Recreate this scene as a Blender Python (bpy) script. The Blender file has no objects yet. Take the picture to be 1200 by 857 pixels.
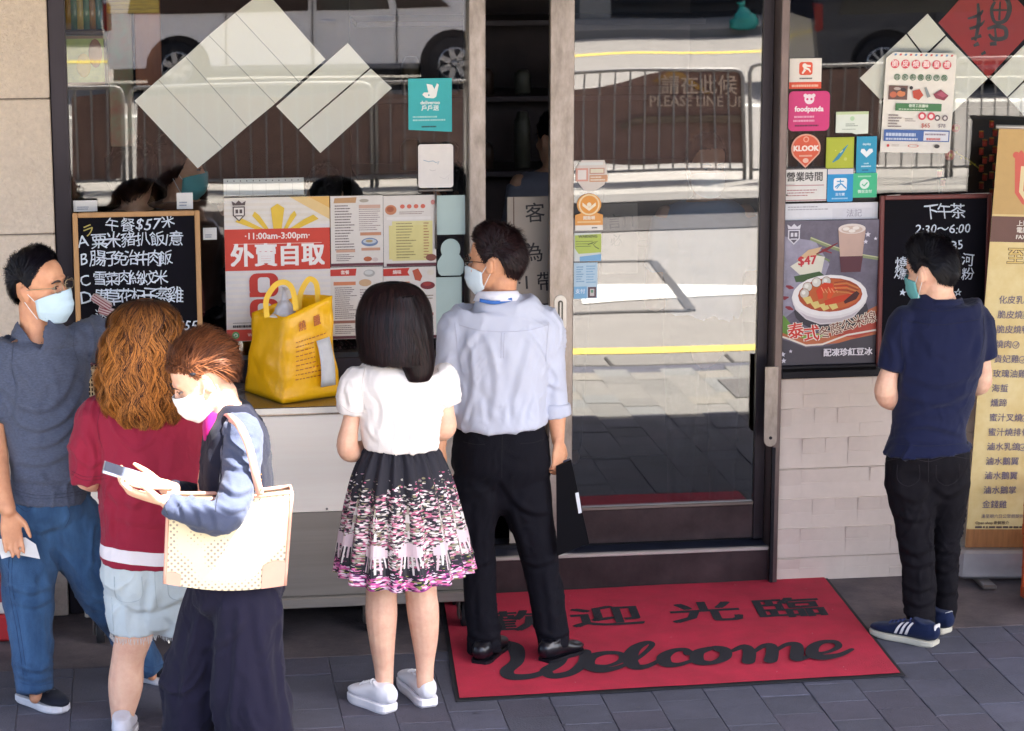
import bpy, math, random
import numpy as np
from mathutils import Vector, Matrix
random.seed(7); RS = np.random.RandomState(11)
SC = bpy.context.scene
COL = SC.collection
R = math.radians

# ------------------------------------------------------------ camera
FPX, CX, CY = 3000.0, 600.0, 428.5            # focal length and centre in photograph pixels (1200 wide)
PITCH, YAW, ROLL = R(12.2), R(8.3), R(0.05)
CAM = Vector((-1.32, -10.5, 3.3))
FW = Vector((math.sin(YAW)*math.cos(PITCH), math.cos(YAW)*math.cos(PITCH), -math.sin(PITCH)))
RT = Vector((math.cos(YAW), -math.sin(YAW), 0)); UP = RT.cross(FW)
RT, UP = math.cos(ROLL)*RT+math.sin(ROLL)*UP, math.cos(ROLL)*UP-math.sin(ROLL)*RT
cd = bpy.data.cameras.new('camera'); cam = bpy.data.objects.new('camera', cd); COL.objects.link(cam)
cd.sensor_width = 36; cd.lens = 90; cd.clip_start = .5; cd.clip_end = 2000
M = Matrix((RT, UP, -FW)).transposed().to_4x4(); M.translation = CAM; cam.matrix_world = M
SC.camera = cam
cd.dof.use_dof = True; cd.dof.focus_distance = 9.9; cd.dof.aperture_fstop = 8.0

# ------------------------------------------------------------ light
SUN = Vector((.46, -.36, .81)).normalized()   # towards the sun: over the street, from the right
W = bpy.data.worlds.new("World"); SC.world = W; W.use_nodes = True
nt = W.node_tree; bg = nt.nodes['Background']; sk = nt.nodes.new('ShaderNodeTexSky')
sk.sky_type = 'NISHITA'; sk.sun_disc = False
sk.sun_elevation = math.asin(SUN.z); sk.sun_rotation = math.atan2(SUN.x, SUN.y)
sk.air_density = 0.8; sk.dust_density = 4.0; sk.ozone_density = 1.0
nt.links.new(sk.outputs[0], bg.inputs[0]); bg.inputs[1].default_value = .13
sl = bpy.data.lights.new('sun', 'SUN'); sl.energy = 5.0; sl.angle = R(.5); sl.color = (1, .955, .88)
so = bpy.data.objects.new('sun', sl); COL.objects.link(so)
so.rotation_euler = SUN.to_track_quat('Z', 'Y').to_euler(); so.location = (3, -4, 12)
SC.view_settings.view_transform = 'Standard'; SC.view_settings.look = 'None'
SC.view_settings.exposure = 3.12; SC.view_settings.gamma = 1
SC.render.engine = 'CYCLES'
SC.cycles.max_bounces = 10; SC.cycles.diffuse_bounces = 4; SC.cycles.glossy_bounces = 4
SC.cycles.transparent_max_bounces = 16; SC.cycles.transmission_bounces = 4
SC.cycles.caustics_reflective = False; SC.cycles.caustics_refractive = False
SC.cycles.sample_clamp_indirect = 6
SC.cycles.use_denoising = True

# ------------------------------------------------------------ pixel <-> place
def ray(px, py): return FW + RT*((px-CX)/FPX) - UP*((py-CY)/FPX)
def P(px, py, Y=0.0):
    r = ray(px, py); return CAM + r*((Y-CAM.y)/r.y)
def PG(px, py, z=0.0):
    r = ray(px, py); return CAM + r*((z-CAM.z)/r.z)
def PM(px, py, Y, g=.03):                      # something seen in the glass (mirror plane y=g), standing at real depth Y
    p = P(px, py, 2*g-Y); return Vector((p.x, Y, p.z))
def PMG(px, py, z=0.0, g=.1):
    p = PG(px, py, z); return Vector((p.x, 2*g-p.y, p.z))
def S(px, py, Y):                              # metres per photograph pixel there
    return (P(px, py, Y)-CAM).dot(FW)/FPX

# ------------------------------------------------------------ materials
def lin(c):
    if isinstance(c, str): c = tuple(int(c[i:i+2], 16)/255 for i in (0, 2, 4))
    return tuple(((x/12.92) if x <= .04045 else ((x+.055)/1.055)**2.4) for x in c)
def sc3(c, k): return tuple(min(1, x*k) for x in c)
MATS = {}
def mat(name, c, rough=.6, metal=0, vary=.12, vs=6, bump=0, bs=40, stretch=(1,1,1), spec=.5, coat=0, sheen=0, k=.8, dirt=None, detail=6, crease=0, worn=0):
    """procedural surface: base colour (sRGB hex as the thing looks in even light) with fine variation and relief"""
    if name in MATS: return MATS[name]
    m = bpy.data.materials.new(name); m.use_nodes = True; MATS[name] = m
    n = m.node_tree; N = n.nodes; L = n.links; b = N['Principled BSDF']
    col = sc3(lin(c), k) if isinstance(c, str) else c
    b.inputs['Roughness'].default_value = rough; b.inputs['Metallic'].default_value = metal
    b.inputs['Specular IOR Level'].default_value = spec
    b.inputs['Coat Weight'].default_value = coat
    b.inputs['Sheen Weight'].default_value = sheen
    tc = N.new('ShaderNodeTexCoord'); mp = N.new('ShaderNodeMapping'); mp.inputs['Scale'].default_value = stretch
    L.new(tc.outputs['Object'], mp.inputs[0])
    nz = N.new('ShaderNodeTexNoise'); nz.inputs['Scale'].default_value = vs; nz.inputs['Detail'].default_value = detail
    nz.inputs['Roughness'].default_value = .65
    L.new(mp.outputs[0], nz.inputs[0])
    rp = N.new('ShaderNodeValToRGB'); e = rp.color_ramp.elements
    e[0].position = .3; e[1].position = .7
    e[0].color = (*sc3(col, 1-vary), 1); e[1].color = (*sc3(col, 1+vary), 1)
    if dirt: e[0].color = (*sc3(lin(dirt), k), 1)
    L.new(nz.outputs[0], rp.inputs[0]); L.new(rp.outputs[0], b.inputs['Base Color'])
    if worn:                                     # each piece a slightly different batch, grime drifting across the joints
        oi = N.new('ShaderNodeObjectInfo'); ge = N.new('ShaderNodeNewGeometry'); n4 = N.new('ShaderNodeTexNoise'); n4.inputs['Scale'].default_value = 1.7; n4.inputs['Detail'].default_value = 7; n4.inputs['Roughness'].default_value = .7
        L.new(ge.outputs['Position'], n4.inputs[0]); m4 = N.new('ShaderNodeMapRange'); m4.inputs[1].default_value = .3; m4.inputs[2].default_value = .7; m4.inputs[3].default_value = 1-worn; m4.inputs[4].default_value = 1+worn*.8; L.new(n4.outputs[0], m4.inputs[0])
        m5 = N.new('ShaderNodeMapRange'); m5.inputs[3].default_value = 1-worn*.35; m5.inputs[4].default_value = 1+worn*.35; L.new(oi.outputs['Random'], m5.inputs[0]); m6 = N.new('ShaderNodeMath'); m6.operation = 'MULTIPLY'; L.new(m4.outputs[0], m6.inputs[0]); L.new(m5.outputs[0], m6.inputs[1])
        hs_ = N.new('ShaderNodeHueSaturation'); L.new(rp.outputs[0], hs_.inputs['Color']); L.new(m6.outputs[0], hs_.inputs['Value']); L.new(hs_.outputs[0], b.inputs['Base Color'])
    if bump:
        n2 = N.new('ShaderNodeTexNoise'); n2.inputs['Scale'].default_value = bs; n2.inputs['Detail'].default_value = 5
        L.new(mp.outputs[0], n2.inputs[0])
        bp = N.new('ShaderNodeBump'); bp.inputs['Strength'].default_value = bump; bp.inputs['Distance'].default_value = .01
        L.new(n2.outputs[0], bp.inputs['Height']); L.new(bp.outputs[0], b.inputs['Normal'])
        if crease:
            n3 = N.new('ShaderNodeTexNoise'); n3.noise_type = 'RIDGED_MULTIFRACTAL'; n3.inputs['Scale'].default_value = 5.5; n3.inputs['Detail'].default_value = 2.5; n3.inputs['Distortion'].default_value = .6
            m3 = N.new('ShaderNodeMapping'); m3.inputs['Scale'].default_value = (1.5, 1.5, .8); L.new(tc.outputs['Object'], m3.inputs[0]); L.new(m3.outputs[0], n3.inputs[0])
            b3 = N.new('ShaderNodeBump'); b3.inputs['Strength'].default_value = crease; b3.inputs['Distance'].default_value = .012
            L.new(n3.outputs[0], b3.inputs['Height']); L.new(b3.outputs[0], bp.inputs['Normal'])
        mr = N.new('ShaderNodeMapRange'); mr.inputs[3].default_value = max(0, rough-.12); mr.inputs[4].default_value = min(1, rough+.12)
        L.new(nz.outputs[0], mr.inputs[0]); L.new(mr.outputs[0], b.inputs['Roughness'])
    return m
def flat(c, k=.8):
    n = 'print_'+c
    return mat(n, c, rough=.55, vary=.04, vs=25, k=k)
def glass_mat(name, fac, tint=(.82,.84,.84), wav=.0, rough=0.0, top=1):
    m = bpy.data.materials.new(name); m.use_nodes = True; n = m.node_tree; N = n.nodes; L = n.links
    N.remove(N['Principled BSDF']); out = N['Material Output']
    tr = N.new('ShaderNodeBsdfTransparent'); tr.inputs[0].default_value = (*tint, 1)
    gl = N.new('ShaderNodeBsdfGlossy'); gl.inputs['Roughness'].default_value = rough
    gl.inputs[0].default_value = (1, .985, .96, 1)
    fr = N.new('ShaderNodeFresnel'); fr.inputs[0].default_value = 1.5
    mr = N.new('ShaderNodeMapRange'); mr.inputs[1].default_value = .04; mr.inputs[2].default_value = 1
    mr.inputs[3].default_value = fac; mr.inputs[4].default_value = top
    mx = N.new('ShaderNodeMixShader')
    L.new(fr.outputs[0], mr.inputs[0]); L.new(mr.outputs[0], mx.inputs[0]); L.new(tr.outputs[0], mx.inputs[1]); L.new(gl.outputs[0], mx.inputs[2])
    L.new(mx.outputs[0], out.inputs[0])
    if wav:
        tc = N.new('ShaderNodeTexCoord'); nz = N.new('ShaderNodeTexNoise'); nz.inputs['Scale'].default_value = 1.6; nz.inputs['Detail'].default_value = 0
        L.new(tc.outputs['Object'], nz.inputs[0])
        bp = N.new('ShaderNodeBump'); bp.inputs['Strength'].default_value = 1; bp.inputs['Distance'].default_value = wav
        L.new(nz.outputs[0], bp.inputs['Height']); L.new(bp.outputs[0], gl.inputs['Normal']); L.new(bp.outputs[0], fr.inputs['Normal'])
    return m

# ------------------------------------------------------------ objects
def wloc(o):
    p = Vector((0, 0, 0))
    while o: p += o.location; o = o.parent
    return p
def tag(o, label=None, cat=None, group=None, kind=None):
    if label: o['label'] = label
    if cat: o['category'] = cat
    if group: o['group'] = group
    if kind: o['kind'] = kind
    return o
def thing(name, loc, label, cat, group=None, rot=None):
    o = bpy.data.objects.new(name, None); COL.objects.link(o); o.location = loc; o.empty_display_size = .1
    if rot: o.rotation_euler = rot
    return tag(o, label, cat, group)
def mk(name, V, F, m, parent=None, smooth=False, local=False, mi=None, attr=None):
    """one mesh object; V in world coordinates (or the parent's own when local)"""
    me = bpy.data.meshes.new(name)
    V = np.asarray(V, dtype=float).reshape(-1, 3)
    if parent is not None and not local: V = V-np.array(wloc(parent))
    if isinstance(F, np.ndarray): F = F.tolist()
    me.from_pydata(V.tolist(), [], F)
    for x in (m if isinstance(m, (list, tuple)) else [m]): me.materials.append(x)
    if mi is not None: me.polygons.foreach_set('material_index', np.asarray(mi, dtype=np.int32))
    if attr is not None:
        a = me.attributes.new('tone', 'FLOAT', 'POINT'); a.data.foreach_set('value', np.asarray(attr, dtype=np.float32))
    if smooth: me.polygons.foreach_set('use_smooth', [True]*len(me.polygons))
    me.update()
    o = bpy.data.objects.new(name, me); COL.objects.link(o)
    if parent is not None: o.parent = parent
    return o
class G:
    def __init__(s): s.V = []; s.F = []; s.mi = []; s.cur = 0
    def add(s, V, F):
        b = len(s.V); s.V += [tuple(v) for v in V]; s.F += [tuple(i+b for i in f) for f in F]; s.mi += [s.cur]*len(F); return s
    def box(s, x0, x1, y0, y1, z0, z1, M=None, bev=0):
        if x1 < x0: x0, x1 = x1, x0
        if y1 < y0: y0, y1 = y1, y0
        if z1 < z0: z0, z1 = z1, z0
        if bev:
            b = min(bev, (x1-x0)/2.2, (y1-y0)/2.2, (z1-z0)/2.2)
            V = []
            for z, e in ((z0, b), (z0+b, 0), (z1-b, 0), (z1, b)):
                X0, X1, Y0, Y1 = x0+e, x1-e, y0+e, y1-e
                V += [(X0+b, Y0, z), (X1-b, Y0, z), (X1, Y0+b, z), (X1, Y1-b, z), (X1-b, Y1, z), (X0+b, Y1, z), (X0, Y1-b, z), (X0, Y0+b, z)]
            F = [tuple(range(7, -1, -1)), tuple(range(24, 32))]
            for k in range(3):
                for i in range(8): F.append((k*8+i, k*8+(i+1) % 8, k*8+8+(i+1) % 8, k*8+8+i))
        else:
            V = [(x, y, z) for z in (z0, z1) for x, y in ((x0, y0), (x1, y0), (x1, y1), (x0, y1))]
            F = [(3, 2, 1, 0), (4, 5, 6, 7), (0, 1, 5, 4), (1, 2, 6, 5), (2, 3, 7, 6), (3, 0, 4, 7)]
        if M is not None: V = [M @ Vector(v) for v in V]
        return s.add(V, F)
    def prism(s, pts, y0, y1, M=None):            # outline in x,z pushed along y
        n = len(pts); V = [(x, y0, z) for x, z in pts]+[(x, y1, z) for x, z in pts]
        F = [tuple(range(n)), tuple(range(2*n-1, n-1, -1))]+[(i, i+n, (i+1) % n+n, (i+1) % n) for i in range(n)]
        if M is not None: V = [M @ Vector(v) for v in V]
        return s.add(V, F)
    def tube(s, pts, rad, n=12, side=None, sub=1, cap='flat', sq=2.0):
        pts = [np.array(p, dtype=float) for p in pts]
        rad = [(r, r) if not isinstance(r, (tuple, list)) else tuple(r) for r in rad] if isinstance(rad, list) else [rad if isinstance(rad, tuple) else (rad, rad)]*len(pts)
        rad = [np.array(r, dtype=float) for r in rad]
        if sub > 1 and len(pts) > 2:
            a = catmull([np.concatenate([p, r]) for p, r in zip(pts, rad)], sub)
            pts = [x[:3] for x in a]; rad = [x[3:] for x in a]
        elif sub > 1:
            a = [np.concatenate([pts[0], rad[0]])*(1-t)+np.concatenate([pts[-1], rad[-1]])*t for t in np.linspace(0, 1, sub+1)]
            pts = [x[:3] for x in a]; rad = [x[3:] for x in a]
        if cap in ('round', 'top'):
            d0 = pts[0]-pts[1]; d0 /= np.linalg.norm(d0)+1e-9; d1 = pts[-1]-pts[-2]; d1 /= np.linalg.norm(d1)+1e-9
            P0, R0, P1, R1 = pts[0], rad[0], pts[-1], rad[-1]; m0, m1 = R0.mean(), R1.mean()
            pts = [P0+d0*m0*.97, P0+d0*m0*.72]+pts+([P1+d1*m1*.72, P1+d1*m1*.97] if cap == 'round' else [])
            rad = [R0*.24, R0*.7]+rad+([R1*.7, R1*.24] if cap == 'round' else [])
        ref = np.array(side, dtype=float) if side is not None else None
        V = []; prev = None
        for i, p in enumerate(pts):
            t = pts[min(i+1, len(pts)-1)]-pts[max(i-1, 0)]; t = t/(np.linalg.norm(t)+1e-12)
            if ref is not None: a = ref-t*ref.dot(t)
            elif prev is not None: a = prev-t*prev.dot(t)
            else:
                a = np.array([1., 0, 0]) if abs(t[0]) < .8 else np.array([0, 0, 1.]); a = a-t*a.dot(t)
            a /= np.linalg.norm(a)+1e-12; prev = a; b = np.cross(t, a)
            for k in range(n):
                w = 2*math.pi*k/n; c, q = math.cos(w), math.sin(w)
                if sq != 2: c = math.copysign(abs(c)**(2/sq), c); q = math.copysign(abs(q)**(2/sq), q)
                V.append(p+a*rad[i][0]*c+b*rad[i][1]*q)
        m = len(pts)
        F = [(i*n+k, i*n+(k+1) % n, (i+1)*n+(k+1) % n, (i+1)*n+k) for i in range(m-1) for k in range(n)]
        F += [tuple(range(n-1, -1, -1)), tuple(range((m-1)*n, m*n))]
        return s.add(V, F)
    def ball(s, c, r, n=12, M3=None):
        c = np.array(c, dtype=float); r = np.array(r if isinstance(r, (tuple, list)) else (r, r, r), dtype=float)
        m = max(4, n//2); V = []
        for i in range(1, m):
            th = math.pi*i/m
            for k in range(n):
                w = 2*math.pi*k/n; v = np.array([math.sin(th)*math.cos(w), math.sin(th)*math.sin(w), math.cos(th)])*r
                if M3 is not None: v = np.array(M3)@v
                V.append(c+v)
        for z in (1, -1):
            v = np.array([0, 0, z])*r
            if M3 is not None: v = np.array(M3)@v
            V.append(c+v)
        T, B = len(V)-2, len(V)-1
        F = [(i*n+k, (i+1)*n+k, (i+1)*n+(k+1) % n, i*n+(k+1) % n) for i in range(m-2) for k in range(n)]
        F += [(T, k, (k+1) % n) for k in range(n)]+[(B, (m-2)*n+(k+1) % n, (m-2)*n+k) for k in range(n)]
        return s.add(V, F)
    def obj(s, name, m, parent=None, smooth=False, local=False):
        return mk(name, s.V, s.F, m, parent, smooth, local, s.mi if isinstance(m, (list, tuple)) else None)
def catmull(a, sub):
    out = []
    for i in range(len(a)-1):
        p0, p1, p2, p3 = a[max(i-1, 0)], a[i], a[i+1], a[min(i+2, len(a)-1)]
        for j in range(sub):
            t = j/sub; out.append(.5*((2*p1)+(-p0+p2)*t+(2*p0-5*p1+4*p2-p3)*t*t+(-p0+3*p1-3*p2+p3)*t**3))
    out.append(a[-1]); return out
def quad(name, pts, m, parent=None, **k): return mk(name, pts, [tuple(range(len(pts)))], m, parent, **k)
def fuse(g, voxel, smooth=4):
    """grow one continuous surface round a set of overlapping limbs"""
    me = bpy.data.meshes.new('t'); me.from_pydata([tuple(map(float, v)) for v in g.V], [], g.F)
    o = bpy.data.objects.new('t', me); COL.objects.link(o)
    md = o.modifiers.new('r', 'REMESH'); md.mode = 'VOXEL'; md.voxel_size = voxel
    ms = o.modifiers.new('s', 'SMOOTH'); ms.factor = .5; ms.iterations = smooth
    dg = bpy.context.evaluated_depsgraph_get(); e = o.evaluated_get(dg); m2 = e.to_mesh()
    n = len(m2.vertices); V = np.empty(n*3); m2.vertices.foreach_get('co', V); V = V.reshape(-1, 3)
    F = np.empty(len(m2.loops), dtype=np.int32); m2.loops.foreach_get('vertex_index', F)
    Fq = F.reshape(-1, 4) if len(F) == 4*len(m2.polygons) else None
    if Fq is None: Fl = [tuple(p.vertices) for p in m2.polygons]
    NM = np.empty(n*3); m2.vertices.foreach_get('normal', NM); NM = NM.reshape(-1, 3)
    e.to_mesh_clear(); bpy.data.objects.remove(o); bpy.data.meshes.remove(me)
    return V, (Fq if Fq is not None else Fl), NM
def wob(V, wl, seed, n=7, st=(1, 1, 1)):
    """smooth random field, about -1..1"""
    r = np.random.RandomState(seed); out = np.zeros(len(V)); Q = V*np.array(st)
    for i in range(n):
        d = r.normal(size=3); d /= np.linalg.norm(d); out += np.sin(Q@d*(2*math.pi/wl)*r.uniform(.7, 1.5)+r.uniform(0, 6.28))
    return out/math.sqrt(n)
def folds(V, NM, amp, wl, seed, st=(1, 1, 1), sharp=True):
    Q = V+np.stack([wob(V, wl*3, seed+k) for k in range(3)], 1)*wl*.5
    h = wob(Q, wl*1.5, seed+5, st=st)*.55
    r = np.clip(1-np.abs(wob(Q, wl*2.4, seed+9, st=st))*3.0, 0, 1)**1.5*1.1          # a few crisp creases
    gate = np.clip(wob(V, wl*4, seed+12)+.3, 0, 1)
    r2 = np.clip(1-np.abs(wob(Q, wl*1.3, seed+29, st=st))*3.2, 0, 1)**1.3*.7*np.clip(wob(V, wl*3, seed+32)+.1, 0, 1)
    return V+NM*((h*.8+(r+r2)*gate*1.5)*amp+amp*.1)[:, None]

def creases(V, NM, strokes):
    """press drag lines into cloth along drawn paths (points where the fold is seen, half width in pixels, height in metres)"""
    D = V-np.array(CAM); z = D@np.array(FW); X = CX+FPX*(D@np.array(RT))/z; Yp = CY-FPX*(D@np.array(UP))/z
    face_ = np.clip(-(NM*D).sum(1)/np.linalg.norm(D, axis=1)*2.5, 0, 1); out = np.zeros(len(V))
    for pts, w, amp in strokes:
        best = np.full(len(V), 1e9); sg = np.zeros(len(V)); tt = np.zeros(len(V)); n = len(pts)-1
        P_ = catmull([np.array(p, dtype=float) for p in pts], 4) if n > 1 else [np.array(p, dtype=float) for p in pts]
        for k, (p, q) in enumerate(zip(P_, P_[1:])):
            dx, dy = q-p; L2 = dx*dx+dy*dy+1e-9; t = np.clip(((X-p[0])*dx+(Yp-p[1])*dy)/L2, 0, 1); ex, ey = X-p[0]-t*dx, Yp-p[1]-t*dy; dd = np.hypot(ex, ey)
            s_ = np.sign(dx*ey-dy*ex); m = dd < best; best[m] = dd[m]; sg[m] = s_[m]; tt[m] = (k+t[m])/(len(P_)-1)
        s = best*sg; env = np.sin(np.pi*np.clip(tt*.9+.05, 0, 1))**.6
        out += amp*env*(np.exp(-(s/w)**2)-.75*np.exp(-((s-1.7*w)/w)**2))
    return V+NM*(out*face_)[:, None]
from mathutils.bvhtree import BVHTree
def seam(o, paths, m, r=.0012, name='seam', off=.0006, n=8):
    lo = wloc(o); bv = BVHTree.FromPolygons([v.co for v in o.data.vertices], [tuple(p.vertices) for p in o.data.polygons]); org = CAM-lo
    for pts in paths:
        P_ = catmull([np.array(p, dtype=float) for p in pts], n) if len(pts) > 2 else [np.array(pts[0])*(1-t)+np.array(pts[1])*t for t in np.linspace(0, 1, n+1)]
        W_ = []
        for p in P_:
            h = bv.ray_cast(org, ray(p[0], p[1]).normalized())
            if h[0] is not None: W_.append(h[0]+h[1]*off+lo)
        if len(W_) > 2: G().tube(W_, r, n=5).obj(name, m, o, True)
# ------------------------------------------------------------ lettering
_tc = bpy.data.curves.new('t', 'FONT'); _to = bpy.data.objects.new('t', _tc)
def glyphs(s, size=1, bold=0, align='CENTER', shear=0, res=2, space=1):
    V, F = glyphs0(s, size, 0, align, shear, res, space)
    if not bold: return V, F
    b = bold*size; V2 = []; F2 = []
    for k, (dx, dy) in enumerate(((-b, -b*.7), (b, -b*.7), (-b, b*.7), (b, b*.7), (0, 0))):   # the pen goes over it again, each pass a hair proud
        o = len(V2); V2 += [(x+dx, y+dy, k*2.2e-5) for x, y, _ in V]; F2 += [tuple(i+o for i in f) for f in F]
    return V2, F2
def glyphs0(s, size=1, bold=0, align='CENTER', shear=0, res=2, space=1):
    _tc.body = s; _tc.size = size; _tc.offset = bold*size; _tc.align_x = align; _tc.align_y = 'CENTER'; _tc.shear = shear; _tc.resolution_u = res
    _tc.space_character = space
    me = _to.to_mesh(); V = [tuple(v.co) for v in me.vertices]; F = [tuple(p.vertices) for p in me.polygons]; _to.to_mesh_clear()
    return V, F
class Print:
    """flat print on a card of size w x h (metres), drawn in card units: x right 0..1, y down 0..1; front is -y"""
    def __init__(s, w, h, y=-.002, mirror=False): s.w, s.h, s.y, s.g, s.m, s.idx, s.n = w, h, y, G(), [], {}, 0; s.hand = mirror; s.owner = None
    def c(s, col):
        if col not in s.idx: s.idx[col] = len(s.m); s.m.append(flat(col) if isinstance(col, str) else col)
        s.g.cur = s.idx[col]; s.n += 1
    def yy(s): return s.y-.00009*min(s.n, 150)
    def put(s, V2, F):
        y = s.yy(); s.g.add([((x-.5)*s.w, y, (1-v)*s.h) for x, v in V2], F); return s
    def r(s, x0, y0, x1, y1, col): s.c(col); return s.put([(x0, y1), (x1, y1), (x1, y0), (x0, y0)], [(0, 1, 2, 3)])
    def poly(s, pts, col): s.c(col); return s.put(pts, [tuple(range(len(pts)))])
    def disc(s, x, y, rx, col, ry=None, n=20, hole=0):
        s.c(col); ry = ry or rx*s.w/s.h
        o = [(x+rx*math.cos(2*math.pi*i/n), y+ry*math.sin(2*math.pi*i/n)) for i in range(n)]
        if not hole: return s.put(o, [tuple(range(n))])
        q = [(x+rx*hole*math.cos(2*math.pi*i/n), y+ry*hole*math.sin(2*math.pi*i/n)) for i in range(n)]
        return s.put(o+q, [(i, (i+1) % n, n+(i+1) % n, n+i) for i in range(n)])
    def line(s, pts, wd, col, taper=None):          # stroke; wd in card-width units
        s.c(col); V = []; n = len(pts); asp = s.w/s.h
        for i, (x, y) in enumerate(pts):
            a = pts[max(i-1, 0)]; b = pts[min(i+1, n-1)]; dx, dy = b[0]-a[0], (b[1]-a[1])/asp; L = math.hypot(dx, dy)+1e-9
            k = wd[i] if isinstance(wd, (list, tuple)) else wd
            nx, ny = -dy/L*k/2, dx/L*k/2; V += [(x+nx, y+ny*asp), (x-nx, y-ny*asp)]
        return s.put(V, [(2*i, 2*i+1, 2*i+3, 2*i+2) for i in range(n-1)])
    def rnd(s, x0, y0, x1, y1, col, rad=.1):
        asp = s.w/s.h; pts = []
        for cx, cy, a0 in ((x1-rad, y0+rad*asp, -90), (x1-rad, y1-rad*asp, 0), (x0+rad, y1-rad*asp, 90), (x0+rad, y0+rad*asp, 180)):
            for k in range(5): w = R(a0+k*22.5); pts.append((cx+rad*math.cos(w), cy+rad*asp*math.sin(w)))
        return s.poly(pts, col)
    def t(s, x, y, size, txt, col, bold=0, align='CENTER', rot=0, shear=0, res=2, jit=0, space=1, sx=1):   # size in card-height units
        s.c(col); S_ = size*s.h; X, Z = (x-.5)*s.w, (1-y)*s.h; yv = s.yy(); c, q = math.cos(R(rot)), math.sin(R(rot))
        V, F = glyphs(txt, S_, bold, align, shear, res, space)
        if s.hand: w1, w2, w3 = RS.uniform(0, 6.28, 3); V = [(x_+S_*.035*math.sin(y_/S_*5+w1)+S_*.02*math.sin(x_/S_*7+w3), y_+S_*.04*math.sin(x_/S_*5+w2), e_) for x_, y_, e_ in V]
        if s.owner is not None: mk('chalk_writing', [(X+(a*c*sx-b*q), yv-e, Z+(a*q*sx+b*c)) for a, b, e in V], F, col if not isinstance(col, str) else flat(col), s.owner, local=True); return s
        s.g.add([(X+(a*c*sx-b*q), yv-e, Z+(a*q*sx+b*c)) for a, b, e in V], F); s.n += 1 if bold else 0; return s
    def lines(s, x0, y0, x1, y1, n, col, th=.35, seed=0, seg=3, last=1):   # rows of print too small to read
        r = random.Random(seed); s.c(col); dy = (y1-y0)/n
        for i in range(n):
            y = y0+(i+.3)*dy; x = x0; end = x0+(x1-x0)*r.uniform(.6, 1)*last
            while x < end:
                w = r.uniform(.02, .09)*(x1-x0)*3/seg
                s.put([(x, y+dy*th), (min(x+w, end), y+dy*th), (min(x+w, end), y), (x, y)], [(0, 1, 2, 3)]); x += w+.012*(x1-x0)
        return s
    def done(s, parent, name='print', local=True, M=None):
        o = s.g.obj(name, s.m, parent, local=True); return o
def rect(px0, py0, px1, py1, Y):
    """the upright rectangle at depth Y that fills this pixel box: x0, x1, z0, z1"""
    my, mx = (py0+py1)/2, (px0+px1)/2
    return P(px0, my, Y).x, P(px1, my, Y).x, P(mx, py1, Y).z, P(mx, py0, Y).z
def card(name, label, cat, box, Y, col, group=None, th=.003, rot=None, rad=0, m=None, shape=None):
    x0, x1, z0, z1 = rect(*box, Y); w, h = x1-x0, z1-z0
    t = thing(name, ((x0+x1)/2, Y, z0), label, cat, group, rot)
    g = G()
    if shape: pts = [((x-.5)*w, (1-y)*h) for x, y in shape]
    elif rad:
        pts = []
        for cx, cz, a0 in ((w/2-rad, rad, -90), (w/2-rad, h-rad, 0), (-w/2+rad, h-rad, 90), (-w/2+rad, rad, 180)):
            for k in range(5): a = R(a0+k*22.5); pts.append((cx+rad*math.cos(a), cz+rad*math.sin(a)))
    else: pts = [(-w/2, 0), (w/2, 0), (w/2, h), (-w/2, h)]
    g.prism(pts, -th/2, th/2)
    g.obj('card', m or flat(col), t, local=True)
    return t, Print(w, h, y=-th/2-.0004)
# ============================================================ materials of the place
m_stone = mat('limestone', 'D6C6B4', .85, vary=.09, vs=45, bump=.9, bs=75, k=.82, worn=.07)
m_tile = mat('beige_ceramic', 'D2C2B4', .38, vary=.06, vs=9, bump=.06, bs=20, k=.92, spec=.5)
m_grout = mat('grout', '857A70', .9, vary=.1, k=.6)
m_dark = mat('dark_bronze_frame', '3B363C', .38, metal=.7, vary=.12, vs=5, bump=.05, stretch=(1, 1, .2))
m_brown = mat('brown_metal', '4A3C3D', .42, metal=.6, vary=.25, vs=4, bump=.08, dirt='2E2628')
m_steel = mat('worn_stainless', 'ABA099', .36, metal=.7, vary=.10, vs=9, bump=.06, bs=30, stretch=(3, 3, 1.2), dirt='8A8078')
m_steelb = mat('bright_stainless', 'D8D2CA', .33, metal=.55, vary=.06, vs=5, bump=.04, bs=60, stretch=(.15, 1, 8))
m_steell = mat('dull_stainless', '8F8780', .34, metal=.75, vary=.10, vs=5, bump=.04, bs=60, stretch=(.15, 1, 8))
m_black = mat('black_paint', '121018', .5, vary=.1, spec=.25)
m_rubber = mat('black_rubber', '1B1A1F', .8, vary=.15)
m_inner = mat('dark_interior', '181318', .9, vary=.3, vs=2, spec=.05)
m_paver = [mat('paver_grey_%d' % i, c, .88, vary=.13, vs=18, bump=.35, bs=120, k=.66, worn=.26) for i, c in enumerate(('585866', '535360', '5C5C6C', '575462'))]
m_joint = mat('paver_joint', '6A6A76', .95, vary=.2, k=.7)
m_paver_lit = [mat('sunlit_paver_%d' % i, c, .88, vary=.1, vs=14, bump=.3, bs=120, k=.66) for i, c in enumerate(('A09C96', '96938E', 'A8A298', '9C9C9A'))]  # paler copies for the outer pavement: sunlight put into the colour
m_apron = mat('stained_concrete', '706464', .85, vary=.25, vs=3, bump=.3, bs=80, dirt='3A363E', k=.68, worn=.35)
m_asph = mat('worn_road_concrete', 'A9A39C', .9, vary=.1, vs=3, bump=.3, bs=90, k=.62)
m_asph2 = mat('dark_asphalt', '55504E', .9, vary=.15, vs=3, bump=.3, bs=90, k=.8)
m_kerb = mat('kerb_granite', '8F8B86', .85, vary=.1, vs=20, bump=.3, k=.7)
m_yel = mat('yellow_road_paint', 'E6CC5A', .7, vary=.12, vs=10, k=.8)
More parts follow.
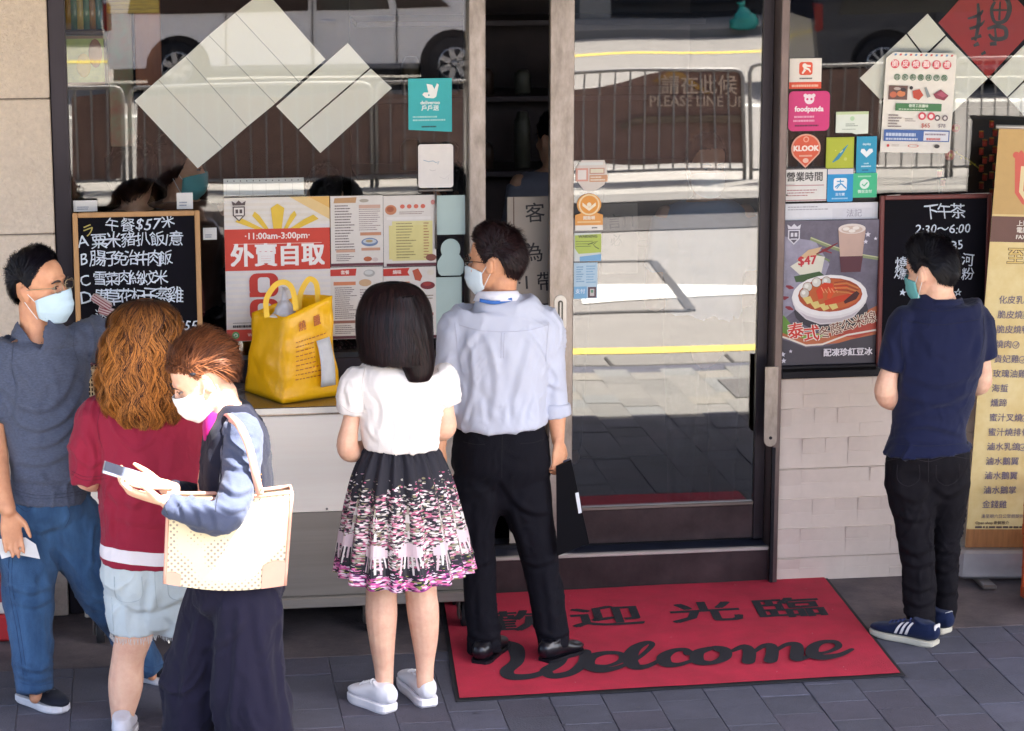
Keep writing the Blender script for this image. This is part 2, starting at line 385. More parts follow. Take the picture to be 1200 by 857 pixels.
m_wht = mat('white_road_paint', 'EDEAE2', .7, vary=.08, vs=10, k=.8)
m_galv = mat('galvanised_rail', 'A09C98', .5, metal=.3, vary=.1, k=.9)
m_glassL = glass_mat('shop_glass', .055, (.99, 1, .99), wav=.0006)
m_glassD = glass_mat('door_glass', .108, (.68, .70, .72), wav=.0008)

# ============================================================ ground, road, far side
mk('ground', [(-900, -900, -.135), (900, -900, -.135), (900, 900, -.135), (-900, 900, -.135)], [(0, 1, 2, 3)], m_asph2)['kind'] = 'structure'
pav = thing('pavement', (0, -2.4, 0), None, None); pav['kind'] = 'structure'
G().box(-9, 9, -4.35, -.74, -.3, -.0062).obj('bedding', m_joint, pav)
JW = .2; g0 = [G() for _ in m_paver]; g1 = [G() for _ in m_paver]; shared = []
g = G().box(-.0991, .0991, -.0991, .0991, -.03, 0, bev=.0025); Vp, Fp = g.V, g.F
for k, m in enumerate(m_paver):
    me = bpy.data.meshes.new('paver'); me.from_pydata(Vp, [], Fp); me.materials.append(m); shared.append(me)
rr = random.Random(3); cnt = 0
for i in range(-44, 45):
    x = i*JW+.06; off = (.1 if i % 2 else 0)+rr.uniform(-.004, .004)
    for j in range(19):
        y = -.845-off-j*JW
        if y < -4.24: continue
        k = rr.choice((0, 0, 0, 1, 2, 3)); dz = rr.uniform(-.0035, .001)
        if -2.3 < x < 2.75 and y > -2.95 and cnt < 296:
            o = bpy.data.objects.new('paver', shared[k]); COL.objects.link(o); o.parent = pav
            o.location = (x, y+2.4, dz); o.rotation_euler = (rr.uniform(-.004, .004), rr.uniform(-.004, .004), rr.uniform(-.006, .006)); cnt += 1
        elif not (-2.3 < x < 2.75 and y > -2.95) or cnt >= 296:
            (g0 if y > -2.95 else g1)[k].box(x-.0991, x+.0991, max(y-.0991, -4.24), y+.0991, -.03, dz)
gg = G()
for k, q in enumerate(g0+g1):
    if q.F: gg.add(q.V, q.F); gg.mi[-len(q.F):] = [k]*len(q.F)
gg.obj('paver_field', m_paver+m_paver_lit, pav)['kind'] = 'stuff'
# narrow strips that close the staggered rows against the apron
ks = G()
for i in range(-30, 31):
    if i % 2: ks.box(i*JW+.06-.0975, i*JW+.06+.0975, -.842, -.745, -.03, -.001)
ks.obj('paver_half', m_paver[0], pav)['kind'] = 'stuff'
ap = mk('shop_apron', *(lambda q: (q.V, q.F))(G().box(-9, 9, -.738, .02, -.3, .0)), m_apron); ap['kind'] = 'structure'
ked = G()
for i in range(-12, 13): ked.box(i*.75, i*.75+.742, -4.64, -4.345, -.3, -.001, bev=.012)
ked.obj('kerb', m_kerb)['kind'] = 'structure'
rd = mk('road', [(-60, -10.05, -.12), (60, -10.05, -.12), (60, -4.6, -.12), (-60, -4.6, -.12)], [(0, 1, 2, 3)], m_asph); rd['kind'] = 'structure'
mark = G()
def strip(y0, y1, z=-.116, x0=-60, x1=60): mark.add([(x0, y0, z), (x1, y0, z), (x1, y1, z), (x0, y1, z)], [(0, 1, 2, 3)])
a = PMG(780, 413, -.12).y; b = PMG(780, 406, -.12).y; strip(min(a, b), max(a, b))
mark.obj('yellow_kerb_line', m_yel, rd)
wm = [PMG(x, y, -.12) for x, y in ((684, 358), (889, 346), (889, 337), (676, 335))]
quad('white_road_marking', [(p.x, p.y, -.114) for p in wm], m_wht, rd)
wm2 = G(); wm2.add([(-60, -4.92, -.116), (60, -4.92, -.116), (60, -4.86, -.116), (-60, -4.86, -.116)], [(0, 1, 2, 3)]); wm2.obj('worn_yellow_line', mat('worn_yellow', 'CFC49A', .8, k=.6), rd)
tarp = [PMG(x, y, -.12) for x, y in ((600, 309), (765, 308), (790, 340), (809, 366), (600, 370))]
sg = G()
for a, b in zip(tarp, tarp[1:]):
    d = (b-a).normalized(); nn = Vector((-d.y, d.x, 0))*.035
    sg.add([(*(a+nn).xy, -.113), (*(a-nn).xy, -.113), (*(b-nn).xy, -.113), (*(b+nn).xy, -.113)], [(0, 1, 2, 3)])
sg.obj('road_seam', mat('tar_seam', '4A4644', .8), rd)
cov = G(); c0 = PMG(905, 453, 0)
cov.box(c0.x-.28, c0.x+.28, c0.y-.25, c0.y+.25, -.01, .004, bev=.003); t = thing('utility_cover', (c0.x, c0.y, 0), 'rectangular cast iron utility cover set in the outer pavement beyond the shade', 'cover'); cov.obj('plate', mat('cast_iron', '6A6662', .6, metal=.4, bump=.4, bs=50), t)
# the railed island between the two roads
isl = thing('traffic_island', (0, -11.2, -.12), 'long concrete island carrying the street railing between the two roads', 'traffic island')
G().box(-60, 60, -10.9, -10.06, -.3, -.11).obj('shade_strip', m_asph2, isl)  # dark strip: the shadow along the island put into the colour
G().box(-60, 60, -11.35, -10.92, -.3, .02).obj('concrete_edge', m_kerb, isl)
G().box(-60, 60, -13.1, -11.5, -.3, .0).obj('concrete_top', mat('pale_concrete', 'B9B4AC', .9, vary=.08, k=.75), isl)
rd2 = mk('far_road', [(-60, -28.6, -.12), (60, -28.6, -.12), (60, -13.1, -.12), (-60, -13.1, -.12)], [(0, 1, 2, 3)], m_asph); rd2['kind'] = 'structure'
q = G(); q.add([(-60, -25.95, -.115), (60, -25.95, -.115), (60, -25.6, -.115), (-60, -25.6, -.115)], [(0, 1, 2, 3)]); q.obj('far_yellow_line', m_yel, rd2)
q = G(); q.add([(-60, -19.3, -.115), (12, -19.3, -.115), (12, -19.0, -.115), (-60, -19.0, -.115)], [(0, 1, 2, 3)]); q.obj('white_lane_line', m_wht, rd2)
fp = mk('far_pavement', *(lambda q: (q.V, q.F))(G().box(-60, 60, -31, -28.6, -.4, .02)), m_kerb); fp['kind'] = 'structure'

RY = -12.28
def railing(pxs, pyt, wtone):
    """one hoop-framed panel of pedestrian railing between two reflected pixel columns"""
    a, b = PM(pxs[0], pyt, RY, .06), PM(pxs[1], pyt, RY, .06); x0, x1, zt = a.x, b.x, (a.z+b.z)/2
    t = thing('street_railing', ((x0+x1)/2, RY, 0), wtone[0], 'railing', 'panels of street railing on the island')
    fr = G(); r = .019; k = .07
    pts = [(x0, RY, 0), (x0, RY, zt-k), (x0+k*.3, RY, zt-k*.3), (x0+k, RY, zt), (x1-k, RY, zt), (x1-k*.3, RY, zt-k*.3), (x1, RY, zt-k), (x1, RY, 0)]
    fr.tube(pts, r, n=8); fr.tube([(x0, RY, .09), (x1, RY, .09)], .014, n=6); fr.obj('frame', m_galv, t, smooth=True)
    n = max(2, round((x1-x0)/.137)); bm_ = bpy.data.meshes.new('bar'); q = G().tube([(0, 0, .09), (0, 0, zt)], .009, n=6)
    bm_.from_pydata([tuple(v) for v in q.V], [], q.F); bm_.materials.append(m_galv)
    for i in range(1, n):
        o = bpy.data.objects.new('bar', bm_); COL.objects.link(o); o.parent = t; o.location = (x0+(x1-x0)*i/n-t.location.x, 0, 0)
rl = 'grey street railing panel %s'
for pxs, py, w in (((-190, 142), 103, 'beside the stone pillar'), ((150, 434), 100, 'in front of the silver van between its wheels'), ((440, 645), 96, 'behind the whiteboard stand and the rear van wheel'),
                   ((652, 876), 85, 'carrying the PLEASE LINE UP cloth'), ((884, 1110), 76, 'above the delivery stickers'), ((1116, 1340), 68, 'behind the red diamond paper')):
    railing(pxs, py, (rl % w,))
# brown cloth banners tied along it
m_cloth = mat('brown_banner_cloth', '9C7E74', .9, vary=.18, vs=3, k=.75, stretch=(1, 1, 3))
def banner(top, bot, label, n=28):
    t = None; V = []; F = []; Yb = RY-.035
    def at(c, x):
        for (xa, ya), (xb, yb) in zip(c, c[1:]):
            if xa <= x <= xb: return ya+(yb-ya)*(x-xa)/(xb-xa)
        return c[-1][1]
    x0, x1 = top[0][0], top[-1][0]; m = 8
    for i in range(n+1):
        x = x0+(x1-x0)*i/n
        for j in range(m+1):
            yy = at(top, x)+(at(bot, x)-at(top, x))*j/m; p = PM(x, yy, Yb, .06)
            p.y += .012*math.sin(i*.9+j*.5)*math.sin(j*.7+.4)+.006*math.sin(j*1.9+i*.3); V.append(p)
    for i in range(n):
        for j in range(m): F.append((i*(m+1)+j, i*(m+1)+j+1, (i+1)*(m+1)+j+1, (i+1)*(m+1)+j))
    c = sum((Vector(v) for v in V), Vector())/len(V)
    t = thing('cloth_banner', (c.x, Yb, 0), label, 'banner', 'brown cloths tied along the railing')
    mk('cloth', V, F, m_cloth, t, smooth=True); return t
bt = banner([(660, 108), (700, 106), (730, 100), (762, 90), (790, 85), (876, 86)], [(660, 188), (740, 194), (876, 190)], 'brown cloth banner reading PLEASE LINE UP tied to the railing')
banner([(160, 112), (240, 110), (330, 116), (434, 104), (470, 112), (545, 106)], [(160, 216), (545, 206)], 'long brown cloth sagging along the railing under the silver van')
banner([(84, 112), (142, 106)], [(84, 212), (142, 210)], 'short brown cloth on the railing beside the dark window frame')
banner([(920, 82), (1030, 80)], [(920, 196), (1030, 192)], 'brown cloth on the railing behind the pink delivery sticker')
# its printing shows through from the street side, so it is the wrong way round on this face
def through(px, py, size, s, m, parent, Yb):
    V, F = glyphs(s, size, .01); c = PM(px, py, Yb, .06)
    mk('lettering', [(c.x+a, Yb+e, c.z+b) for a, b, e in V], F, m, parent)
m_let = mat('faded_lettering', 'DCC4B0', .8, k=.78); m_let2 = mat('yellow_print', 'C89A50', .8, k=.7)
through(819, 122, .135, 'PLEASE LINE UP', m_let, bt, RY+.0)
through(822, 104, .19, '請在此候', m_let, bt, RY+.0)
pt = [PM(x, y, RY-.004, .06) for x, y in ((786, 86), (800, 88), (838, 112), (830, 113), (792, 92), (770, 100), (764, 99))]
quad('yellow_swoosh', pt, m_let2, bt)
pt = [PM(x, y, RY-.004, .06) for x, y in ((726, 150), (745, 140), (875, 136), (875, 145), (750, 148), (730, 155))]
quad('pale_band', pt, mat('pale_band', 'A08A76', .8, k=.5), bt)

# vehicles on the far road
def wheel(parent, x, y, z, r, ns, m_rim):
    t = bpy.data.objects.new('wheel', None); COL.objects.link(t); t.parent = parent; t.location = Vector((x, y, z))-parent.location
    g = G().tube([(0, -.11, 0), (0, -.09, 0), (0, .09, 0), (0, .11, 0)], [r*.93, r, r, r*.93], n=32); g.obj('tyre', m_rubber, t, True, True)
    g = G(); ri = r*.62
    V = []; n = 32
    for q, yy in ((1.0, .112), (.93, .122), (.90, .105)):
        V += [(ri*q*math.cos(2*math.pi*k/n), yy, ri*q*math.sin(2*math.pi*k/n)) for k in range(n)]
    g.add(V, [(a*n+k, a*n+(k+1) % n, (a+1)*n+(k+1) % n, (a+1)*n+k) for a in range(2) for k in range(n)])
    for k in range(ns):
        w = 2*math.pi*k/ns; c, s_ = math.cos(w), math.sin(w); hw = ri*(.17 if ns < 8 else .06)
        Mx = Matrix.Rotation(-w, 4, 'Y'); g.box(0, ri*.93, .105, .125, -hw, hw, M=Mx)
    g.ball((0, .12, 0), (ri*.2, .02, ri*.2)); g.obj('rim', m_rim, t, False, True)
    g = G().tube([(0, .02, 0), (0, .1, 0)], [ri, ri], n=24); g.obj('brake_disc', m_black, t, False, True)
def van(px1, px2, pyw, Yv, label, body, r=.325, ns=7, name='parked_van', cat='van', prof=None):
    a, b = PM(px1, pyw, Yv, .03), PM(px2, pyw, Yv, .03); x0, x1 = a.x, b.x; wb = x1-x0
    t = thing(name, ((x0+x1)/2, Yv-.9, -.12), label, cat)
    z = -.12
    # side outline, front to the right; the arches are cut out of it
    def arch(cx, R_):
        return [(cx+R_*math.cos(R(180-k*18)), z+r+R_*math.sin(R(180-k*18))) for k in range(11)]
    A = r*1.28
    low = [(x0-.85, z+.32)]+arch(x0, A)+arch(x1, A)+[(x1+.86, z+.30)]
    low = [p if p[1] > z+.2 else (p[0], z+.25) for p in low]
    top = [(x1+.95, z+.62), (x1+.88, z+.92), (x1+.30, z+1.12), (x1-.62, z+1.70), (x1-1.0, z+1.78), (x0-.55, z+1.78), (x0-.82, z+1.5), (x0-.93, z+.95)]
    outl = low+top
    y0, y1 = Yv-1.78, Yv
    V = []; n = len(outl); secs = [(y0, .93), (y0+.1, 1), (y1-.12, 1), (y1-.02, .985)]
    cx, cz = (x0+x1)/2, z+.9
    for yy, k in secs: V += [(cx+(x-cx)*(.99 if k < 1 else 1), yy, cz+(zz-cz)*k) for x, zz in outl]
    F = [(s_*n+i, s_*n+(i+1) % n, (s_+1)*n+(i+1) % n, (s_+1)*n+i) for s_ in range(3) for i in range(n)]+[tuple(range(n)), tuple(range(4*n-1, 3*n-1, -1))]
    mk('body', V, F, body, t)
    g = G().box(x0-.8, x1+.8, y0+.15, y1-.3, z+.16, z+.42); g.obj('underbody', m_black, t)
    for cxx in (x0, x1): G().tube([(cxx, y1-.5, z+r), (cxx, y1-.06, z+r)], A*.99, n=28).obj('wheel_arch', m_black, t)
    gw = mat('vehicle_glass', '15181C', .08, spec=.8)
    for nm, pts in (('window', [(x1-.72, 1.02), (x1-.05, 1.02), (x1-.75, 1.56), (x1-.85, 1.58)]), ('window', [(x1-1.75, 1.02), (x1-.82, 1.02), (x1-.95, 1.62), (x1-1.75, 1.64)]), ('window', [(x0-.6, 1.02), (x1-1.85, 1.02), (x1-1.85, 1.64), (x0-.45, 1.60)])):
        G().prism([(x, z+q) for x, q in pts], y1-.03, y1+.004).obj(nm, gw, t)
    for xs, hgt in ((x1-1.8, 1.68), (x1-.72, 1.0), (x0+.62, 1.68)):
        G().box(xs-.006, xs+.006, y1-.02, y1+.003, z+.34, z+hgt).obj('door_seam', m_black, t)
    for xs in (x1-1.6, x1-.9): G().box(xs-.1, xs+.1, y1-.01, y1+.03, z+.86, z+.9, bev=.01).obj('door_handle', body, t)
    G().box(x0+.45, x1-.45, y1-.02, y1+.02, z+.27, z+.33, bev=.01).obj('side_sill', mat('sill_grey', '77767A', .5), t)
    G().box(x1+.62, x1+.9, y1-.25, y1+.004, z+.62, z+.78, bev=.03).obj('headlight', mat('lamp_clear', 'D8DCE0', .1), t)
    G().box(x0-.9, x0-.8, y1-.2, y1+.004, z+.8, z+1.15, bev=.02).obj('tail_light', mat('lamp_red', '8A1512', .2), t)
    rim = mat('alloy_rim', 'C9C8CA', .3, metal=.5)
    for cxx in (x0, x1): wheel(t, cxx, y1-.12, z+r, r, ns, rim)
    for cxx in (x0, x1): wheel(t, cxx, y0+.2, z+r, r, ns, rim)
van(207, 534, 62, -21.3, 'silver van mirrored in the left window above the diamond papers', mat('silver_paint', 'E4E4EA', .3, metal=.2, vary=.03, coat=.6, k=1.0))
van(1037, 1400, 40, -20.2, 'dark car mirrored in the right window behind the diamond papers', mat('dark_blue_paint', '252A3A', .3, metal=.4, vary=.03, coat=.6, k=.9), r=.36, ns=11, name='parked_car', cat='car')
# buildings across the road
ob = thing('opposite_building', (0, -31, 0), 'shaded arcade building across the road, mirrored along the top of the door glass', 'building')
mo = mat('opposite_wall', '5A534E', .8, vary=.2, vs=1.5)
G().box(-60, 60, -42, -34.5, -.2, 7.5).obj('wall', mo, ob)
for i in range(-14, 15):
    G().box(i*4.1+5.85, i*4.1+6.35, -31.6, -31.05, .02, 4.2).obj('column', mat('column_render', 'A39C92', .8), ob)
    G().box(i*4.1+6.8, i*4.1+9.7, -34.5, -34.42, .02, 3.3).obj('shop_shutter', mat('shutter_dark', '2A2A30', .6), ob)
    for f in range(1): G().box(i*4.1+6.9, i*4.1+9.5, -31.0, -30.93, 4.7, 5.9).obj('window', mat('far_glass', '30383E', .15), ob)
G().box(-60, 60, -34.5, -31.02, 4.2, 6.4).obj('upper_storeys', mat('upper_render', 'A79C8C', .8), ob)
gp = PMG(873, 33, 0, .1)
t = thing('tied_bag', (gp.x, gp.y, .02), 'teal plastic bag knotted at the top on the far kerb', 'bag')
g = G().tube([(gp.x, gp.y, .0), (gp.x, gp.y, .12), (gp.x-.02, gp.y, .24), (gp.x-.03, gp.y, .33), (gp.x-.04, gp.y, .42)], [(.19, .15), (.21, .15), (.13, .10), (.04, .03), (.07, .03)], n=14, sub=3)
V = np.array(g.V); V += np.stack([wob(V, .12, 3), wob(V, .1, 4), wob(V, .14, 5)], 1)*.02
mk('sack', V, g.F, mat('teal_plastic', '2FA395', .35), t, smooth=True)

# ============================================================ our building
# shade: the storeys above and the canopies that hang over the pavement (out of view; one opening is shaped to let sun onto the tote)
hb = thing('shop_building', (0, 1, 0), 'upper storeys of the restaurant building above the shopfront', 'building')
G().box(-9, 9, .45, 6, 3.25, 13).obj('upper_wall', m_stone, hb)
G().box(-9, 9, -.06, .45, 2.95, 3.6).obj('fascia', m_dark, hb)
ca = thing('shop_canopy', (0, -2, 3.4), 'deep shop canopy over the pavement with an open bay in it', 'canopy')
mc = mat('canopy_soffit', '8E8880', .8, k=.7)
HX0, HX1, HY0, HY1 = SUN_GAP = (-.12, .56, -3.42, -2.92)  # opening added so a beam of sun reaches tote and near sleeve
CE = -4.62; Hc = 3.42
for nm, (x0, x1, y0, y1) in (('soffit', (-9, HX0, CE, -.06)), ('soffit', (HX1, 9, CE+.08, -.06)), ('soffit', (HX0, HX1, HY1, -.06)), ('soffit', (HX0, HX1, CE+.02, HY0))):
    G().box(x0, x1, y0, y1, Hc, Hc+.1).obj(nm, mc, ca)
# stone pillar
sp = thing('stone_pillar', (-2.6, 0, 0), 'pale limestone pillar at the edge of the shopfront', 'pillar')
xe = P(65, 300, -.06).x; z1 = P(30, 275, -.06).z; z2 = P(30, 116, -.06).z; hh = z2-z1
zs = [0]+[z for z in (z1+hh*k for k in range(-4, 5)) if z > .08]
for za, zb in zip(zs, zs[1:]):
    if zb > 3.3: continue
    G().box(-4, xe, -.06, .4, za+.0025, zb-.0025, bev=.004).obj('stone_block', m_stone, sp)
zb = P(30, 28, -.06).z
G().box(-4, xe-.012, -.052, .38, 0, 2.95).obj('core', m_grout, sp)
# interior shell
for nm, b in (('inner_floor', (-4, 4, .16, 5, -.2, .15)), ('inner_ceiling', (-4, 4, .1, 5, 2.9, 2.95)), ('back_wall', (-4, 4, 5, 5.1, 0, 2.95)), ('side_wall', (-4.1, -4, .1, 5, 0, 2.95)), ('side_wall', (4, 4.1, .1, 5, 0, 2.95))):
    mk(nm, *(lambda q: (q.V, q.F))(G().box(*b)), m_inner)['kind'] = 'structure'
# left window
def xat(px, py, Y=0.): return P(px, py, Y).x
zt = 2.95
XL0, XL1 = xat(66, 300), xat(86, 300); XM0, XM1 = xat(549, 200), xat(568, 200)
zsL = P(400, 418, 0).z
lw = thing('left_shop_window', ((XL1+XM0)/2, .02, zsL), 'large shop window behind the steel counter, hung with white diamond papers', 'window')
G().box(XL0, XL1, -.03, .09, 0, zt, bev=.004).obj('frame_post', m_dark, lw)
G().box(XM0, XM1, -.035, .16, .0, zt, bev=.004).obj('mullion', m_steel, lw)
G().box(XL1, XM0, .022, .034, zsL, zt-.05).obj('glass', m_glassL, lw)
G().box(XL1, XM0, -.02, .09, zsL-.1, zsL, bev=.004).obj('sill', m_dark, lw)
G().box(XL1, XM0, 0, .09, 0, zsL-.103).obj('bulkhead', mat('bulkhead_dark', '3A3838', .6), lw)
# door frame and step
XD1 = xat(904, 500); XD2 = xat(919, 200); XDl = xat(898, 300, .1)
zst = P(750, 647, 0).z
st = thing('door_step', ((XM0+XD1)/2, .0, 0), 'dark brown metal doorstep behind the red welcome mat', 'step')
G().box(XM1-.02, XD1, .0, .3, -.05, zst-.004, bev=.004).obj('riser', m_brown, st)
G().box(XM1-.02, XD1, -.012, .012, zst-.012, zst+.004, bev=.003).obj('nosing', m_steelb, st)
G().box(XM1-.02, XD1, .013, .3, zst-.0035, zst, bev=.001).obj('tread', mat('tread_blue', '3B3F52', .35, metal=.4), st)
m_post = mat('dull_post_steel', '7C6C68', .36, metal=.7, vary=.12, vs=7, bump=.06, bs=30, stretch=(3, 3, 1), dirt='6A5E5C')
pd = thing('door_post', (XD2, 0, 0), 'tall brushed metal post between the glass door and the tiled wall', 'post')
G().box(XD1-.004, XD2, -.04, .12, .0, zt, bev=.004).obj('post', m_post, pd)
G().box(XD1-.004, XD2-.02, -.043, -.02, .0, P(905, 522).z).obj('lower_cladding', m_black, pd)
xa, xb, za, zb = rect(896, 430, 911, 521, -.046)
g = G(); pts = [(xa, zb), (xb, zb), (xb, za+.02)]+[((xa+xb)/2+(xb-xa)/2*math.cos(R(a)), za+.02+(xb-xa)/2*math.sin(R(a))) for a in range(0, -181, -20)]
g.prism(pts, -.05, -.04); g.obj('cover_plate', m_steel, pd)
g = G().tube([((xa+xb)/2, -.054, P(903, 510).z), ((xa+xb)/2, -.05, P(903, 510).z)], .007, n=12); g.obj('screw_hole', m_black, pd)
# sliding door
DY = .1
xs0, xs1, _, _ = rect(644, 200, 672, 400, DY-.02)
zk = P(780, 640, DY).z; zg = P(780, 591, DY).z; zkp = P(780, 594, DY).z
sd = thing('sliding_door', ((xs0+XDl)/2, DY, zst), 'framed glass sliding door standing half open with the street mirrored in it', 'door')
G().box(xs0, xs1, DY-.02, DY+.02, zst+.015, zt-.1, bev=.003).obj('stile', m_steel, sd)
xr0 = xat(888, 300, DY)
G().box(xr0, XDl+.01, DY-.02, DY+.02, zst+.015, zt-.1, bev=.003).obj('stile', m_dark, sd)
G().box(XDl+.012, XD1, DY-.06, DY+.05, zst, zt-.1).obj('jamb_channel', m_black, sd)
G().box(xs1, xr0, DY-.006, DY+.002, zg, zt-.1).obj('glass', m_glassD, sd)
G().box(xs1, xr0, DY-.02, DY+.02, zg-.012, zg+.004, bev=.003).obj('glazing_bead', m_steell, sd)
G().box(xs1, xr0, DY-.012, DY+.018, zst+.02, zg-.013, bev=.002).obj('kickplate', m_brown, sd)
G().box(XM1, XD1, DY+.03, DY+.06, zst, zst+.016).obj('floor_track', m_black, sd)
xa, xb, za, zb = rect(649.5, 346, 663.5, 388, DY-.02)
hd = G(); w = (xb-xa)/2; cxh = (xa+xb)/2
def stad(cx, z0, z1, w): return [(cx+w*math.cos(R(a)), z1-w+w*math.sin(R(a))) for a in range(0, 181, 20)]+[(cx+w*math.cos(R(a)), z0+w+w*math.sin(R(a))) for a in range(180, 361, 20)]
hd.prism(stad(cxh, za, zb, w), DY-.026, DY-.021); hdo = hd.obj('pull_plate', mat('white_metal', 'E6DED2', .35, metal=.2), sd)
G().prism(stad(cxh, za+.022, zb-.022, w*.42), DY-.028, DY-.022).obj('finger_slot', mat('slot_dark', '5C5648', .5), sd)
G().prism([(cxh-.003, za+.03), (cxh+.003, za+.03), (cxh+.003, zb-.03), (cxh-.003, zb-.03)], DY-.031, DY-.024).obj('slot_bar', m_steelb, sd)
# tiled wall and right window
zw = P(980, 441, 0).z; zw2 = P(980, 428, 0).z
tw = thing('tiled_wall', (2.0, 0, 0), 'beige relief tiled wall beneath the right window', 'wall')
G().box(XD2+.003, 3.4, .012, .4, 0, zw).obj('backing', m_grout, tw)
zj = [0, P(1000, 651).z, P(1000, 547).z, zw]; 
zj = [0, zj[1], zj[2], zj[3]]
rr = random.Random(5)
def relief_tile(x0, x1, z0, z1):
    g = G().box(x0+.0015, x1-.0015, .0, .015, z0+.0015, z1-.0015)
    nr = max(1, round((z1-z0)/.118)); nc = 6; hh = (z1-z0-.006)/nr; ww = (x1-x0-.006)/nc
    for r_ in range(nr):                         # a weave of small facets: each tips towards the light or away from it
        for c_ in range(nc):
            off = .5*ww if r_ % 2 else 0
            X0, X1 = max(x0+.003, x0+.003+c_*ww-off), min(x1-.003, x0+.003+(c_+1)*ww-off); Z0, Z1 = z0+.003+r_*hh, z0+.003+(r_+1)*hh
            if X1-X0 < .02: continue
            zm_ = Z0+hh*rr.uniform(.42, .58); t0, t1 = rr.uniform(.003, .013), rr.uniform(.0005, .006)
            for za_, zb_, dt, db in ((zm_, Z1, t0, .0006), (Z0, zm_-.0008, t1 if (r_+c_) % 2 else .0004, .0006)):
                s_ = rr.uniform(.3, 1)
                g.add([(X0, -db, za_), (X1, -db*.8, za_), (X1, -dt*s_, zb_-.001), (X0, -dt, zb_-.001), (X0, .0001, za_), (X1, .0001, za_), (X1, .0001, zb_), (X0, .0001, zb_)], [(0, 1, 2, 3), (3, 2, 6, 7), (0, 3, 7, 4), (1, 5, 6, 2), (0, 4, 5, 1)])
    return g
for za, zb in zip(zj, zj[1:]):
    for i in range(4):
        x0 = XD2+.004+i*.62; x1 = min(x0+.62, 3.4)
        if x0 < 3.3: relief_tile(x0, x1, za, zb).obj('tile', m_tile, tw)
rw = thing('right_shop_window', (2.0, .02, zw2), 'shop window above the tiled wall, covered in delivery stickers', 'window')
G().box(XD2+.002, 3.4, -.03, .1, zw, zw2, bev=.004).obj('sill', m_black, rw)
G().box(XD2+.002, 3.4, .022, .034, zw2, zt-.05).obj('glass', m_glassL, rw)
# ============================================================ counter under the left window
CYF = -.52
xc0, xc1 = P(98, 690, CYF).x, P(562, 690, CYF).x
zct = P(300, 479, CYF).z
ct = thing('steel_counter', ((xc0+xc1)/2, CYF/2, 0), 'stainless steel serving counter on castors under the left window', 'counter')
G().box(xc0, xc1, CYF, -.045, zct-.035, zct, bev=.005).obj('counter_top', mat('counter_top_steel', 'A79A90', .25, metal=.8, vary=.12, vs=3, stretch=(.2, 2, 2), bump=.03), ct)
G().box(xc0, xc1, CYF-.0035, CYF-.0005, zct-.026, zct-.002, bev=.001).obj('edge_strip', mat('pale_edge', 'E6E2DC', .3, metal=.2, k=.95), ct)
zm = P(380, 600, CYF+.02).z; zb = P(380, 700, CYF).z; zb2 = P(380, 712, CYF).z
G().box(xc0+.012, xc1-.012, CYF+.015, -.06, zm+.002, zct-.036, bev=.002).obj('upper_panel', mat('cream_steel', 'FFF4E8', .42, metal=.0, vary=.04, vs=4, bump=.05, bs=30, stretch=(.2, 1, 6), k=1.0), ct)
G().box(xc0+.012, xc1-.012, CYF+.022, -.06, zb+.001, zm, bev=.002).obj('lower_panel', mat('grey_steel_panel', 'A09992', .38, metal=.4, vary=.12, vs=4, bump=.05, bs=40, stretch=(.2, 1, 6), k=.8), ct)
G().box(xc0, xc1, CYF-.004, -.05, zb2, zb, bev=.004).obj('bottom_rail', mat('rail_steel', 'B8B2AA', .35, metal=.6, stretch=(.2, 1, 6)), ct)
for i in range(9):
    x = xc0+.08+(xc1-xc0-.16)*i/8
    G().ball((x, CYF+.012, zm+.014), (.005, .004, .005), 8).obj('rivet', m_steell, ct)
for x in (P(118, 745, CYF+.08).x, P(434, 745, CYF+.08).x, P(545, 745, CYF+.08).x, P(270, 745, CYF+.08).x):
    for y in ((CYF+.09, -.14)):
        c = bpy.data.objects.new('caster', None); COL.objects.link(c); c.parent = ct; c.location = Vector((x, y, 0))-ct.location
        G().tube([(x-.016, y, .055), (x+.016, y, .055)], .054, n=20).obj('tyre', m_rubber, c, True)
        G().tube([(x-.018, y, .055), (x+.018, y, .055)], .026, n=16).obj('hub', m_steelb, c, True)
        G().box(x-.03, x-.022, y-.03, y+.03, .04, zb2, bev=.002).box(x+.022, x+.03, y-.03, y+.03, .04, zb2, bev=.002).box(x-.03, x+.03, y-.03, y+.03, zb2-.012, zb2, bev=.002).obj('fork', m_steell, c)
        G().box(x-.045, x+.045, y-.04, y+.04, zb2-.004, zb2+.001).obj('mount', m_steell, c)

# ============================================================ diamond papers behind the glass
m_paper = mat('off_white_paper', 'FFFCF2', .75, vary=.015, vs=3, bump=.05, k=1.0)
def papers(label, strips, Y=.055, m=None, name='diamond_paper'):
    c = [sum(p[0] for s in strips for p in s)/sum(len(s) for s in strips), sum(p[1] for s in strips for p in s)/sum(len(s) for s in strips)]
    o = P(c[0], c[1], Y); t = thing(name, o, label, 'paper decoration')
    for s in strips:
        cx, cy = sum(p[0] for p in s)/len(s), sum(p[1] for p in s)/len(s)
        q = [P(cx+(x-cx)*.988, cy+(y-cy)*.988, Y) for x, y in s]
        G().prism([(p.x, p.z) for p in q], Y-.002, Y+.002).obj('panel', m or m_paper, t)
    return t
A, B = (157, 118), (232, 198); d = (43*.78, -43*.62)
st_ = []
ed = [((157, 118), (232, 198)), ((185, 93), (261, 174)), ((217, 66), (290, 149)), ((244, 41), (323, 122)), ((275, 15), (351, 97)), ((310, -12), (382, 70))]
for (a, b), (c, e) in zip(ed, ed[1:]): st_.append([a, b, e, c])
papers('long white diamond of paper strips running up to the top of the left window', st_)
papers('smaller white paper diamond tucked against the lower right side of the long one', [[(323, 125), (349, 152), (434, 79), (408, 50)], [(350, 153), (375, 180), (460, 103), (435, 80)]])
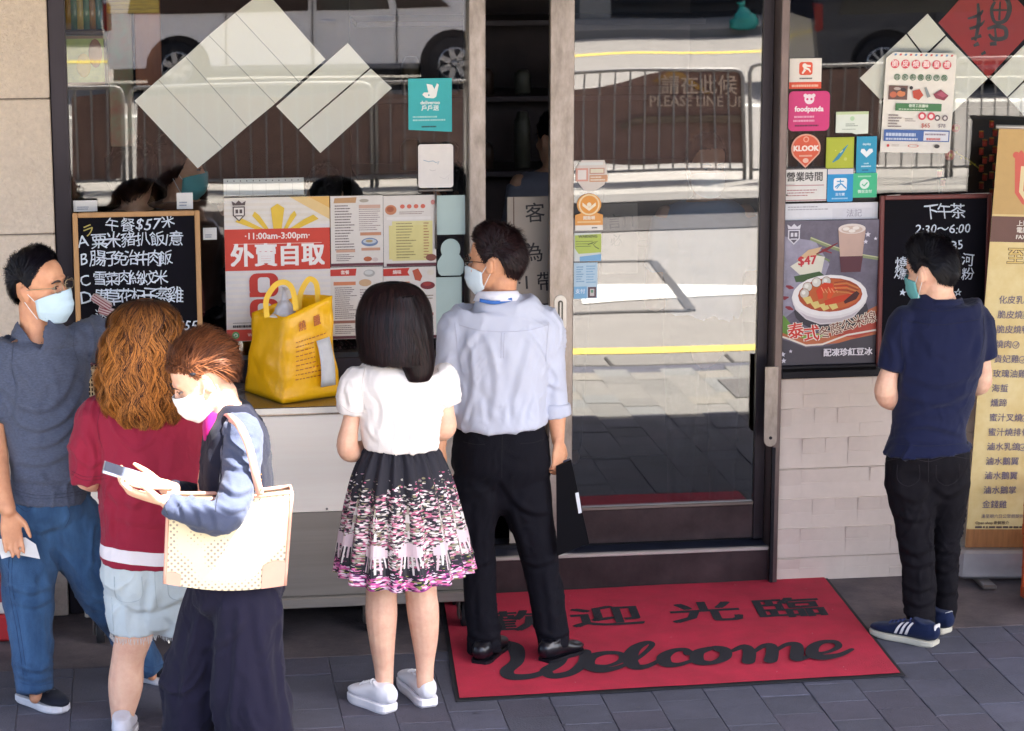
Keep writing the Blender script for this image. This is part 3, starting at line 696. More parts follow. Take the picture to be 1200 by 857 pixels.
papers('white paper diamond half covered by the lamb and goose price poster', [[(1007, 92), (1035, 120), (1072, 56), (1040, 61)][:0] or [(1007, 92), (1032, 118), (1082, 66), (1062, 40)], [(1063, 39), (1083, 65), (1108, 41), (1087, 16)], [(1033, 119), (1080, 168), (1158, 92), (1109, 42)]])
papers('white paper diamond behind the top of the gold banner', [[(1160, 93), (1180, 114), (1222, 72), (1203, 50)], [(1181, 115), (1203, 140), (1246, 96), (1224, 73)]])
mred = mat('red_paper', 'B62A2C', .7, vary=.05, vs=4, bump=.05, k=.8)
rd_ = papers('red diamond paper with a black brush character at the top of the right window', [[(1099, 27), (1158, 92), (1218, 27), (1158, -38)]], m=mred, Y=.055)
# the brush character, strokes of changing width, laid on its side as it hangs
ink = G(); bk = flat('16141A')
def stroke(pts, wd, Y=.052, g=None):
    n = len(pts); pts = catmull([np.array([x, y, w]) for (x, y), w in zip(pts, wd)], 5)
    V = []
    for i, p in enumerate(pts):
        a, b = pts[max(i-1, 0)], pts[min(i+1, len(pts)-1)]; dx, dy = b[0]-a[0], b[1]-a[1]; L = math.hypot(dx, dy)+1e-9
        for s_ in (1, -1): q = P(p[0]-dy/L*p[2]/2*s_, p[1]+dx/L*p[2]/2*s_, Y); V.append(q)
    (g or ink).add(V, [(2*i, 2*i+1, 2*i+3, 2*i+2) for i in range(len(pts)-1)])
for pts, wd in (([(1146, 4), (1147, 25), (1143, 48)], [3, 5, 3]), ([(1134, 22), (1147, 18), (1152, 12)], [2, 4, 2]), ([(1136, 34), (1148, 30), (1154, 24)], [3, 4, 1]), ([(1138, 46), (1150, 42)], [3, 4]),
                ([(1163, 0), (1178, -2), (1183, 10), (1178, 24), (1166, 26), (1162, 12), (1166, 2)], [3, 5, 6, 5, 4, 4, 3]), ([(1172, 2), (1171, 24)], [2, 3]), ([(1163, 12), (1182, 12)], [3, 2]),
                ([(1157, 34), (1168, 31), (1178, 34), (1178, 44), (1165, 46), (1159, 40)], [3, 5, 5, 5, 5, 3]), ([(1166, 32), (1167, 44)], [2, 3]), ([(1160, 52), (1168, 51)], [4, 5]), ([(1141, 54), (1147, 51)], [3, 5]), ([(1150, 64), (1155, 61)], [3, 4])):
    stroke(pts, wd)
ink.obj('brush_character', bk, rd_)

# ============================================================ posters on the left window
YP = .012
t, p = card('takeaway_poster', 'red and white takeaway self pickup poster behind the yellow bag', 'poster', (264, 231, 387, 399), YP, 'EFE6DC')
for i in range(26): p.r(0, i/26, 1, (i+.5)/26, 'ECE1D2' if i < 5 else 'E9E2DE')
p.poly([(.62, 0), (1, 0), (1, .16)], 'F1CE8E'); p.poly([(.8, 0), (1, 0), (1, .08)], 'EDBB66')
for x, w, h in ((.16, .13, .06), (.30, .07, .10), (.44, .13, .15), (.60, .06, .10), (.70, .14, .07)):
    sk_ = (x+w/2-.5)*.35
    p.poly([(.5+(x-.5)*.62, .217), (.5+(x+w-.5)*.62, .217), (x+w+sk_*.6, .225-h), (x+w/2+sk_*.8, .205-h-.01), (x+sk_*.6, .225-h)], 'F2C83F')
p.r(0, .217, 1, .505, 'D8432F')
p.t(.5, .268, .062, '·11:00am-3:00pm·', 'FBEFE6', .022, sx=1.0)
p.r(.08, .318, .92, .322, 'F3C8BA')
p.t(.5, .41, .165, '外賣自取', 'FDF6F0', .035, sx=.98)
def crest(p, x, y, s, col, bg='EFE6DC'):
    a = p.w/p.h
    p.poly([(x-s, y-s*a), (x+s, y-s*a), (x+s, y+s*.5*a), (x, y+s*1.5*a), (x-s, y+s*.5*a)], col)
    p.poly([(x-s*.8, y-s*.8*a), (x+s*.8, y-s*.8*a), (x+s*.8, y+s*.4*a), (x, y+s*1.25*a), (x-s*.8, y+s*.4*a)], bg)
    p.r(x-s*.55, y-s*.5*a, x-s*.1, y+.15*s*a, col); p.r(x+s*.1, y-s*.5*a, x+s*.55, y+.15*s*a, col); p.r(x-s*.6, y+s*.45*a, x+s*.6, y+s*.65*a, col)
    p.poly([(x-s, y-s*1.15*a), (x-s*1.15, y-s*1.9*a), (x-s*.5, y-s*1.5*a), (x, y-s*2*a), (x+s*.5, y-s*1.5*a), (x+s*1.15, y-s*1.9*a), (x+s, y-s*1.15*a)], col)
crest(p, .14, .1, .058, '5B4A48')
p.rnd(.225, .525, .5, .69, 'CE3A2C', .07); p.rnd(.305, .553, .42, .66, 'E9E2DE', .03)
p.r(.225, .66, .31, .69, 'CE3A2C'); p.rnd(.225, .705, .5, .86, 'CE3A2C', .07); p.rnd(.3, .735, .43, .83, 'E9E2DE', .03)
p.r(.06, .868, .3, .871, '3A3434'); p.lines(.06, .878, .34, .9, 1, '3A3434', .8, 3); p.r(.0, .915, 1, .995, 'D04434')
p.disc(.085, .955, .035, '4CA45A'); p.disc(.085, .955, .02, 'D9E8D8', hole=.5); p.t(.29, .955, .032, 'Whatsapp', 'F3D9D0', .02)
p.done(t)
menus = [((387.5, 229.5, 449, 312), 'cream menu sheet of small print with a blue dish, upper left of four', 0), ((449.5, 229, 511, 312), 'menu sheet with a yellow price panel, upper right of four', 1),
         ((387.5, 313, 449, 397), 'menu sheet with a red tab and a pale bowl beside the yellow bag', 2), ((449.5, 313, 511, 397), 'menu sheet with a red tab and roast meat pictures, lower right of four', 3)]
for b, lb, k in menus:
    t, p = card('menu_sheet', lb, 'menu', b, YP, 'E9E0D6', group='four menu sheets taped to the window')
    tx = '6E5C5C'
    if k == 0:
        p.poly([(.08, .03), (.5, .02), (.48, .1), (.06, .1)], 'C89A6A'); p.lines(.08, .12, .46, .78, 17, tx, .4, 1); p.lines(.54, .18, .95, .5, 11, '9A8480', .35, 2)
        p.r(.54, .13, .95, .18, 'D8B09A'); p.r(.1, .76, .46, .8, 'D6A68C'); p.lines(.1, .82, .46, .93, 4, tx, .4, 3)
        p.r(.56, .52, .96, .565, 'D0926E'); p.r(.58, .74, .94, .78, 'D6A080'); p.disc(.74, .66, .16, '7788A8', .06); p.disc(.74, .65, .13, 'C5CDD6', .035); p.disc(.73, .645, .07, 'B8A070', .02)
        p.disc(.70, .9, .08, 'C06A45', .035); p.disc(.84, .91, .06, 'D8C6C0', .03); p.disc(.64, .07, .09, 'B5AA98', .025); p.r(.0, .955, 1, .995, '6A3640')
    if k == 1:
        p.disc(.14, .2, .11, 'D08860', .07); p.disc(.13, .19, .07, 'B06040', .04)
        for i in range(4): p.disc(.36+i*.13, .155, .045, 'E0725A', .03)
        p.lines(.3, .22, .85, .27, 2, 'A08478', .4, 5); p.r(.06, .3, .9, .34, 'F2EAE2')
        p.r(.16, .36, .93, .92, 'E9DD9A'); p.r(.1, .42, .93, .9, 'E8DA92')
        for i in range(13): p.lines(.24, .38+i*.04, .62, .405+i*.04, 1, '9A8A5A', .55, 9+i); p.lines(.76, .38+i*.04, .88, .405+i*.04, 1, 'B06A4A', .55, 30+i)
        p.disc(.9, .88, .1, '8A5040', .05); p.disc(.94, .1, .04, 'D88A80', .035); p.r(.05, .955, 1, .995, '6A3640')
    if k == 2:
        p.poly([(0, .03), (.5, .02), (.48, .12), (.52, .12), (.0, .12)], 'CF3B2C'); p.t(.28, .075, .06, '套餐', 'F5E2D8', .03); p.disc(.74, .09, .11, 'B8B4AC', .05); p.disc(.73, .08, .08, 'DAD8D2', .03)
        p.r(.06, .2, .48, .25, 'DE8A60'); p.lines(.08, .27, .5, .72, 16, tx, .4, 11); p.disc(.66, .22, .12, 'D6AE84', .05); p.lines(.56, .3, .96, .72, 12, '9A8480', .4, 12)
        p.r(.04, .74, .5, .78, 'A06A5A'); p.lines(.08, .8, .5, .93, 5, tx, .4, 13); p.r(0, .955, 1, .995, '6A3640')
    if k == 3:
        p.poly([(0, .02), (.5, .01), (.46, .07), (.5, .12), (.0, .12)], 'CF3B2C'); p.t(.26, .07, .06, '燒味', 'F5E2D8', .03)
        p.poly([(.55, .05), (.66, .02), (.74, .13), (.7, .2), (.6, .18)], 'C25A3C'); p.disc(.84, .26, .14, '7E2A30', .055); p.disc(.83, .24, .08, 'A83A34', .03); p.disc(.9, .08, .07, 'E8DCC8', .04)
        p.r(.1, .2, .5, .25, 'DE8A60'); p.lines(.1, .28, .5, .7, 14, tx, .4, 14); p.lines(.6, .38, .95, .62, 6, '8A7A60', .4, 15); p.r(.56, .64, .95, .68, 'C0706A'); p.lines(.6, .7, .95, .93, 8, tx, .4, 16); p.r(0, .955, 1, .995, '6A3640')
    p.done(t)
# pale frosted cards beside the menus
mint = mat('frosted_mint_card', 'BFD3CC', .5, vary=.04, k=.8)
for b, lb, sh in (((512, 229, 545, 275), 'pale mint card at the top of the strip beside the menus', None), ((509, 325, 541, 392), 'long pale mint card beside the menus just above the counter', None)):
    t, p = card('mint_card', lb, 'card', b, YP+.004, 'BFD3CC', m=mint)
sh = [(.5+.36*math.cos(R(a)), .3-.28*math.sin(R(a))) for a in range(-30, 211, 15)]+[(.02, .62), (.0, .75), (.05, .93), (.15, 1), (.85, 1), (.96, .93), (1, .75), (.98, .62)]
card('rounded_mint_card', 'pale mint card cut with a round head and shoulders outline', 'card', (512, 279, 544, 323), YP+.004, 'BFD3CC', m=mint, shape=sh)
t, p = card('paper_strip', 'clear plastic strip of white paper above the takeaway poster', 'paper', (262, 209, 356, 229), .05, 'E6E6E2')
for i in range(6): p.r(.03+i*.165, .3, .035+i*.165, .98, 'B8B8B6')
for i in range(12): p.disc(.05+i*.08, .13, .008, '5A5656')
p.done(t)
for b, lb in (((86, 235, 114, 248), 'small white label left above the wooden framed chalkboard'), ((207, 226, 226, 245), 'small white ticket clipped over the top edge of the chalkboard'), ((238, 267, 254, 281), 'tiny white label to the right of the chalkboard')):
    t, p = card('paper_label', lb, 'label', b, .0, 'E2E0DC'); p.lines(.15, .5, .85, .85, 2, '8890A0', .5, 4); p.done(t)
# teal delivery sign
t, p = card('teal_delivery_sign', 'teal delivery rider sign with a white kangaroo emblem', 'sign', (478.5, 92, 529.5, 155), .018, '2FB4B8', shape=[(0, 0), (1, 0), (1, 1), (0, .95)])
p.poly([(.42, .10), (.55, .12), (.60, .20), (.66, .09), (.70, .12), (.64, .34), (.58, .37), (.40, .36), (.32, .30), (.36, .26), (.46, .26)], 'F2F5F2'); p.disc(.47, .31, .02, '2FB4B8')
p.t(.5, .45, .095, 'deliveroo', 'E8F4F2', .03); p.t(.5, .555, .11, '戶戶送', 'E8F4F2', .03); p.lines(.1, .68, .9, .8, 2, 'A8DEDC', .5, 4, seg=4); p.lines(.3, .87, .7, .91, 1, '17484C', .7, 5)
p.done(t)
# whiteboard on its little stand
t, p = card('whiteboard_sign', 'small rounded whiteboard on a stand with a faint blue scribble', 'sign', (490, 169, 531, 220), .0, 'F0E9E2', th=.008, rad=.012)
p.line([(.15, .36), (.3, .40), (.42, .38), (.5, .42), (.6, .40), (.55, .46)], .02, '9FB4C4'); p.line([(.32, .58), (.4, .61), (.5, .59)], .012, 'C4BEB8'); p.line([(.6, .75), (.75, .8), (.9, .7), (.85, .82)], .01, 'D2CCC6'); p.done(t)
g = G(); g.tube([(0, .004, .004), (0, .004, -.26)], .004, n=8); g.tube([(-.07, .004, -.012), (.07, .004, -.012)], .005, n=8); g.obj('stand', m_steell, t, True, True)
# wooden framed chalkboard
def board(name, label, box, Y, frame, fw, lean, m_f, group=None):
    x0, x1, z0, z1 = rect(*box, Y); w, h = x1-x0, z1-z0
    t = thing(name, ((x0+x1)/2, Y, z0), label, 'chalkboard', group, rot=(lean, 0, 0))
    G().box(-w/2+fw*.5, w/2-fw*.5, -.004, .008, fw*.5, h-fw*.5).obj('slate', mat('chalk_slate', '100E15', .8, vary=.4, vs=4, bump=.02, spec=.12), t, local=True)
    for b in ((-w/2, -w/2+fw, 0, h), (w/2-fw, w/2, 0, h)): G().box(b[0], b[1], -.012, .01, b[2], b[3], bev=.003).obj('frame_side', m_f, t, local=True)
    for b in ((-w/2+fw+.0005, w/2-fw-.0005, 0, fw), (-w/2+fw+.0005, w/2-fw-.0005, h-fw, h)): G().box(b[0], b[1], -.0118, .0098, b[2], b[3], bev=.003).obj('frame_rail', m_f, t, local=True)
    p_ = Print(w, h, y=-.0045, mirror=True); p_.owner = t; return t, p_
m_wood = mat('pine_frame', 'C0905C', .55, vary=.15, vs=8, stretch=(3, 3, .5), bump=.1, k=.85)
t, p = board('menu_chalkboard', 'wooden framed lunch chalkboard with white chalk dishes and prices', (88, 250, 237, 466), -.12, None, .021, R(-5), m_wood)
ck = mat('chalk_white', 'D4DCE6', .9, vary=.2, vs=40, k=.85)
def row(y, items, size, bold=.0025):
    r = random.Random(int(y*1000))
    for x, ch in items: p.t(x, y+r.uniform(-.004, .004), size*r.uniform(.9, 1.08), ch, ck, bold, rot=r.uniform(-5, 5), sx=1.0)
def spread(s, x0, x1): return [(x0+(x1-x0)*i/(len(s)-1), c) for i, c in enumerate(s)]
p.t(.12, .10, .07, 'ラ', mat('chalk_yellow', 'B8A860', .9), .01, rot=12)
row(.075, [(.31, '午'), (.43, '餐')], .078); p.t(.585, .072, .085, '$57', ck, .004, shear=.15); p.t(.75, .058, .075, '米', ck, .004, rot=14)
row(.155, [(.075, 'A')]+spread('粟米豬扒飯', .2, .66)+[(.72, '\\'), (.775, '/')][:0]+[(.735, '/'), (.81, '意')], .088)
row(.255, [(.08, 'B')]+spread('腸仔免治牛肉飯', .19, .72), .086)
row(.36, [(.08, 'C')]+spread('雪菜肉絲炆米', .20, .68), .086)
row(.455, [(.085, 'D')]+spread('蟲草花杞子蒸雞', .205, .79), .090)
row(.555, [(.2, '送'), (.36, '湯'), (.43, '又')], .07)
p.t(.87, .62, .075, '$55', ck, .004, shear=.2)
(p.done(t, 'chalk_mark') if p.g.V else None)
# candy packets and basket on the counter in front of it
bp = P(112, 458, -.3); zt_ = zct
t = thing('basket', (bp.x, -.3, zct), 'cream plastic lattice basket on the counter beside the left man', 'basket')
g = G(); xa, xb = P(99, 440, -.3).x, P(130, 440, -.3).x; hz = P(110, 425, -.3).z-zct
rim = [(xa, -.38, zct+hz), (xb, -.38, zct+hz*.75), (xb+.06, -.2, zct+hz), (xa, -.2, zct+hz), (xa, -.38, zct+hz)]
mb = mat('cream_plastic', 'D8BE98', .45)
for a, b in zip(rim, rim[1:]):
    G().tube([a, b], .006, n=6).obj('rim', mb, t)
    n = 9
    for i in range(n+1):
        q = [a[k]+(b[k]-a[k])*i/n for k in range(3)]; cx, cy = (xa+xb)/2, -.29
        g.tube([(q[0]*.9+cx*.1, q[1]*.9+cy*.1, zct+.003), q], .0022, n=4)
    for j in range(1, 8):
        k = j/8; l = .9+.1*k
        qa = (a[0]*l+cx*(1-l), a[1]*l+cy*(1-l), zct+(a[2]-zct)*k); qb = (b[0]*l+cx*(1-l), b[1]*l+cy*(1-l), zct+(b[2]-zct)*k); g.tube([qa, qb], .0022, n=4)
lo = g.obj('lattice', mb, t); lo['kind'] = 'stuff'
rr = random.Random(9)
for i, (px, py, a) in enumerate(((108, 418, 80), (118, 414, 50), (126, 420, 100), (122, 408, 20), (112, 410, 130))):
    c = P(px, py, -.31+.02*i)
    t = thing('sweet_packet', c, ('pink striped sweet packet upright at the left in the basket', 'brown striped sweet packet leaning in the middle of the basket', 'pink striped sweet packet upright at the right in the basket', 'topmost striped sweet packet lying across the basket', 'striped sweet packet tilted back at the rear of the basket')[i], 'sweet packet', 'striped sweet packets in the basket')
    Mx = Matrix.Rotation(R(a), 4, 'Y'); g = G().box(-.035, .035, -.006, .006, -.016, .016, bev=.005, M=Mx); g.obj('wrapper', flat(('C98E94', '8A5A5C', 'D0A0A4', 'B87880', '7A4A50')[i]), t, local=True)
    g = G()
    for k in range(5): g.box(-.03+k*.014, -.024+k*.014, -.0075, -.0061, -.014, .014, M=Mx)
    g.obj('stripe', flat('4A2A34'), t, local=True)
for (px, py, a, lb) in ((119, 354, 35, 'upper striped snack bag tucked before the chalkboard'), (128, 366, 20, 'lower striped snack bag tucked before the chalkboard')):
    c = P(px, py, -.16); t = thing('snack_bag', c, lb, 'snack bag', 'snack bags before the chalkboard')
    Mx = Matrix.Rotation(R(a), 4, 'Y'); G().box(-.045, .045, -.012, .012, -.018, .018, bev=.008, M=Mx).obj('wrapper', flat('C8B4B0'), t, local=True)
    g = G()
    for k in range(3): g.box(-.043, .043, -.0135, -.0121, -.013+k*.01, -.009+k*.01, M=Mx)
    g.obj('stripe', flat('8A3A44'), t, local=True)

# ============================================================ the yellow carrier bag
def bagmesh():
    Yb = -.27; c = P(342, 452, Yb)
    bot = [P(286, 426, -.20), P(331, 458, -.46), P(399, 437, -.34), P(360, 424, -.1)]
    for q in bot: q.z = zct+.003
    # a box bag seen edge-on: left face, right face
    top = [P(295, 366, -.19), P(335, 371, -.40), P(389, 347, -.33), P(352, 345, -.12)]
    for q in top: q.z = top[1].z*.0+q.z
    return bot, top
bot, top = bagmesh()
t = thing('yellow_carrier_bag', ((bot[1].x+bot[3].x)/2, -.3, zct), 'bright yellow takeaway carrier bag with red print and a white receipt', 'carrier bag')
V = []; F = []; NU, NV = 12, 16; ring = 4*NU
for j in range(NV+1):
    v = j/NV
    for s_ in range(4):
        for i in range(NU):
            u = i/NU; a = bot[s_].lerp(bot[(s_+1) % 4], u); b = top[s_].lerp(top[(s_+1) % 4], u); q = a.lerp(b, v)
            ce = (bot[0]+bot[1]+bot[2]+bot[3])/4; o = Vector((q.x-ce.x, q.y-ce.y, 0)).normalized()
            q = q+o*(.016*math.sin(math.pi*u)*math.sin(math.pi*min(1, v*1.1))-.010*math.sin(math.pi*v)**2*(1 if u < .04 else 0)); V.append(q)
for j in range(NV):
    for i in range(ring): F.append((j*ring+i, j*ring+(i+1) % ring, (j+1)*ring+(i+1) % ring, (j+1)*ring+i))
F.append(tuple(range(ring-1, -1, -1)))
Vn = np.array([tuple(v) for v in V]); Vn += np.stack([wob(Vn, .11, 21), wob(Vn, .07, 22)+.5*np.abs(wob(Vn, .10, 25)), wob(Vn, .13, 23)*.5], 1)*.0042*np.clip((Vn[:, 2:]-zct)/.03, 0, 1)
my = mat('yellow_film', 'FFBC12', .34, vary=.04, vs=6, bump=.45, bs=18, spec=.4, k=1.0, crease=.4)
o = mk('bag_body', Vn, F, my, t, smooth=True); md = o.modifiers.new('thickness', 'SOLIDIFY'); md.thickness = .0015
mh = mat('yellow_handle', 'F8C43A', .45, k=1.0)
for nm, pts, Y in (('handle', [(313, 372), (312, 352), (322, 335), (334, 331), (343, 340), (347, 364)], -.36), ('handle', [(350, 362), (352, 345), (358, 332), (364, 327), (371, 334), (373, 358)], -.25)):
    w = [P(x, y, Y) for x, y in pts]; w = [Vector(q) for q in catmull([np.array(q) for q in w], 5)]
    V = []; F = []
    for i, q in enumerate(w):
        a, b = w[max(0, i-1)], w[min(len(w)-1, i+1)]; d_ = (b-a).normalized(); nn = Vector((d_.z, 0, -d_.x))*.011
        V += [q+nn+Vector((0, -.002, 0)), q-nn+Vector((0, -.002, 0)), q-nn+Vector((0, .002, 0)), q+nn+Vector((0, .002, 0))]
    for i in range(len(w)-1):
        for k in range(4): F.append((4*i+k, 4*i+(k+1) % 4, 4*i+4+(k+1) % 4, 4*i+4+k))
    mk(nm, V, F, mh, t)
# right face print: red characters and rows, on the face between bot[1],bot[2],top
def face(u, v, off=.018):
    a = bot[1].lerp(bot[2], u); b = top[1].lerp(top[2], u); q = a.lerp(b, v); n_ = (bot[2]-bot[1]).cross(top[1]-bot[1]).normalized()
    if n_.y > 0: n_ = -n_
    ce = .016*math.sin(math.pi*u)*math.sin(math.pi*min(1, v*1.1)); return q+n_*(ce+off-.008)
def facetxt(s, u, v, size, bold, m):
    V, F = glyphs(s, size, bold); Wd = (bot[2]-bot[1]).length; Hd = (top[1]-bot[1]).length
    mk('lettering', [face(u+a/Wd, v+b/Hd, .018+e) for a, b, e in V], F, m, t)
mr_ = flat('CC6A22')
for s, v in (('燒', .82), ('臘', .82)): facetxt(s, .32 if s == '燒' else .62, v, .04, .02, mr_)
g = G(); r_ = random.Random(4)
for k in range(9):
    v = .66-k*.052; u = .18 if k < 9 else .14; end = .52 if k in (1, 2, 3, 4, 5) else .78
    while u < end:
        w = r_.uniform(.02, .07); g.add([face(u, v), face(u+w, v), face(u+w, v+.011), face(u, v+.011)], [(0, 1, 2, 3)]); u += w+.02
g.obj('small_print', mr_, t)['kind'] = 'stuff'
rc = G(); pts = [[face(.56+.27*i/3+.06*j/6, .62-.50*j/6, .021+.014*math.sin(j/6*3.1)) for i in range(4)] for j in range(7)]
rc.add([q for r_ in pts for q in r_], [(j*4+i, j*4+i+1, j*4+i+5, j*4+i+4) for j in range(6) for i in range(3)])
ro = rc.obj('receipt', mat('receipt_paper', 'F2F0EE', .7, k=.85), t, True); ro.modifiers.new('s', 'SOLIDIFY').thickness = .0006
g = G(); c = P(334, 362, -.3); g.ball((c.x, c.y, c.z-.01), (.045, .03, .05), 14); Vn = np.array(g.V); Vn += np.stack([wob(Vn, .05, 1), wob(Vn, .05, 2), wob(Vn, .06, 3)], 1)*.006
cc = P(333, 340, -.3); g2 = G().tube([(c.x, c.y, c.z+.02), (cc.x, cc.y, cc.z-.01), (cc.x+.004, cc.y, cc.z+.008)], [.02, .008, .014], n=10, sub=3)
tt = thing('takeaway_parcel', (c.x, c.y, c.z-.05), 'knotted translucent white parcel sticking out of the yellow bag', 'parcel')
mk('sack', Vn, g.F, mat('milky_film', 'D8D4D6', .35, k=.85), tt, smooth=True); g2.obj('knot', mat('milky_film', 'D8D4D6', .35), tt, True)
tt = thing('folded_napkin', P(322, 368, -.32), 'white folded napkin at the mouth of the yellow bag', 'napkin')
a_, b_, c_, d_ = P(316, 371, -.34), P(338, 372, -.36), P(333, 363, -.28), P(322, 364, -.26)
o = mk('napkin_sheet', [a_, b_, c_, d_], [(0, 1, 2, 3)], flat('F0EEEC'), tt); o.modifiers.new('s', 'SOLIDIFY').thickness = .004

# ============================================================ stickers on the door
YD = DY-.009
t, p = card('window_sticker', 'pale round topped sticker with peach and white bars, topmost on the door', 'sticker', (674, 188, 712, 224), YD, 'D8CCC2', shape=[(.2, 0), (.9, 0), (.95, .2), (1, .5), (.9, .8), (.6, 1), (.3, 1), (.08, .7), (.0, .4), (.05, .2)])
p.r(.12, .06, .86, .16, 'DADAD6'); p.r(.02, .25, .4, .68, 'D89C8C'); p.r(.08, .31, .34, .62, 'E6DCD4'); p.r(.44, .25, .9, .44, 'C08A78'); p.r(.47, .28, .87, .41, 'E0D6BC'); p.r(.44, .48, 1, .7, 'CE9670'); p.lines(.47, .5, .95, .68, 2, 'EADCC8', .5, 3); p.done(t)
t, p = card('orange_delivery_sticker', 'orange sticker with a round smiling emblem on the glass door', 'sticker', (674, 227, 706.5, 270), YD, 'E8A050', shape=[(.5+.44*math.sin(R(a)), .30-.30*math.cos(R(a))) for a in range(-140, 141, 20)]+[(1, .58), (1, 1), (0, 1), (0, .58)])
p.disc(.5, .3, .38, 'F3D9A8', hole=.86); p.disc(.5, .3, .3, 'E89A3C'); p.poly([(.26, .24), (.5, .38), (.74, .24), (.74, .33), (.5, .47), (.26, .33)], 'F6E6C8'); p.disc(.5, .3, .08, 'F6E6C8')
p.t(.5, .665, .11, '開飯喇', 'F6E6D0', .03); p.r(.08, .75, .92, .79, 'F0C890'); p.r(0, .86, 1, 1, 'EFE6DA'); p.lines(.6, .9, .9, .95, 1, '3A3430', .7, 1); p.done(t)
t, p = card('warning_sticker', 'yellow green WARNING sticker under the orange one on the door', 'sticker', (673, 273, 704.5, 306), YD, 'DCE0DA')
p.poly([(.02, .08), (1, .04), (1, .7), (.16, .74), (.02, .55)], 'B9C85C'); p.t(.5, .13, .14, 'WARNING', '3E4A2C', .03); p.lines(.06, .26, .7, .52, 3, '6A7A3C', .3, 2); p.line([(.5, .42), (.7, .34), (.86, .3), (.7, .42), (.78, .5), (.92, .58)], .025, '2C3430')
p.poly([(.2, .84), (1, .76), (1, 1), (.2, 1)], '7FB2D8'); p.done(t)
t, p = card('blue_notice_sticker', 'light blue notice with a tiny phone picture, lowest on the door', 'sticker', (672.5, 308, 700, 350), YD, 'BFD8E6')
p.lines(.1, .08, .45, .55, 7, '7FA6C6', .45, 5); p.lines(.52, .06, .95, .58, 7, '8CB4D2', .45, 6); p.r(0, .66, .55, 1, '84B8DC'); p.t(.27, .8, .14, '支付', 'E8F2F8', .02); p.r(.6, .68, .95, .98, '5A3A44'); p.r(.68, .73, .87, .93, 'D0C8C4'); p.r(.72, .76, .83, .84, '6A9A7A'); p.done(t)

# ============================================================ stickers on the right window
YR = .018
t, p = card('rider_sticker', 'white sticker with an orange red running figure, topmost left on the right window', 'sticker', (925, 68.5, 962.5, 104), YR, 'EDE6DE')
p.rnd(.3, .12, .72, .55, 'E2502E', .08); p.disc(.47, .24, .07, 'F6EEE6'); p.line([(.4, .5), (.48, .38), (.44, .3), (.6, .36), (.66, .46)], [.05, .08, .07, .06, .04], 'F6EEE6'); p.line([(.52, .24), (.66, .26)], .06, 'F6EEE6'); p.lines(.32, .62, .72, .68, 1, '4A4444', .8, 2); p.r(0, .78, 1, 1, 'DE4A28'); p.lines(.08, .84, .92, .93, 1, 'F0C0A8', .8, 2); p.done(t)
t, p = card('pink_delivery_sticker', 'square pink delivery sticker with a white panda emblem', 'sticker', (924, 107, 972, 153.5), YR, 'D7307A', rad=.02)
p.disc(.5, .2, .12, 'F8E4EC'); p.disc(.4, .11, .045, 'F8E4EC'); p.disc(.6, .11, .045, 'F8E4EC'); p.disc(.45, .2, .028, 'D7307A'); p.disc(.55, .2, .028, 'D7307A')
p.t(.5, .45, .185, 'foodpanda', 'FAF0F4', .035, sx=.95); p.lines(.14, .6, .84, .66, 1, 'EFA8C4', .8, 3); p.lines(.12, .7, .86, .76, 1, 'EFA8C4', .8, 4); p.lines(.16, .83, .84, .88, 1, '6A1440', .8, 5); p.done(t)
pin = [(.5+.5*math.sin(R(a)), .42-.42*math.cos(R(a))) for a in range(-125, 126, 12)]+[(.5, 1)]
t, p = card('orange_pin_sticker', 'orange map pin shaped sticker reading KLOOK', 'sticker', (927, 157, 961.5, 197), YR, 'E8A890', shape=pin)
p.poly([(.5+(x-.5)*.9, .45+(y-.45)*.9) for x, y in pin], 'DE5A38'); p.t(.5, .43, .22, 'KLOOK', 'F8E8DE', .05); p.disc(.5, .16, .1, 'EFA68C', hole=.6); p.lines(.28, .6, .72, .66, 1, 'EFB8A0', .8, 2); p.disc(.5, .78, .1, 'F0C4B0', .07); p.done(t)
t, p = card('pale_green_card', 'small pale green and white card beside the pink delivery sticker', 'card', (979.5, 131, 1017.5, 157.5), YR, 'E2E8DC', shape=[(0, 0), (1, 0), (1, .97), (.62, 1), (.5, .94), (0, .92)])
p.r(0, 0, 1, .12, 'C8D8A8'); p.disc(.5, .3, .07, 'B8D8B0'); p.lines(.3, .5, .7, .66, 2, '7A8A78', .45, 3); p.lines(.2, .74, .8, .8, 1, 'A8B4A4', .6, 4); p.done(t)
t, p = card('lime_sticker', 'lime green sticker with a blue diagonal swoosh', 'sticker', (968, 161, 1000.5, 197.5), YR, 'A8B428')
p.r(.04, .04, .96, .96, 'B4BC2E'); p.line([(.24, .8), (.42, .66), (.55, .5), (.78, .24)], [.03, .13, .12, .02], '2E8AA8'); p.line([(.5, .5), (.6, .42)], .03, 'E8E4A0'); p.disc(.34, .42, .02, 'E8E070'); p.disc(.7, .7, .06, 'C8CC60'); p.done(t)
t, p = card('blue_heart_sticker', 'tall cyan sticker with a white heart emblem', 'sticker', (1003.5, 160, 1027, 202.5), YR, '1E9CC2')
p.t(.5, .21, .085, 'dayday', 'CDEAF2', .03); p.poly([(.5, .58), (.2, .42), (.24, .34), (.38, .34), (.5, .42), (.62, .34), (.78, .34), (.82, .42)], 'F0F8FA'); p.t(.5, .74, .07, 'cook', 'CDEAF2', .03); p.lines(.25, .79, .75, .84, 1, 'CDEAF2', .7, 2); p.lines(.3, .9, .75, .94, 1, '0E4A66', .7, 3); p.done(t)
t, p = card('opening_hours_card', 'white opening hours card with black characters under the orange pin', 'sign', (917, 197.5, 968.5, 236), YR, 'E8E4DE')
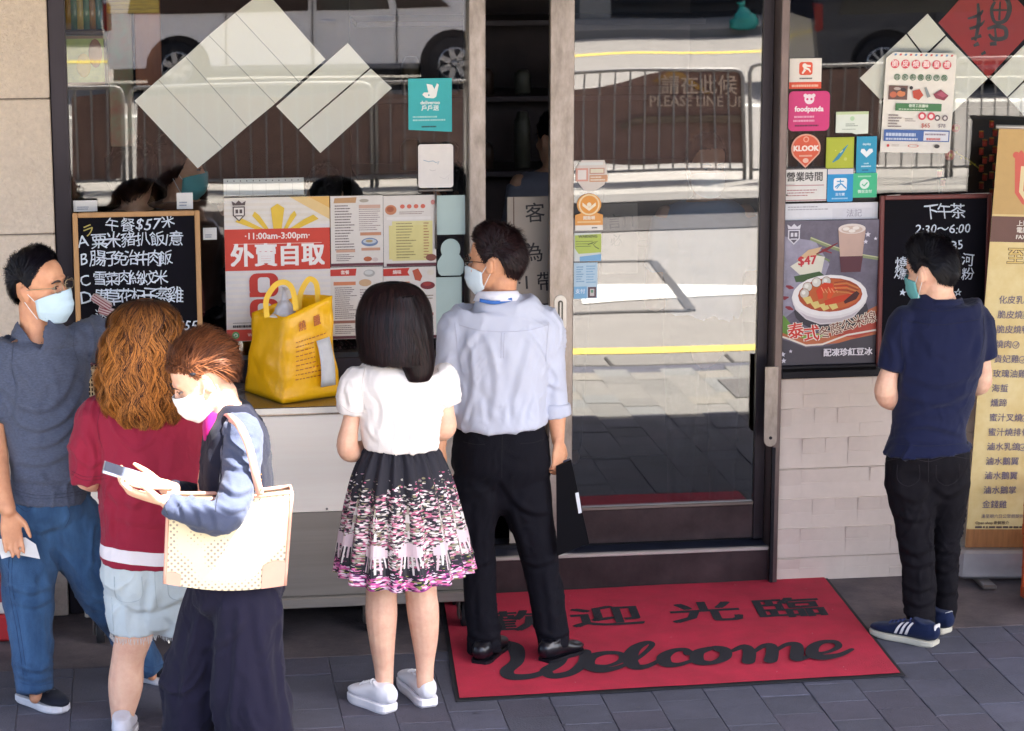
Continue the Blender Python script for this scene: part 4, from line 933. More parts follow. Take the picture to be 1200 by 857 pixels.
p.r(0, 0, 1, .03, '6A5A5A'); p.t(.5, .27, .3, '營業時間', '3A3434', .02, sx=.95); p.lines(.05, .45, .28, .54, 2, 'B0A0A0', .4, 2); p.r(.06, .5, .94, .53, 'C09090'); p.lines(.1, .62, .9, .86, 3, 'B47A7C', .4, 5); p.disc(.1, .8, .02, '3A3434'); p.r(.0, .95, 1, .98, 'B47A7C'); p.done(t)
t, p = card('blue_payment_sticker', 'bright blue payment sticker with a white square emblem', 'sticker', (969.5, 198, 999.5, 236.5), YR-.001, '1C96D2', rad=.006)
p.r(0, 0, 1, .16, 'D8D4DC'); p.rnd(.24, .28, .76, .66, 'F0F4F8', .08); p.line([(.3, .56), (.42, .48), (.55, .46), (.74, .6)], .05, '1C96D2'); p.line([(.36, .38), (.64, .38)], .04, '1C96D2'); p.line([(.5, .32), (.5, .46), (.36, .6)], .04, '1C96D2'); p.t(.5, .78, .1, '支付寶', 'DDF0FA', .02); p.lines(.18, .86, .82, .92, 1, 'A8D8F0', .7, 2); p.done(t)
t, p = card('green_payment_sticker', 'mint green payment sticker with a round white emblem', 'sticker', (999.5, 203, 1027.5, 231.5), YR, '3CC08A')
p.disc(.48, .45, .2, 'E4F6EC'); p.line([(.38, .45), (.46, .53), (.6, .38)], .05, '3CC08A'); p.lines(.2, .08, .75, .16, 1, 'A8E4C8', .7, 2); p.t(.5, .76, .15, '微信支付', 'E4F6EC', .02); p.done(t)
# the price poster hung over the white diamond
t, p = card('price_poster', 'white price poster with roast meat pictures hung over a paper diamond', 'poster', (1033, 62, 1115, 179), YR-.004, 'ECE6DC', rot=(0, R(2.0), 0), shape=[(.1, 0), (.97, 0), (1, .03), (1, .97), (.97, 1), (0, 1), (0, .06)])
for i in range(12): p.poly([(.12+i*.073, .012), (.15+i*.073, .012), (.14+i*.073, .032), (.11+i*.073, .032)], 'C85A5A' if i % 2 else '5A8AB8')
for i, ch in enumerate('脆皮燒鵝皇禮'[:6]): p.disc(.13+i*.148, .115, .062, 'D84A5A'); p.t(.13+i*.148, .115, .068, ch, 'F6E4E2', .02)
for i, ch in enumerate('自家製臘味拼盤'): p.disc(.17+i*.112, .245, .045, '5A8A66', hole=.8); p.t(.17+i*.112, .245, .05, ch, '3E6A4C', .01)
p.r(.06, .33, .33, .47, '6A4A44'); p.disc(.13, .42, .05, 'C86848', .03); p.disc(.24, .41, .06, 'D88050', .03); p.disc(.18, .36, .05, 'B8A8A0', .015); p.disc(.27, .37, .04, '3A2C30', .02)
p.poly([(.4, .38), (.5, .36), (.56, .42), (.5, .47), (.42, .45)], 'C24A34'); p.disc(.38, .35, .025, '2C2024'); p.line([(.58, .34), (.64, .44)], [.03, .05], '8A9498'); p.poly([(.7, .41), (.8, .36), (.92, .42), (.86, .47), (.74, .45)], '8A3048'); p.poly([(.75, .41), (.82, .38), (.9, .42), (.84, .44)], 'B05068')
p.r(.17, .505, .83, .58, '3F7A4A'); p.t(.5, .53, .034, '德哥工房臘味', 'E4EEDC', .02); p.lines(.22, .555, .78, .567, 1, 'C8DCC0', .8, 3)
p.lines(.08, .61, .28, .75, 5, '8A7A7A', .5, 3); p.lines(.32, .65, .48, .69, 2, 'A89C98', .4, 3)
for i in range(2): p.disc(.56+i*.13, .63, .055, 'D84A5A'); p.disc(.56+i*.13, .63, .03, 'F6E4E2'); p.disc(.78+i*.11, .645, .042, '6A5A60'); p.disc(.78+i*.11, .645, .022, 'E8E0DC')
p.t(.62, .725, .062, '$65', 'C86A5A', .01); p.t(.85, .725, .052, '$78', '8A8088', .01)
p.r(.03, .77, .97, .885, '3F64A8'); p.r(.6, .782, .955, .875, 'E4E4EA'); p.lines(.06, .79, .56, .83, 1, 'C4D0E6', .8, 5); p.lines(.06, .845, .56, .87, 1, 'C4D0E6', .8, 6); p.lines(.62, .795, .94, .82, 1, '9A8A98', .7, 6); p.lines(.64, .84, .92, .865, 1, 'C8605A', .9, 7)
p.disc(.1, .93, .02, 'D84A4A'); p.lines(.15, .915, .3, .94, 2, 'B8A8A8', .4, 7); p.disc(.46, .93, .08, 'D8786A', .016, hole=.8); p.disc(.8, .93, .04, '3A3636', .02); p.done(t)
# the noodle poster in its black frame, with the blank flap above
t, p = card('blank_paper_flap', 'white paper strip taped above the noodle soup poster', 'paper', (917.5, 238, 1028.5, 259), YR-.006, 'E4E2E6')
p.lines(.05, .12, .5, .4, 2, 'A8A4AC', .4, 3); p.r(.52, .3, .95, .95, 'DAD8DE'); p.t(.75, .62, .45, '法記', 'A09CA8', .01); p.done(t)
x0, x1, z0, z1 = rect(913, 258, 1027, 426, -.0); w, h = x1-x0, z1-z0
t = thing('noodle_poster', ((x0+x1)/2, -.0, z0), 'dark food poster with a white bowl of prawn noodle soup and iced drink', 'poster')
G().box(-w/2, w/2, -.012, .012, 0, h, bev=.003).obj('board', mat('poster_board', '37323A', .5), t, local=True)
G().box(-w/2-.004, w/2+.004, -.03, .016, -.03, -.001, bev=.003).obj('ledge', m_black, t, local=True)
p = Print(w, h, y=-.0124)
marb = mat('slate_print', '6A6270', .5, vary=.35, vs=9, k=.8)
p.r(.0, .0, 1, 1, marb)
p.poly([(0, .1), (.35, .14), (.5, .3), (.4, .5), (.15, .62), (0, .7)], mat('flour_print', '9A94A4', .5, vary=.25, vs=14, k=.8))
p.poly([(.0, .66), (.1, .7), (.2, .79), (.45, .78), (.75, .68), (1, .6), (1, .84), (.8, .845), (.5, .86), (.25, .86), (.1, .82), (0, .78)], 'C77048')
p.poly([(.0, .63), (.06, .66), (.14, .73), (.2, .77), (.1, .79), (0, .76)], '6E9A3C'); p.poly([(.5, .80), (.75, .72), (1, .64), (1, .78), (.8, .82)], 'B84A3A'); p.poly([(.2, .8), (.4, .785), (.5, .8), (.4, .82), (.28, .825)], '8CB84A')
p.line([(0, .79), (.12, .82), (.28, .865), (.45, .86), (.7, .80), (1, .77)], .018, 'F0E4D4'); p.poly([(0, .81), (.12, .835), (.28, .88), (.5, .875), (.75, .83), (1, .8), (1, 1), (0, 1)], '4A444C')
crest(p, .13, .1, .06, 'D8D4DA', '5A525E')
p.line([(.3, .12), (.5, .18), (.75, .24), (1, .27)], .035, '8A9468'); p.line([(.3, .115), (.5, .17), (.75, .23), (1, .262)], .01, 'C4C49A'); p.line([(.5, .28), (.38, .235), (.2, .25)], .02, '7A8A5C')
p.poly([(.1, .31), (.3, .23), (.45, .25), (.42, .36), (.2, .37)], 'E2DCC8'); p.poly([(.16, .27), (.28, .2), (.42, .18), (.36, .24)], 'D8B48A'); p.t(.27, .275, .085, '$47', 'C8323A', .03, rot=4)
p.line([(.36, .23), (.46, .2), (.58, .155)], [.01, .03, .008], '7E1F2A'); p.line([(.42, .2), (.52, .225)], [.02, .01], '8E2430'); p.poly([(.14, .38), (.4, .35), (.45, .38), (.3, .42), (.16, .42)], '3F5A30')
p.poly([(.58, .06), (.86, .06), (.82, .36), (.62, .36)], 'C9A898'); p.disc(.72, .06, .14, 'E6D8CE', .035); p.disc(.72, .065, .11, 'D0B8A8', .025); p.poly([(.6, .25), (.84, .25), (.82, .36), (.62, .36)], '5A2A34')
for x, y in ((.66, .06), (.76, .055), (.72, .075)): p.disc(x, y, .035, 'F0E6DC', .012)
for x, y, a in ((.1, .455, 20), (.05, .53, -20), (.1, .6, 35)): p.line([(x-.04, y-.01), (x, y), (x+.04, y+.02*math.sin(R(a)))], [.015, .04, .012], '8E2A38')
p.disc(.53, .625, .38, '3C363E', .14); p.poly([(.12, .53), (.9, .53), (.86, .60), (.76, .675), (.62, .715), (.42, .72), (.27, .68), (.16, .61)], 'DAD0D0'); p.poly([(.2, .62), (.84, .61), (.75, .67), (.6, .705), (.42, .71), (.28, .675)], 'C6BABC'); p.disc(.51, .53, .39, 'E6DEDC', .155); p.disc(.51, .52, .385, 'F2ECE8', .145); p.disc(.515, .515, .33, 'B04A20', .118); p.disc(.53, .51, .3, 'C4602C', .105)
pass
for x, y, c in ((.28, .455, 'D8D2C4'), (.37, .425, 'E0DACE'), (.47, .42, 'D4CCC0'), (.25, .5, 'CFC6B8')): p.disc(x, y, .05, '8A5A3A'); p.disc(x, y, .045, c); p.disc(x-.01, y-.006, .02, 'F0ECE2')
for x, y in ((.28, .55), (.36, .585), (.45, .6), (.54, .595)): p.poly([(x-.05, y-.02), (x+.03, y-.03), (x+.06, y+.01), (x, y+.025)], 'E2C878')
p.line([(.42, .54), (.4, .49), (.46, .45), (.54, .45)], [.05, .07, .07, .04], 'D8401C'); p.line([(.5, .54), (.52, .49), (.6, .46), (.7, .46)], [.04, .07, .06, .03], 'E2551F'); p.line([(.46, .57), (.58, .55), (.7, .53), (.76, .5)], [.05, .07, .06, .03], 'D04018')
for k in range(5): p.line([(.42+k*.035, .46+.01*(k % 2)), (.45+k*.035, .5)], .008, 'F0A070')
for k in range(6): p.line([(.55, .43+k*.012), (.68, .42+k*.016), (.8, .46+k*.012)], .01, 'D88A4A' if k % 2 else '9A3A1A')
p.line([(.66, .57), (.76, .53), (.8, .5)], [.03, .07, .04], '4A1A18')
for x, y, s_, c, rt in ((.17, .765, .115, 'D8382A', 8), (.33, .785, .115, 'D8382A', 4)):
    p.t(x, y, s_, '泰' if x < .2 else '式', 'F6ECDC', .07, rot=rt); p.t(x, y, s_, '泰' if x < .2 else '式', c, .02, rot=rt)
for i, ch in enumerate('冬蔭公米線'): p.t(.47+i*.115, .78-i*.024, .09, ch, 'F2E2CC', .055, rot=13); p.t(.47+i*.115, .78-i*.024, .09, ch, '7A3A2C', .005, rot=13)
p.t(.71, .92, .058, '配凍珍紅豆冰', 'EDE6EA', .03, sx=1.0)
for x, y, s_ in ((.88, .1, .03), (.96, .13, .02), (.86, .15, .025), (.04, .92, .03), (.12, .9, .02), (.05, .965, .03)):
    pts = []
    for k in range(10): rr_ = s_ if k % 2 == 0 else s_*.45; pts.append((x+rr_*math.sin(k*math.pi/5), y-rr_*w/h*math.cos(k*math.pi/5)))
    p.poly(pts, 'E4DEE8')
p.done(t)
# second chalkboard
m_redw = mat('red_brown_wood', '6A2C26', .5, vary=.2, vs=8, stretch=(3, 3, .5), bump=.1, k=.9)
t, p = board('tea_chalkboard', 'tall chalkboard in a dark red frame listing afternoon tea from 2:30 to 6:00', (1030, 229, 1160, 427), -.03, None, .019, R(-2), m_redw)
for x, ch in spread('下午茶', .46, .70): p.t(x, .105, .095, ch, ck, .003, rot=2)
p.t(.57, .205, .075, '2:30～6:00', ck, .004); p.t(.37, .30, .06, 'R', ck, .006); p.t(.7, .30, .075, '35', ck, .008)
for x, y, ch in ((.2, .4, '燒'), (.2, .46, '燻'), (.8, .39, '河'), (.8, .475, '粉'), (.66, .43, '或'), (.22, .57, '★'), (.72, .58, '☆'), (.22, .77, '奉'), (.33, .78, '送'), (.28, .9, '、')): p.t(x, y, .078 if ch not in '★☆、' else .05, ch, ck, .003, rot=-3)
for x0_, x1_ in ((.06, .18), (.72, .98)): p.poly([(x0_, -.002+.0), (x1_, -.005), (x1_-.02, .022), (x0_+.02, .018)], 'D8C8BC')
p.poly([(.02, .86), (.14, .85), (.1, .9)], '5A4E5A'); p.poly([(.0, .93), (.07, .9), (.06, .95)], 'C8C8D0')
(p.done(t, 'chalk_mark') if p.g.V else None)
# gold roll-up banner
bx0, bx1 = P(1127, 640, -.3).x, P(1190, 640, -.3).x+.3
Yb = -.15; zb0 = P(1150, 645, Yb).z; zbt = P(1180, 152, Yb+.05).z; xb0 = P(1129, 640, Yb).x; xb1 = xb0+.80
hB = zbt-zb0; t = thing('roll_up_banner', ((xb0+xb1)/2, Yb, 0), 'gold roll-up menu banner with a red crest beside the orange crates', 'banner stand', rot=(0, R(2.4), 0))
wB = xb1-xb0
G().box(-wB/2, wB/2, -.0015, .0015, zb0, zbt).obj('sheet', mat('banner_gold', 'D9BE80', .45, vary=.06, vs=2, k=.82), t, local=True)
G().tube([(-wB/2-.012, 0, zbt+.004), (wB/2+.012, 0, zbt+.004)], .009, n=10).obj('top_bar', m_steelb, t, True, True)
G().box(-wB/2-.03, wB/2+.03, -.05, .05, .02, zb0-.003, bev=.012).obj('base', mat('silver_base', 'B4B0B0', .35, metal=.5), t, local=True)
for x in (-wB/2+.05, wB/2-.1): G().box(x, x+.06, -.14, .08, 0.0, .019, bev=.004).obj('foot', m_steell, t, local=True)
p = Print(wB, hB, y=-.002); p.g.V = []
class PB(Print): pass
_put = p.put
def put2(V2, F):
    y = p.yy(); p.g.add([((x-.5)*wB, y, zb0+(1-v)*hB) for x, v in V2], F); return p
p.put = put2
_t = p.t
def t2(x, y, size, txt, col, bold=0, align='CENTER', rot=0, shear=0, res=2, jit=0, space=1, sx=1):
    p.c(col); V, F = glyphs(txt, size*hB, bold, align, shear, res, space); yv = p.yy(); c, q = math.cos(R(rot)), math.sin(R(rot))
    p.g.add([((x-.5)*wB+(a*c*sx-b*q), yv-e, zb0+(1-y)*hB+(a*q*sx+b*c)) for a, b, e in V], F); p.n += 1 if bold else 0; return p
p.t = t2
wood = mat('wood_print', 'B08A52', .5, vary=.12, vs=3, stretch=(1, 1, 9), k=.82)
p.r(0, 0, 1, .20, 'C39E60'); p.r(0, .205, 1, .265, '6A4438'); p.r(0, .265, 1, .955, mat('parchment_print', 'E3CF96', .5, vary=.09, vs=5, dirt='D8B870', k=.82)); p.r(0, .955, 1, 1, mat('wood_print2', 'A06A3A', .5, vary=.3, vs=9, stretch=(6, 1, .5), k=.82))
a_ = wB/hB
def cx_(x): return .10+(x-.2)*1.5
def cy_(y): return .125+(y-.12)*1.25
def cp_(pts, col): p.poly([(cx_(x), cy_(y)) for x, y in pts], col)
def cr_(x0, y0, x1, y1, col): p.r(cx_(x0), cy_(y0), cx_(x1), cy_(y1), col)
cp_([(.20, .075), (.22, .06), (.27, .083), (.36, .07), (.42, .083), (.42, .14), (.36, .17), (.30, .175), (.24, .16), (.21, .14)], 'D05A4A'); cp_([(.225, .09), (.40, .09), (.40, .138), (.35, .163), (.30, .168), (.25, .155), (.225, .138)], 'E4D2A0'); cp_([(.24, .096), (.385, .096), (.385, .135), (.34, .157), (.30, .16), (.26, .15), (.24, .135)], 'D05A4A'); cr_(.25, .128, .375, .133, 'E8D8B8'); cr_(.27, .1, .285, .122, 'E8D8B8'); cr_(.31, .1, .325, .122, 'E8D8B8'); p.disc(.105, .062, .018, 'D05A4A')
p.t(.14, .2215, .0145, '上環德輔道西', 'EADFCF', .02, align='LEFT'); p.t(.14, .237, .0145, '電話 : 25', 'EADFCF', .02, align='LEFT'); p.t(.14, .253, .0135, 'FAX : 25', 'EADFCF', .02, align='LEFT')
p.t(.10, .30, .042, '至尊', '5A3A1E', .05, align='LEFT'); p.t(.10, .30, .042, '至尊', 'E0C070', .012, align='LEFT'); p.disc(.35, .345, .075, 'C8402E', hole=.86); p.t(.35, .345, .03, '名', 'C8402E', .03)
items = ['化皮乳豬', '脆皮燒雞', '脆皮燒鴨', '燒肉', '貴妃雞', '玫瑰油雞', '海蜇', '燻蹄', '蜜汁叉燒', '蜜汁燒排骨', '滷水乳鴿', '滷水鵝翼', '滷水鵝翼', '滷水鵝掌', '金錢雞']
for i, s_ in enumerate(items):
    y = .402+i*.0352; x = .075; p.t(x, y, .0205, s_, '6A6078', .008, align='LEFT')
    if i in (3, 4, 8, 10): X = x+.042*len(s_)*1.02; p.disc(X+.03, y, .02, '7A7080', .009, hole=.8); p.line([(X+.02, y), (X+.03, y+.004), (X+.045, y-.006)], .005, '7A7080')
p.t(.075, .923, .0105, '逢星期六日公眾假期供應', '6A6078', .0, align='LEFT'); p.t(.045, .939, .0095, 'Open shop 新鮮推介', '5A4A40', .02, align='LEFT'); p.lines(.045, .945, .5, .951, 1, '5A4A40', .8, 2)
p.done(t)
# orange crates at the right edge
def crate(x0, y0, z0, w, d, h, label, m, rz=0):
    t = thing('plastic_crate', (x0+w/2, y0+d/2, z0), label, 'crate', 'orange plastic crates by the gold banner', rot=(0, 0, rz))
    e = .012
    G().box(-w/2, w/2, -d/2, d/2, 0, .012, bev=.002).obj('bottom', m, t, local=True)
    for nm, (sx, sy) in (('side', (0, -1)), ('side', (0, 1)), ('side', (-1, 0)), ('side', (1, 0))):
        g = G(); L_ = w if sy else d; n = 5
        rows = [(.0, .05), (h*.42, h*.5), (h-.05, h)]
        for a, b in rows:
            if sy: g.box(-w/2, w/2, sy*d/2-(e if sy > 0 else 0), sy*d/2+(0 if sy > 0 else e), a+.012, b, bev=.003)
            else: g.box(sx*w/2-(e if sx > 0 else 0), sx*w/2+(0 if sx > 0 else e), -d/2+e, d/2-e, a+.012, b, bev=.003)
        for k in range(n+1):
            q = -L_/2+e+(L_-2*e)*k/n
            if sy: g.box(q-.008, q+.008, sy*d/2-(e*.8 if sy > 0 else -.002), sy*d/2+(-.002 if sy > 0 else e*.8), .03, h-.02)
            else: g.box(sx*w/2-(e*.8 if sx > 0 else -.002), sx*w/2+(-.002 if sx > 0 else e*.8), q-.008, q+.008, .03, h-.02)
        go = g.obj(nm, m, t, local=True)
mor = mat('orange_plastic', 'C8501C', .4, vary=.1, k=.8)
cx = P(1224, 690, -.62).x
crate(cx, -.66, 0, .42, .32, .27, 'bottom orange plastic crate at the foot of the gold banner', mor, .06)
crate(cx-.005, -.655, .272, .42, .32, .27, 'upper orange plastic crate stacked beside the gold banner', mor, .03)
# red tub at the far left edge
tx = P(-8, 735, -.3)
t = thing('red_crate', (tx.x, -.3, 0), 'red and white crate low at the left edge behind the man in jeans', 'crate')
G().box(-.17, .135, -.1, .2, 0.01, .12, bev=.01).obj('tub', flat('B8262A'), t, local=True); G().box(-.16, .13, -.09, .19, .122, .17, bev=.008).obj('lid', flat('D8D0C8'), t, local=True); G().box(-.16, .13, -.09, .19, .172, .25, bev=.008).obj('red_box', flat('A03038'), t, local=True)

# ============================================================ welcome mat
mBL, mBR, mFL, mFR = PG(515, 700), PG(968, 677), PG(534, 823.6), PG(1061, 793)
t = thing('welcome_mat', ((mBL+mBR+mFL+mFR)/4), 'red Welcome mat with black brush lettering in front of the door', 'mat'); t_mat = t
def mp(u, v, z=.008):
    a = mBL.lerp(mBR, u); b = mFL.lerp(mFR, u); q = a.lerp(b, v); return Vector((q.x, q.y, z))
def slab(u0, u1, v0, v1, z0, z1, n=1):
    V = [mp(u, v, z) for z in (z0, z1) for u, v in ((u0, v1), (u1, v1), (u1, v0), (u0, v0))]; return V, [(3, 2, 1, 0), (4, 5, 6, 7), (0, 1, 5, 4), (1, 2, 6, 5), (2, 3, 7, 6), (3, 0, 4, 7)]
V, F = slab(0, 1, 0, 1, .002, .006); mk('rubber_border', V, F, m_rubber, t)
m_mat = mat('red_carpet_pile', 'C0203E', .95, vary=.10, vs=5, bump=.7, bs=420, dirt='A61B34', k=1.0)
e, f = .009, .014
nx, ny = 40, 28; V = []
for j in range(ny+1):
    for i in range(nx+1):
        u, v = e+(1-2*e)*i/nx, f+(1-2*f)*j/ny; q = mp(u, v, .0105); V.append(q)
Vn = np.array([tuple(v) for v in V]); Vn[:, 2] += wob(Vn, .35, 8)*.0007
b = len(V); edge = [0, nx, (nx+1)*(ny+1)-1, (nx+1)*ny]
F = [(j*(nx+1)+i, (j+1)*(nx+1)+i, (j+1)*(nx+1)+i+1, j*(nx+1)+i+1) for j in range(ny) for i in range(nx)]
mk('pile', Vn, F, m_mat, t, smooth=True)
m_ink = mat('black_pile', '1A1722', .95, vary=.2, bump=.8, bs=420, k=.8)
def uv(px, py):
    q = PG(px, py); Wd = mBR-mBL; Dp = mFL-mBL; # solve roughly
    u, v = .5, .5
    for _ in range(12):
        c = mp(u, v, 0); ex = q.x-c.x; ey = q.y-c.y; u += ex/1.75; v += -ey/1.3
    return u, v
letters = G()
def brush(pts, wd, sub=6, zz=.0122):
    a = catmull([np.array([x, y, w]) for (x, y), w in zip(pts, wd)], sub); V = []
    for i, p_ in enumerate(a):
        A_, B_ = a[max(i-1, 0)], a[min(i+1, len(a)-1)]; dx, dy = B_[0]-A_[0], (B_[1]-A_[1])*2.2; L = math.hypot(dx, dy)+1e-9
        for s_ in (1, -1): q = PG(p_[0]-dy/L*p_[2]/2*s_, p_[1]+dx/L*p_[2]/2*s_/2.2*1.0, 0); V.append((q.x, q.y, zz+i*3.5e-5))
    n = len(a)
    letters.add(V, [(2*i, 2*i+1, 2*i+3, 2*i+2) for i in range(n-1)])
    for k in (0, -1):                                # round ends
        p_ = a[k]; r_ = p_[2]/2; V = [PG(p_[0]+r_*math.cos(R(w)), p_[1]+r_*math.sin(R(w))/2.2, 0) for w in range(0, 360, 30)]; letters.add([(q.x, q.y, zz+(.00002 if k == 0 else len(a)*3.5e-5+.00002)) for q in V], [tuple(range(12))])
# W e l c o m e, traced along the pen path on the ground
_k = 0
for pts, wd in (
 ([(575, 765), (585, 757), (603, 762), (606, 778), (594, 790), (601, 797), (628, 795), (655, 783), (663, 772)], [5, 10, 18, 15, 15, 15, 11, 9, 8]),
 ([(660, 770), (652, 782), (640, 790), (648, 796), (670, 792), (684, 780), (686, 768)], [10, 14, 14, 13, 12, 13, 13]),
 ([(692, 783), (712, 784), (728, 778), (727, 770), (710, 769), (693, 774), (690, 784), (704, 789), (722, 787), (738, 781)], [6, 6, 8, 8, 9, 13, 15, 14, 9, 6]),
 ([(738, 781), (752, 772), (764, 760), (758, 757), (744, 764), (738, 776), (744, 785), (758, 785), (775, 777)], [6, 6, 7, 9, 14, 17, 15, 9, 6]),
 ([(807, 769), (802, 765), (788, 767), (778, 774), (781, 782), (796, 783), (815, 777)], [12, 8, 10, 15, 15, 9, 6]),
 ([(832, 764), (818, 769), (818, 779), (834, 781), (849, 775), (849, 766), (836, 763), (845, 768), (858, 767)], [9, 14, 15, 9, 13, 13, 7, 5, 5]),
 ([(858, 767), (872, 762), (878, 768), (877, 779)], [6, 11, 14, 15]),
 ([(880, 771), (893, 762), (903, 761), (905, 769), (903, 778)], [5, 8, 12, 14, 15]),
 ([(906, 769), (921, 760), (933, 760), (934, 769), (934, 776), (944, 775), (956, 768)], [5, 8, 12, 15, 14, 8, 6]),
 ([(952, 770), (968, 769), (982, 763), (979, 757), (964, 757), (953, 763), (953, 772), (966, 775), (985, 772), (998, 766)], [6, 6, 8, 8, 9, 13, 15, 13, 9, 6])):
    brush(pts, [3+(w-3)*1.12 for w in wd], zz=.0122+_k*.0004); _k += 1
letters.obj('lettering_welcome', m_ink, t)
def matglyph(ch, px, py, size, bold=.035, sx=1.0):
    V, F = glyphs(ch, size, bold); c = PG(px, py); ux = (mFR-mFL).normalized(); uy = (mBL-mFL).normalized()
    mk('lettering_character', [(c.x+a*sx*ux.x+b*uy.x, c.y+a*sx*ux.y+b*uy.y, .0125+e) for a, b, e in V], F, m_ink, t)
for ch, px, py in (('歡', 600, 733), ('迎', 711, 727), ('光', 827, 722), ('臨', 925, 717)): matglyph(ch, px, py, .285, .022, 1.12)

# ============================================================ things inside the shop
# green and yellow picture, brown post, green drape at the left
def ibox(name, label, cat, box, Y, m, dep=.05, extra=None):
    x0, x1, z0, z1 = rect(*box, Y); t = thing(name, ((x0+x1)/2, Y, z0), label, cat); G().box(x0, x1, Y, Y+dep, z0, z1, bev=.004).obj('panel', m, t); return t, (x0, x1, z0, z1)
def lit(name, a, b, vs=5, st=(1, 1, 1)): return mat(name, a, .6, vary=.3, vs=vs, dirt=b, stretch=st, k=1.0)
t, (x0, x1, z0, z1) = ibox('hanging_picture', 'green and yellow picture hanging inside the left window', 'picture', (74, 42, 122, 100), .3, lit('green_yellow_print', 'A8B05A', '6E8A58', 6), .02)
G().box(x0, x1, .295, .303, z0, z0+.012).box(x0, x1, .295, .303, z1-.012, z1).obj('border', flat('8A6A4A'), t); G().ball(((x0+x1)/2-.0, .295, (z0+z1)/2-.02), (.03, .006, .05), 14).obj('painted_fruit', flat('C8B040'), t)
G().ball((x1-.035, .292, (z0+z1)/2+.03), (.028, .006, .06), 14).obj('painted_leaf', flat('9A6A48'), t)
t, b = ibox('green_drape', 'dark green flowered drape beside the brown post inside the window', 'drape', (126, -60, 155, 172), .35, lit('green_drape', '4E6A50', '7A4434', 9), .03)
t, b = ibox('brown_post', 'orange brown timber post inside the left window', 'post', (157, -60, 188, 100), .38, lit('brown_post', '8A5236', '6A4030', 3, (3, 3, .4)), .06)
t, b = ibox('gold_bead_curtain', 'gold fringed hanging above the green drape', 'curtain', (124, -60, 186, 16), .27, lit('gold_threads', 'A08A2C', '5E4C1C', 14, (.3, 1, 6)), .02)
t, b = ibox('bottle_shelf', 'shelf of green and amber bottles at the top left inside', 'shelf', (74, 36, 122, 41), .34, lit('shelf_wood', '6A4A2C', '4A3420'), .12)
for i in range(6):
    x = b[0]+.02+i*(b[1]-b[0]-.04)/5; t = thing('bottle', (x, .4, b[3]+.001), ('amber bottle at the left end of the shelf', 'green bottle second on the shelf', 'yellow bottle third on the shelf', 'green bottle fourth on the shelf', 'amber bottle fifth on the shelf', 'teal bottle at the right end of the shelf')[i], 'bottle', 'bottles on the inner shelf')
    z = b[3]+.001; G().tube([(x, .4, z), (x, .4, z+.1), (x, .4, z+.14), (x, .4, z+.2)], [.022, .022, .009, .008], n=12).obj('glass', mat('bottle_%d' % i, ('B0842C', '3E6A3E', 'C0A43C', '4A7A50', 'A0702A', '2E6A66')[i], .15), t, True)
    G().tube([(x, .4, z+.2), (x, .4, z+.22)], .011, n=10).obj('cap', flat('C8B040'), t)
# counter and shelves seen through the open doorway
xq0, xq1 = P(568, 150, 1.6).x-.3, P(680, 150, 1.6).x+.5
t = thing('back_counter', ((xq0+xq1)/2, 1.7, .15), 'dark cash counter with shelves glimpsed through the open doorway', 'counter')
mdk = mat('dark_wood_in', '3E2C2C', .5, vary=.3); 
G().box(xq0, xq1, 1.7, 2.2, .15, 1.22, bev=.01).obj('body', mdk, t); G().box(xq0-.03, xq1+.03, 1.62, 2.24, 1.225, 1.26, bev=.006).obj('worktop', mat('counter_edge', '5E5458', .25, metal=.4), t)
t = thing('wall_shelf', ((xq0+xq1)/2, 3.2, .15), 'tall dark shelf unit behind the cash counter', 'shelf')
for z in (.6, 1.0, 1.4, 1.8, 2.2): G().box(xq0-.2, xq1+.4, 2.9, 3.3, z, z+.03, bev=.004).obj('shelf_board', mat('shelf_edge', '574A4E', .35), t)
G().box(xq0-.2, xq1+.4, 3.3, 3.34, .15, 2.6).obj('back_panel', mdk, t)
rr = random.Random(8); k = 0
for z in (1.43, 1.83):
    for x in np.arange(xq0+.1, xq1-.2, .2):
        k += 1; h_ = rr.uniform(.12, .3); w_ = rr.uniform(.04, .06)
        tt = thing('stored_jar', (x, 3.05, z), 'small dark jar or tin on the shelves behind the cash counter', 'jar', 'jars on the back shelves')
        G().tube([(x, 3.05, z), (x, 3.05, z+h_*.8), (x, 3.05, z+h_)], [w_, w_, w_*.6], n=10).obj('body', mat('jar_%d' % (k % 5), ('5A3A34', '6A5A3A', '3A3A44', '54403A', '6A6A60')[k % 5], .4), tt, True)
# handwritten notice board in the doorway
for i, (b_, lb, chs) in enumerate((((594, 233, 604, 430), 'edge of the white notice board standing just inside the doorway', None), ((604, 232, 648, 432), 'white board with brush written customer notice leaning in the doorway', 1), ((706, 240, 748, 420), 'second white brush written notice leaning behind the door glass', 2))):
    if i == 0: continue
    x0, x1, z0, z1 = rect(*b_, .22); t = thing('notice_board', ((x0+x1)/2, .22, z0), lb, 'notice', rot=(R(-3), 0, 0)); w_, h_ = x1-x0, z1-z0
    z_b = z0-.16
    G().box(-w_/2-(.03 if i == 1 else 0), w_/2, 0, .02, -(z0-.16) if i == 1 else h_*.55, h_).obj('board', mat('notice_paper', 'BDAFA0', .8, vary=.08, vs=3, k=.8), t, local=True)
    p = Print(w_, h_, y=-.001)
    if i == 1:
        p.r(-.03, 0, 0, 1, '6A5448')
        for x, y, ch, s_ in ((.55, .1, '客', .12), (.5, .33, '為', .12), (.25, .5, '·1', .11), (.85, .5, '帶', .12), (.35, .68, '口', .1), (.85, .68, '罩', .12), (.5, .86, '入', .11)): p.t(x, y, s_, ch, '2A2224', .006, rot=3)
    else:
        for x, y, ch, s_ in ((.35, .12, '言', .1), (.75, .12, '11', .1), (.4, .24, '必', .08)): p.t(x, y, s_, ch, '3A3230', .004, rot=3)
    p.done(t)
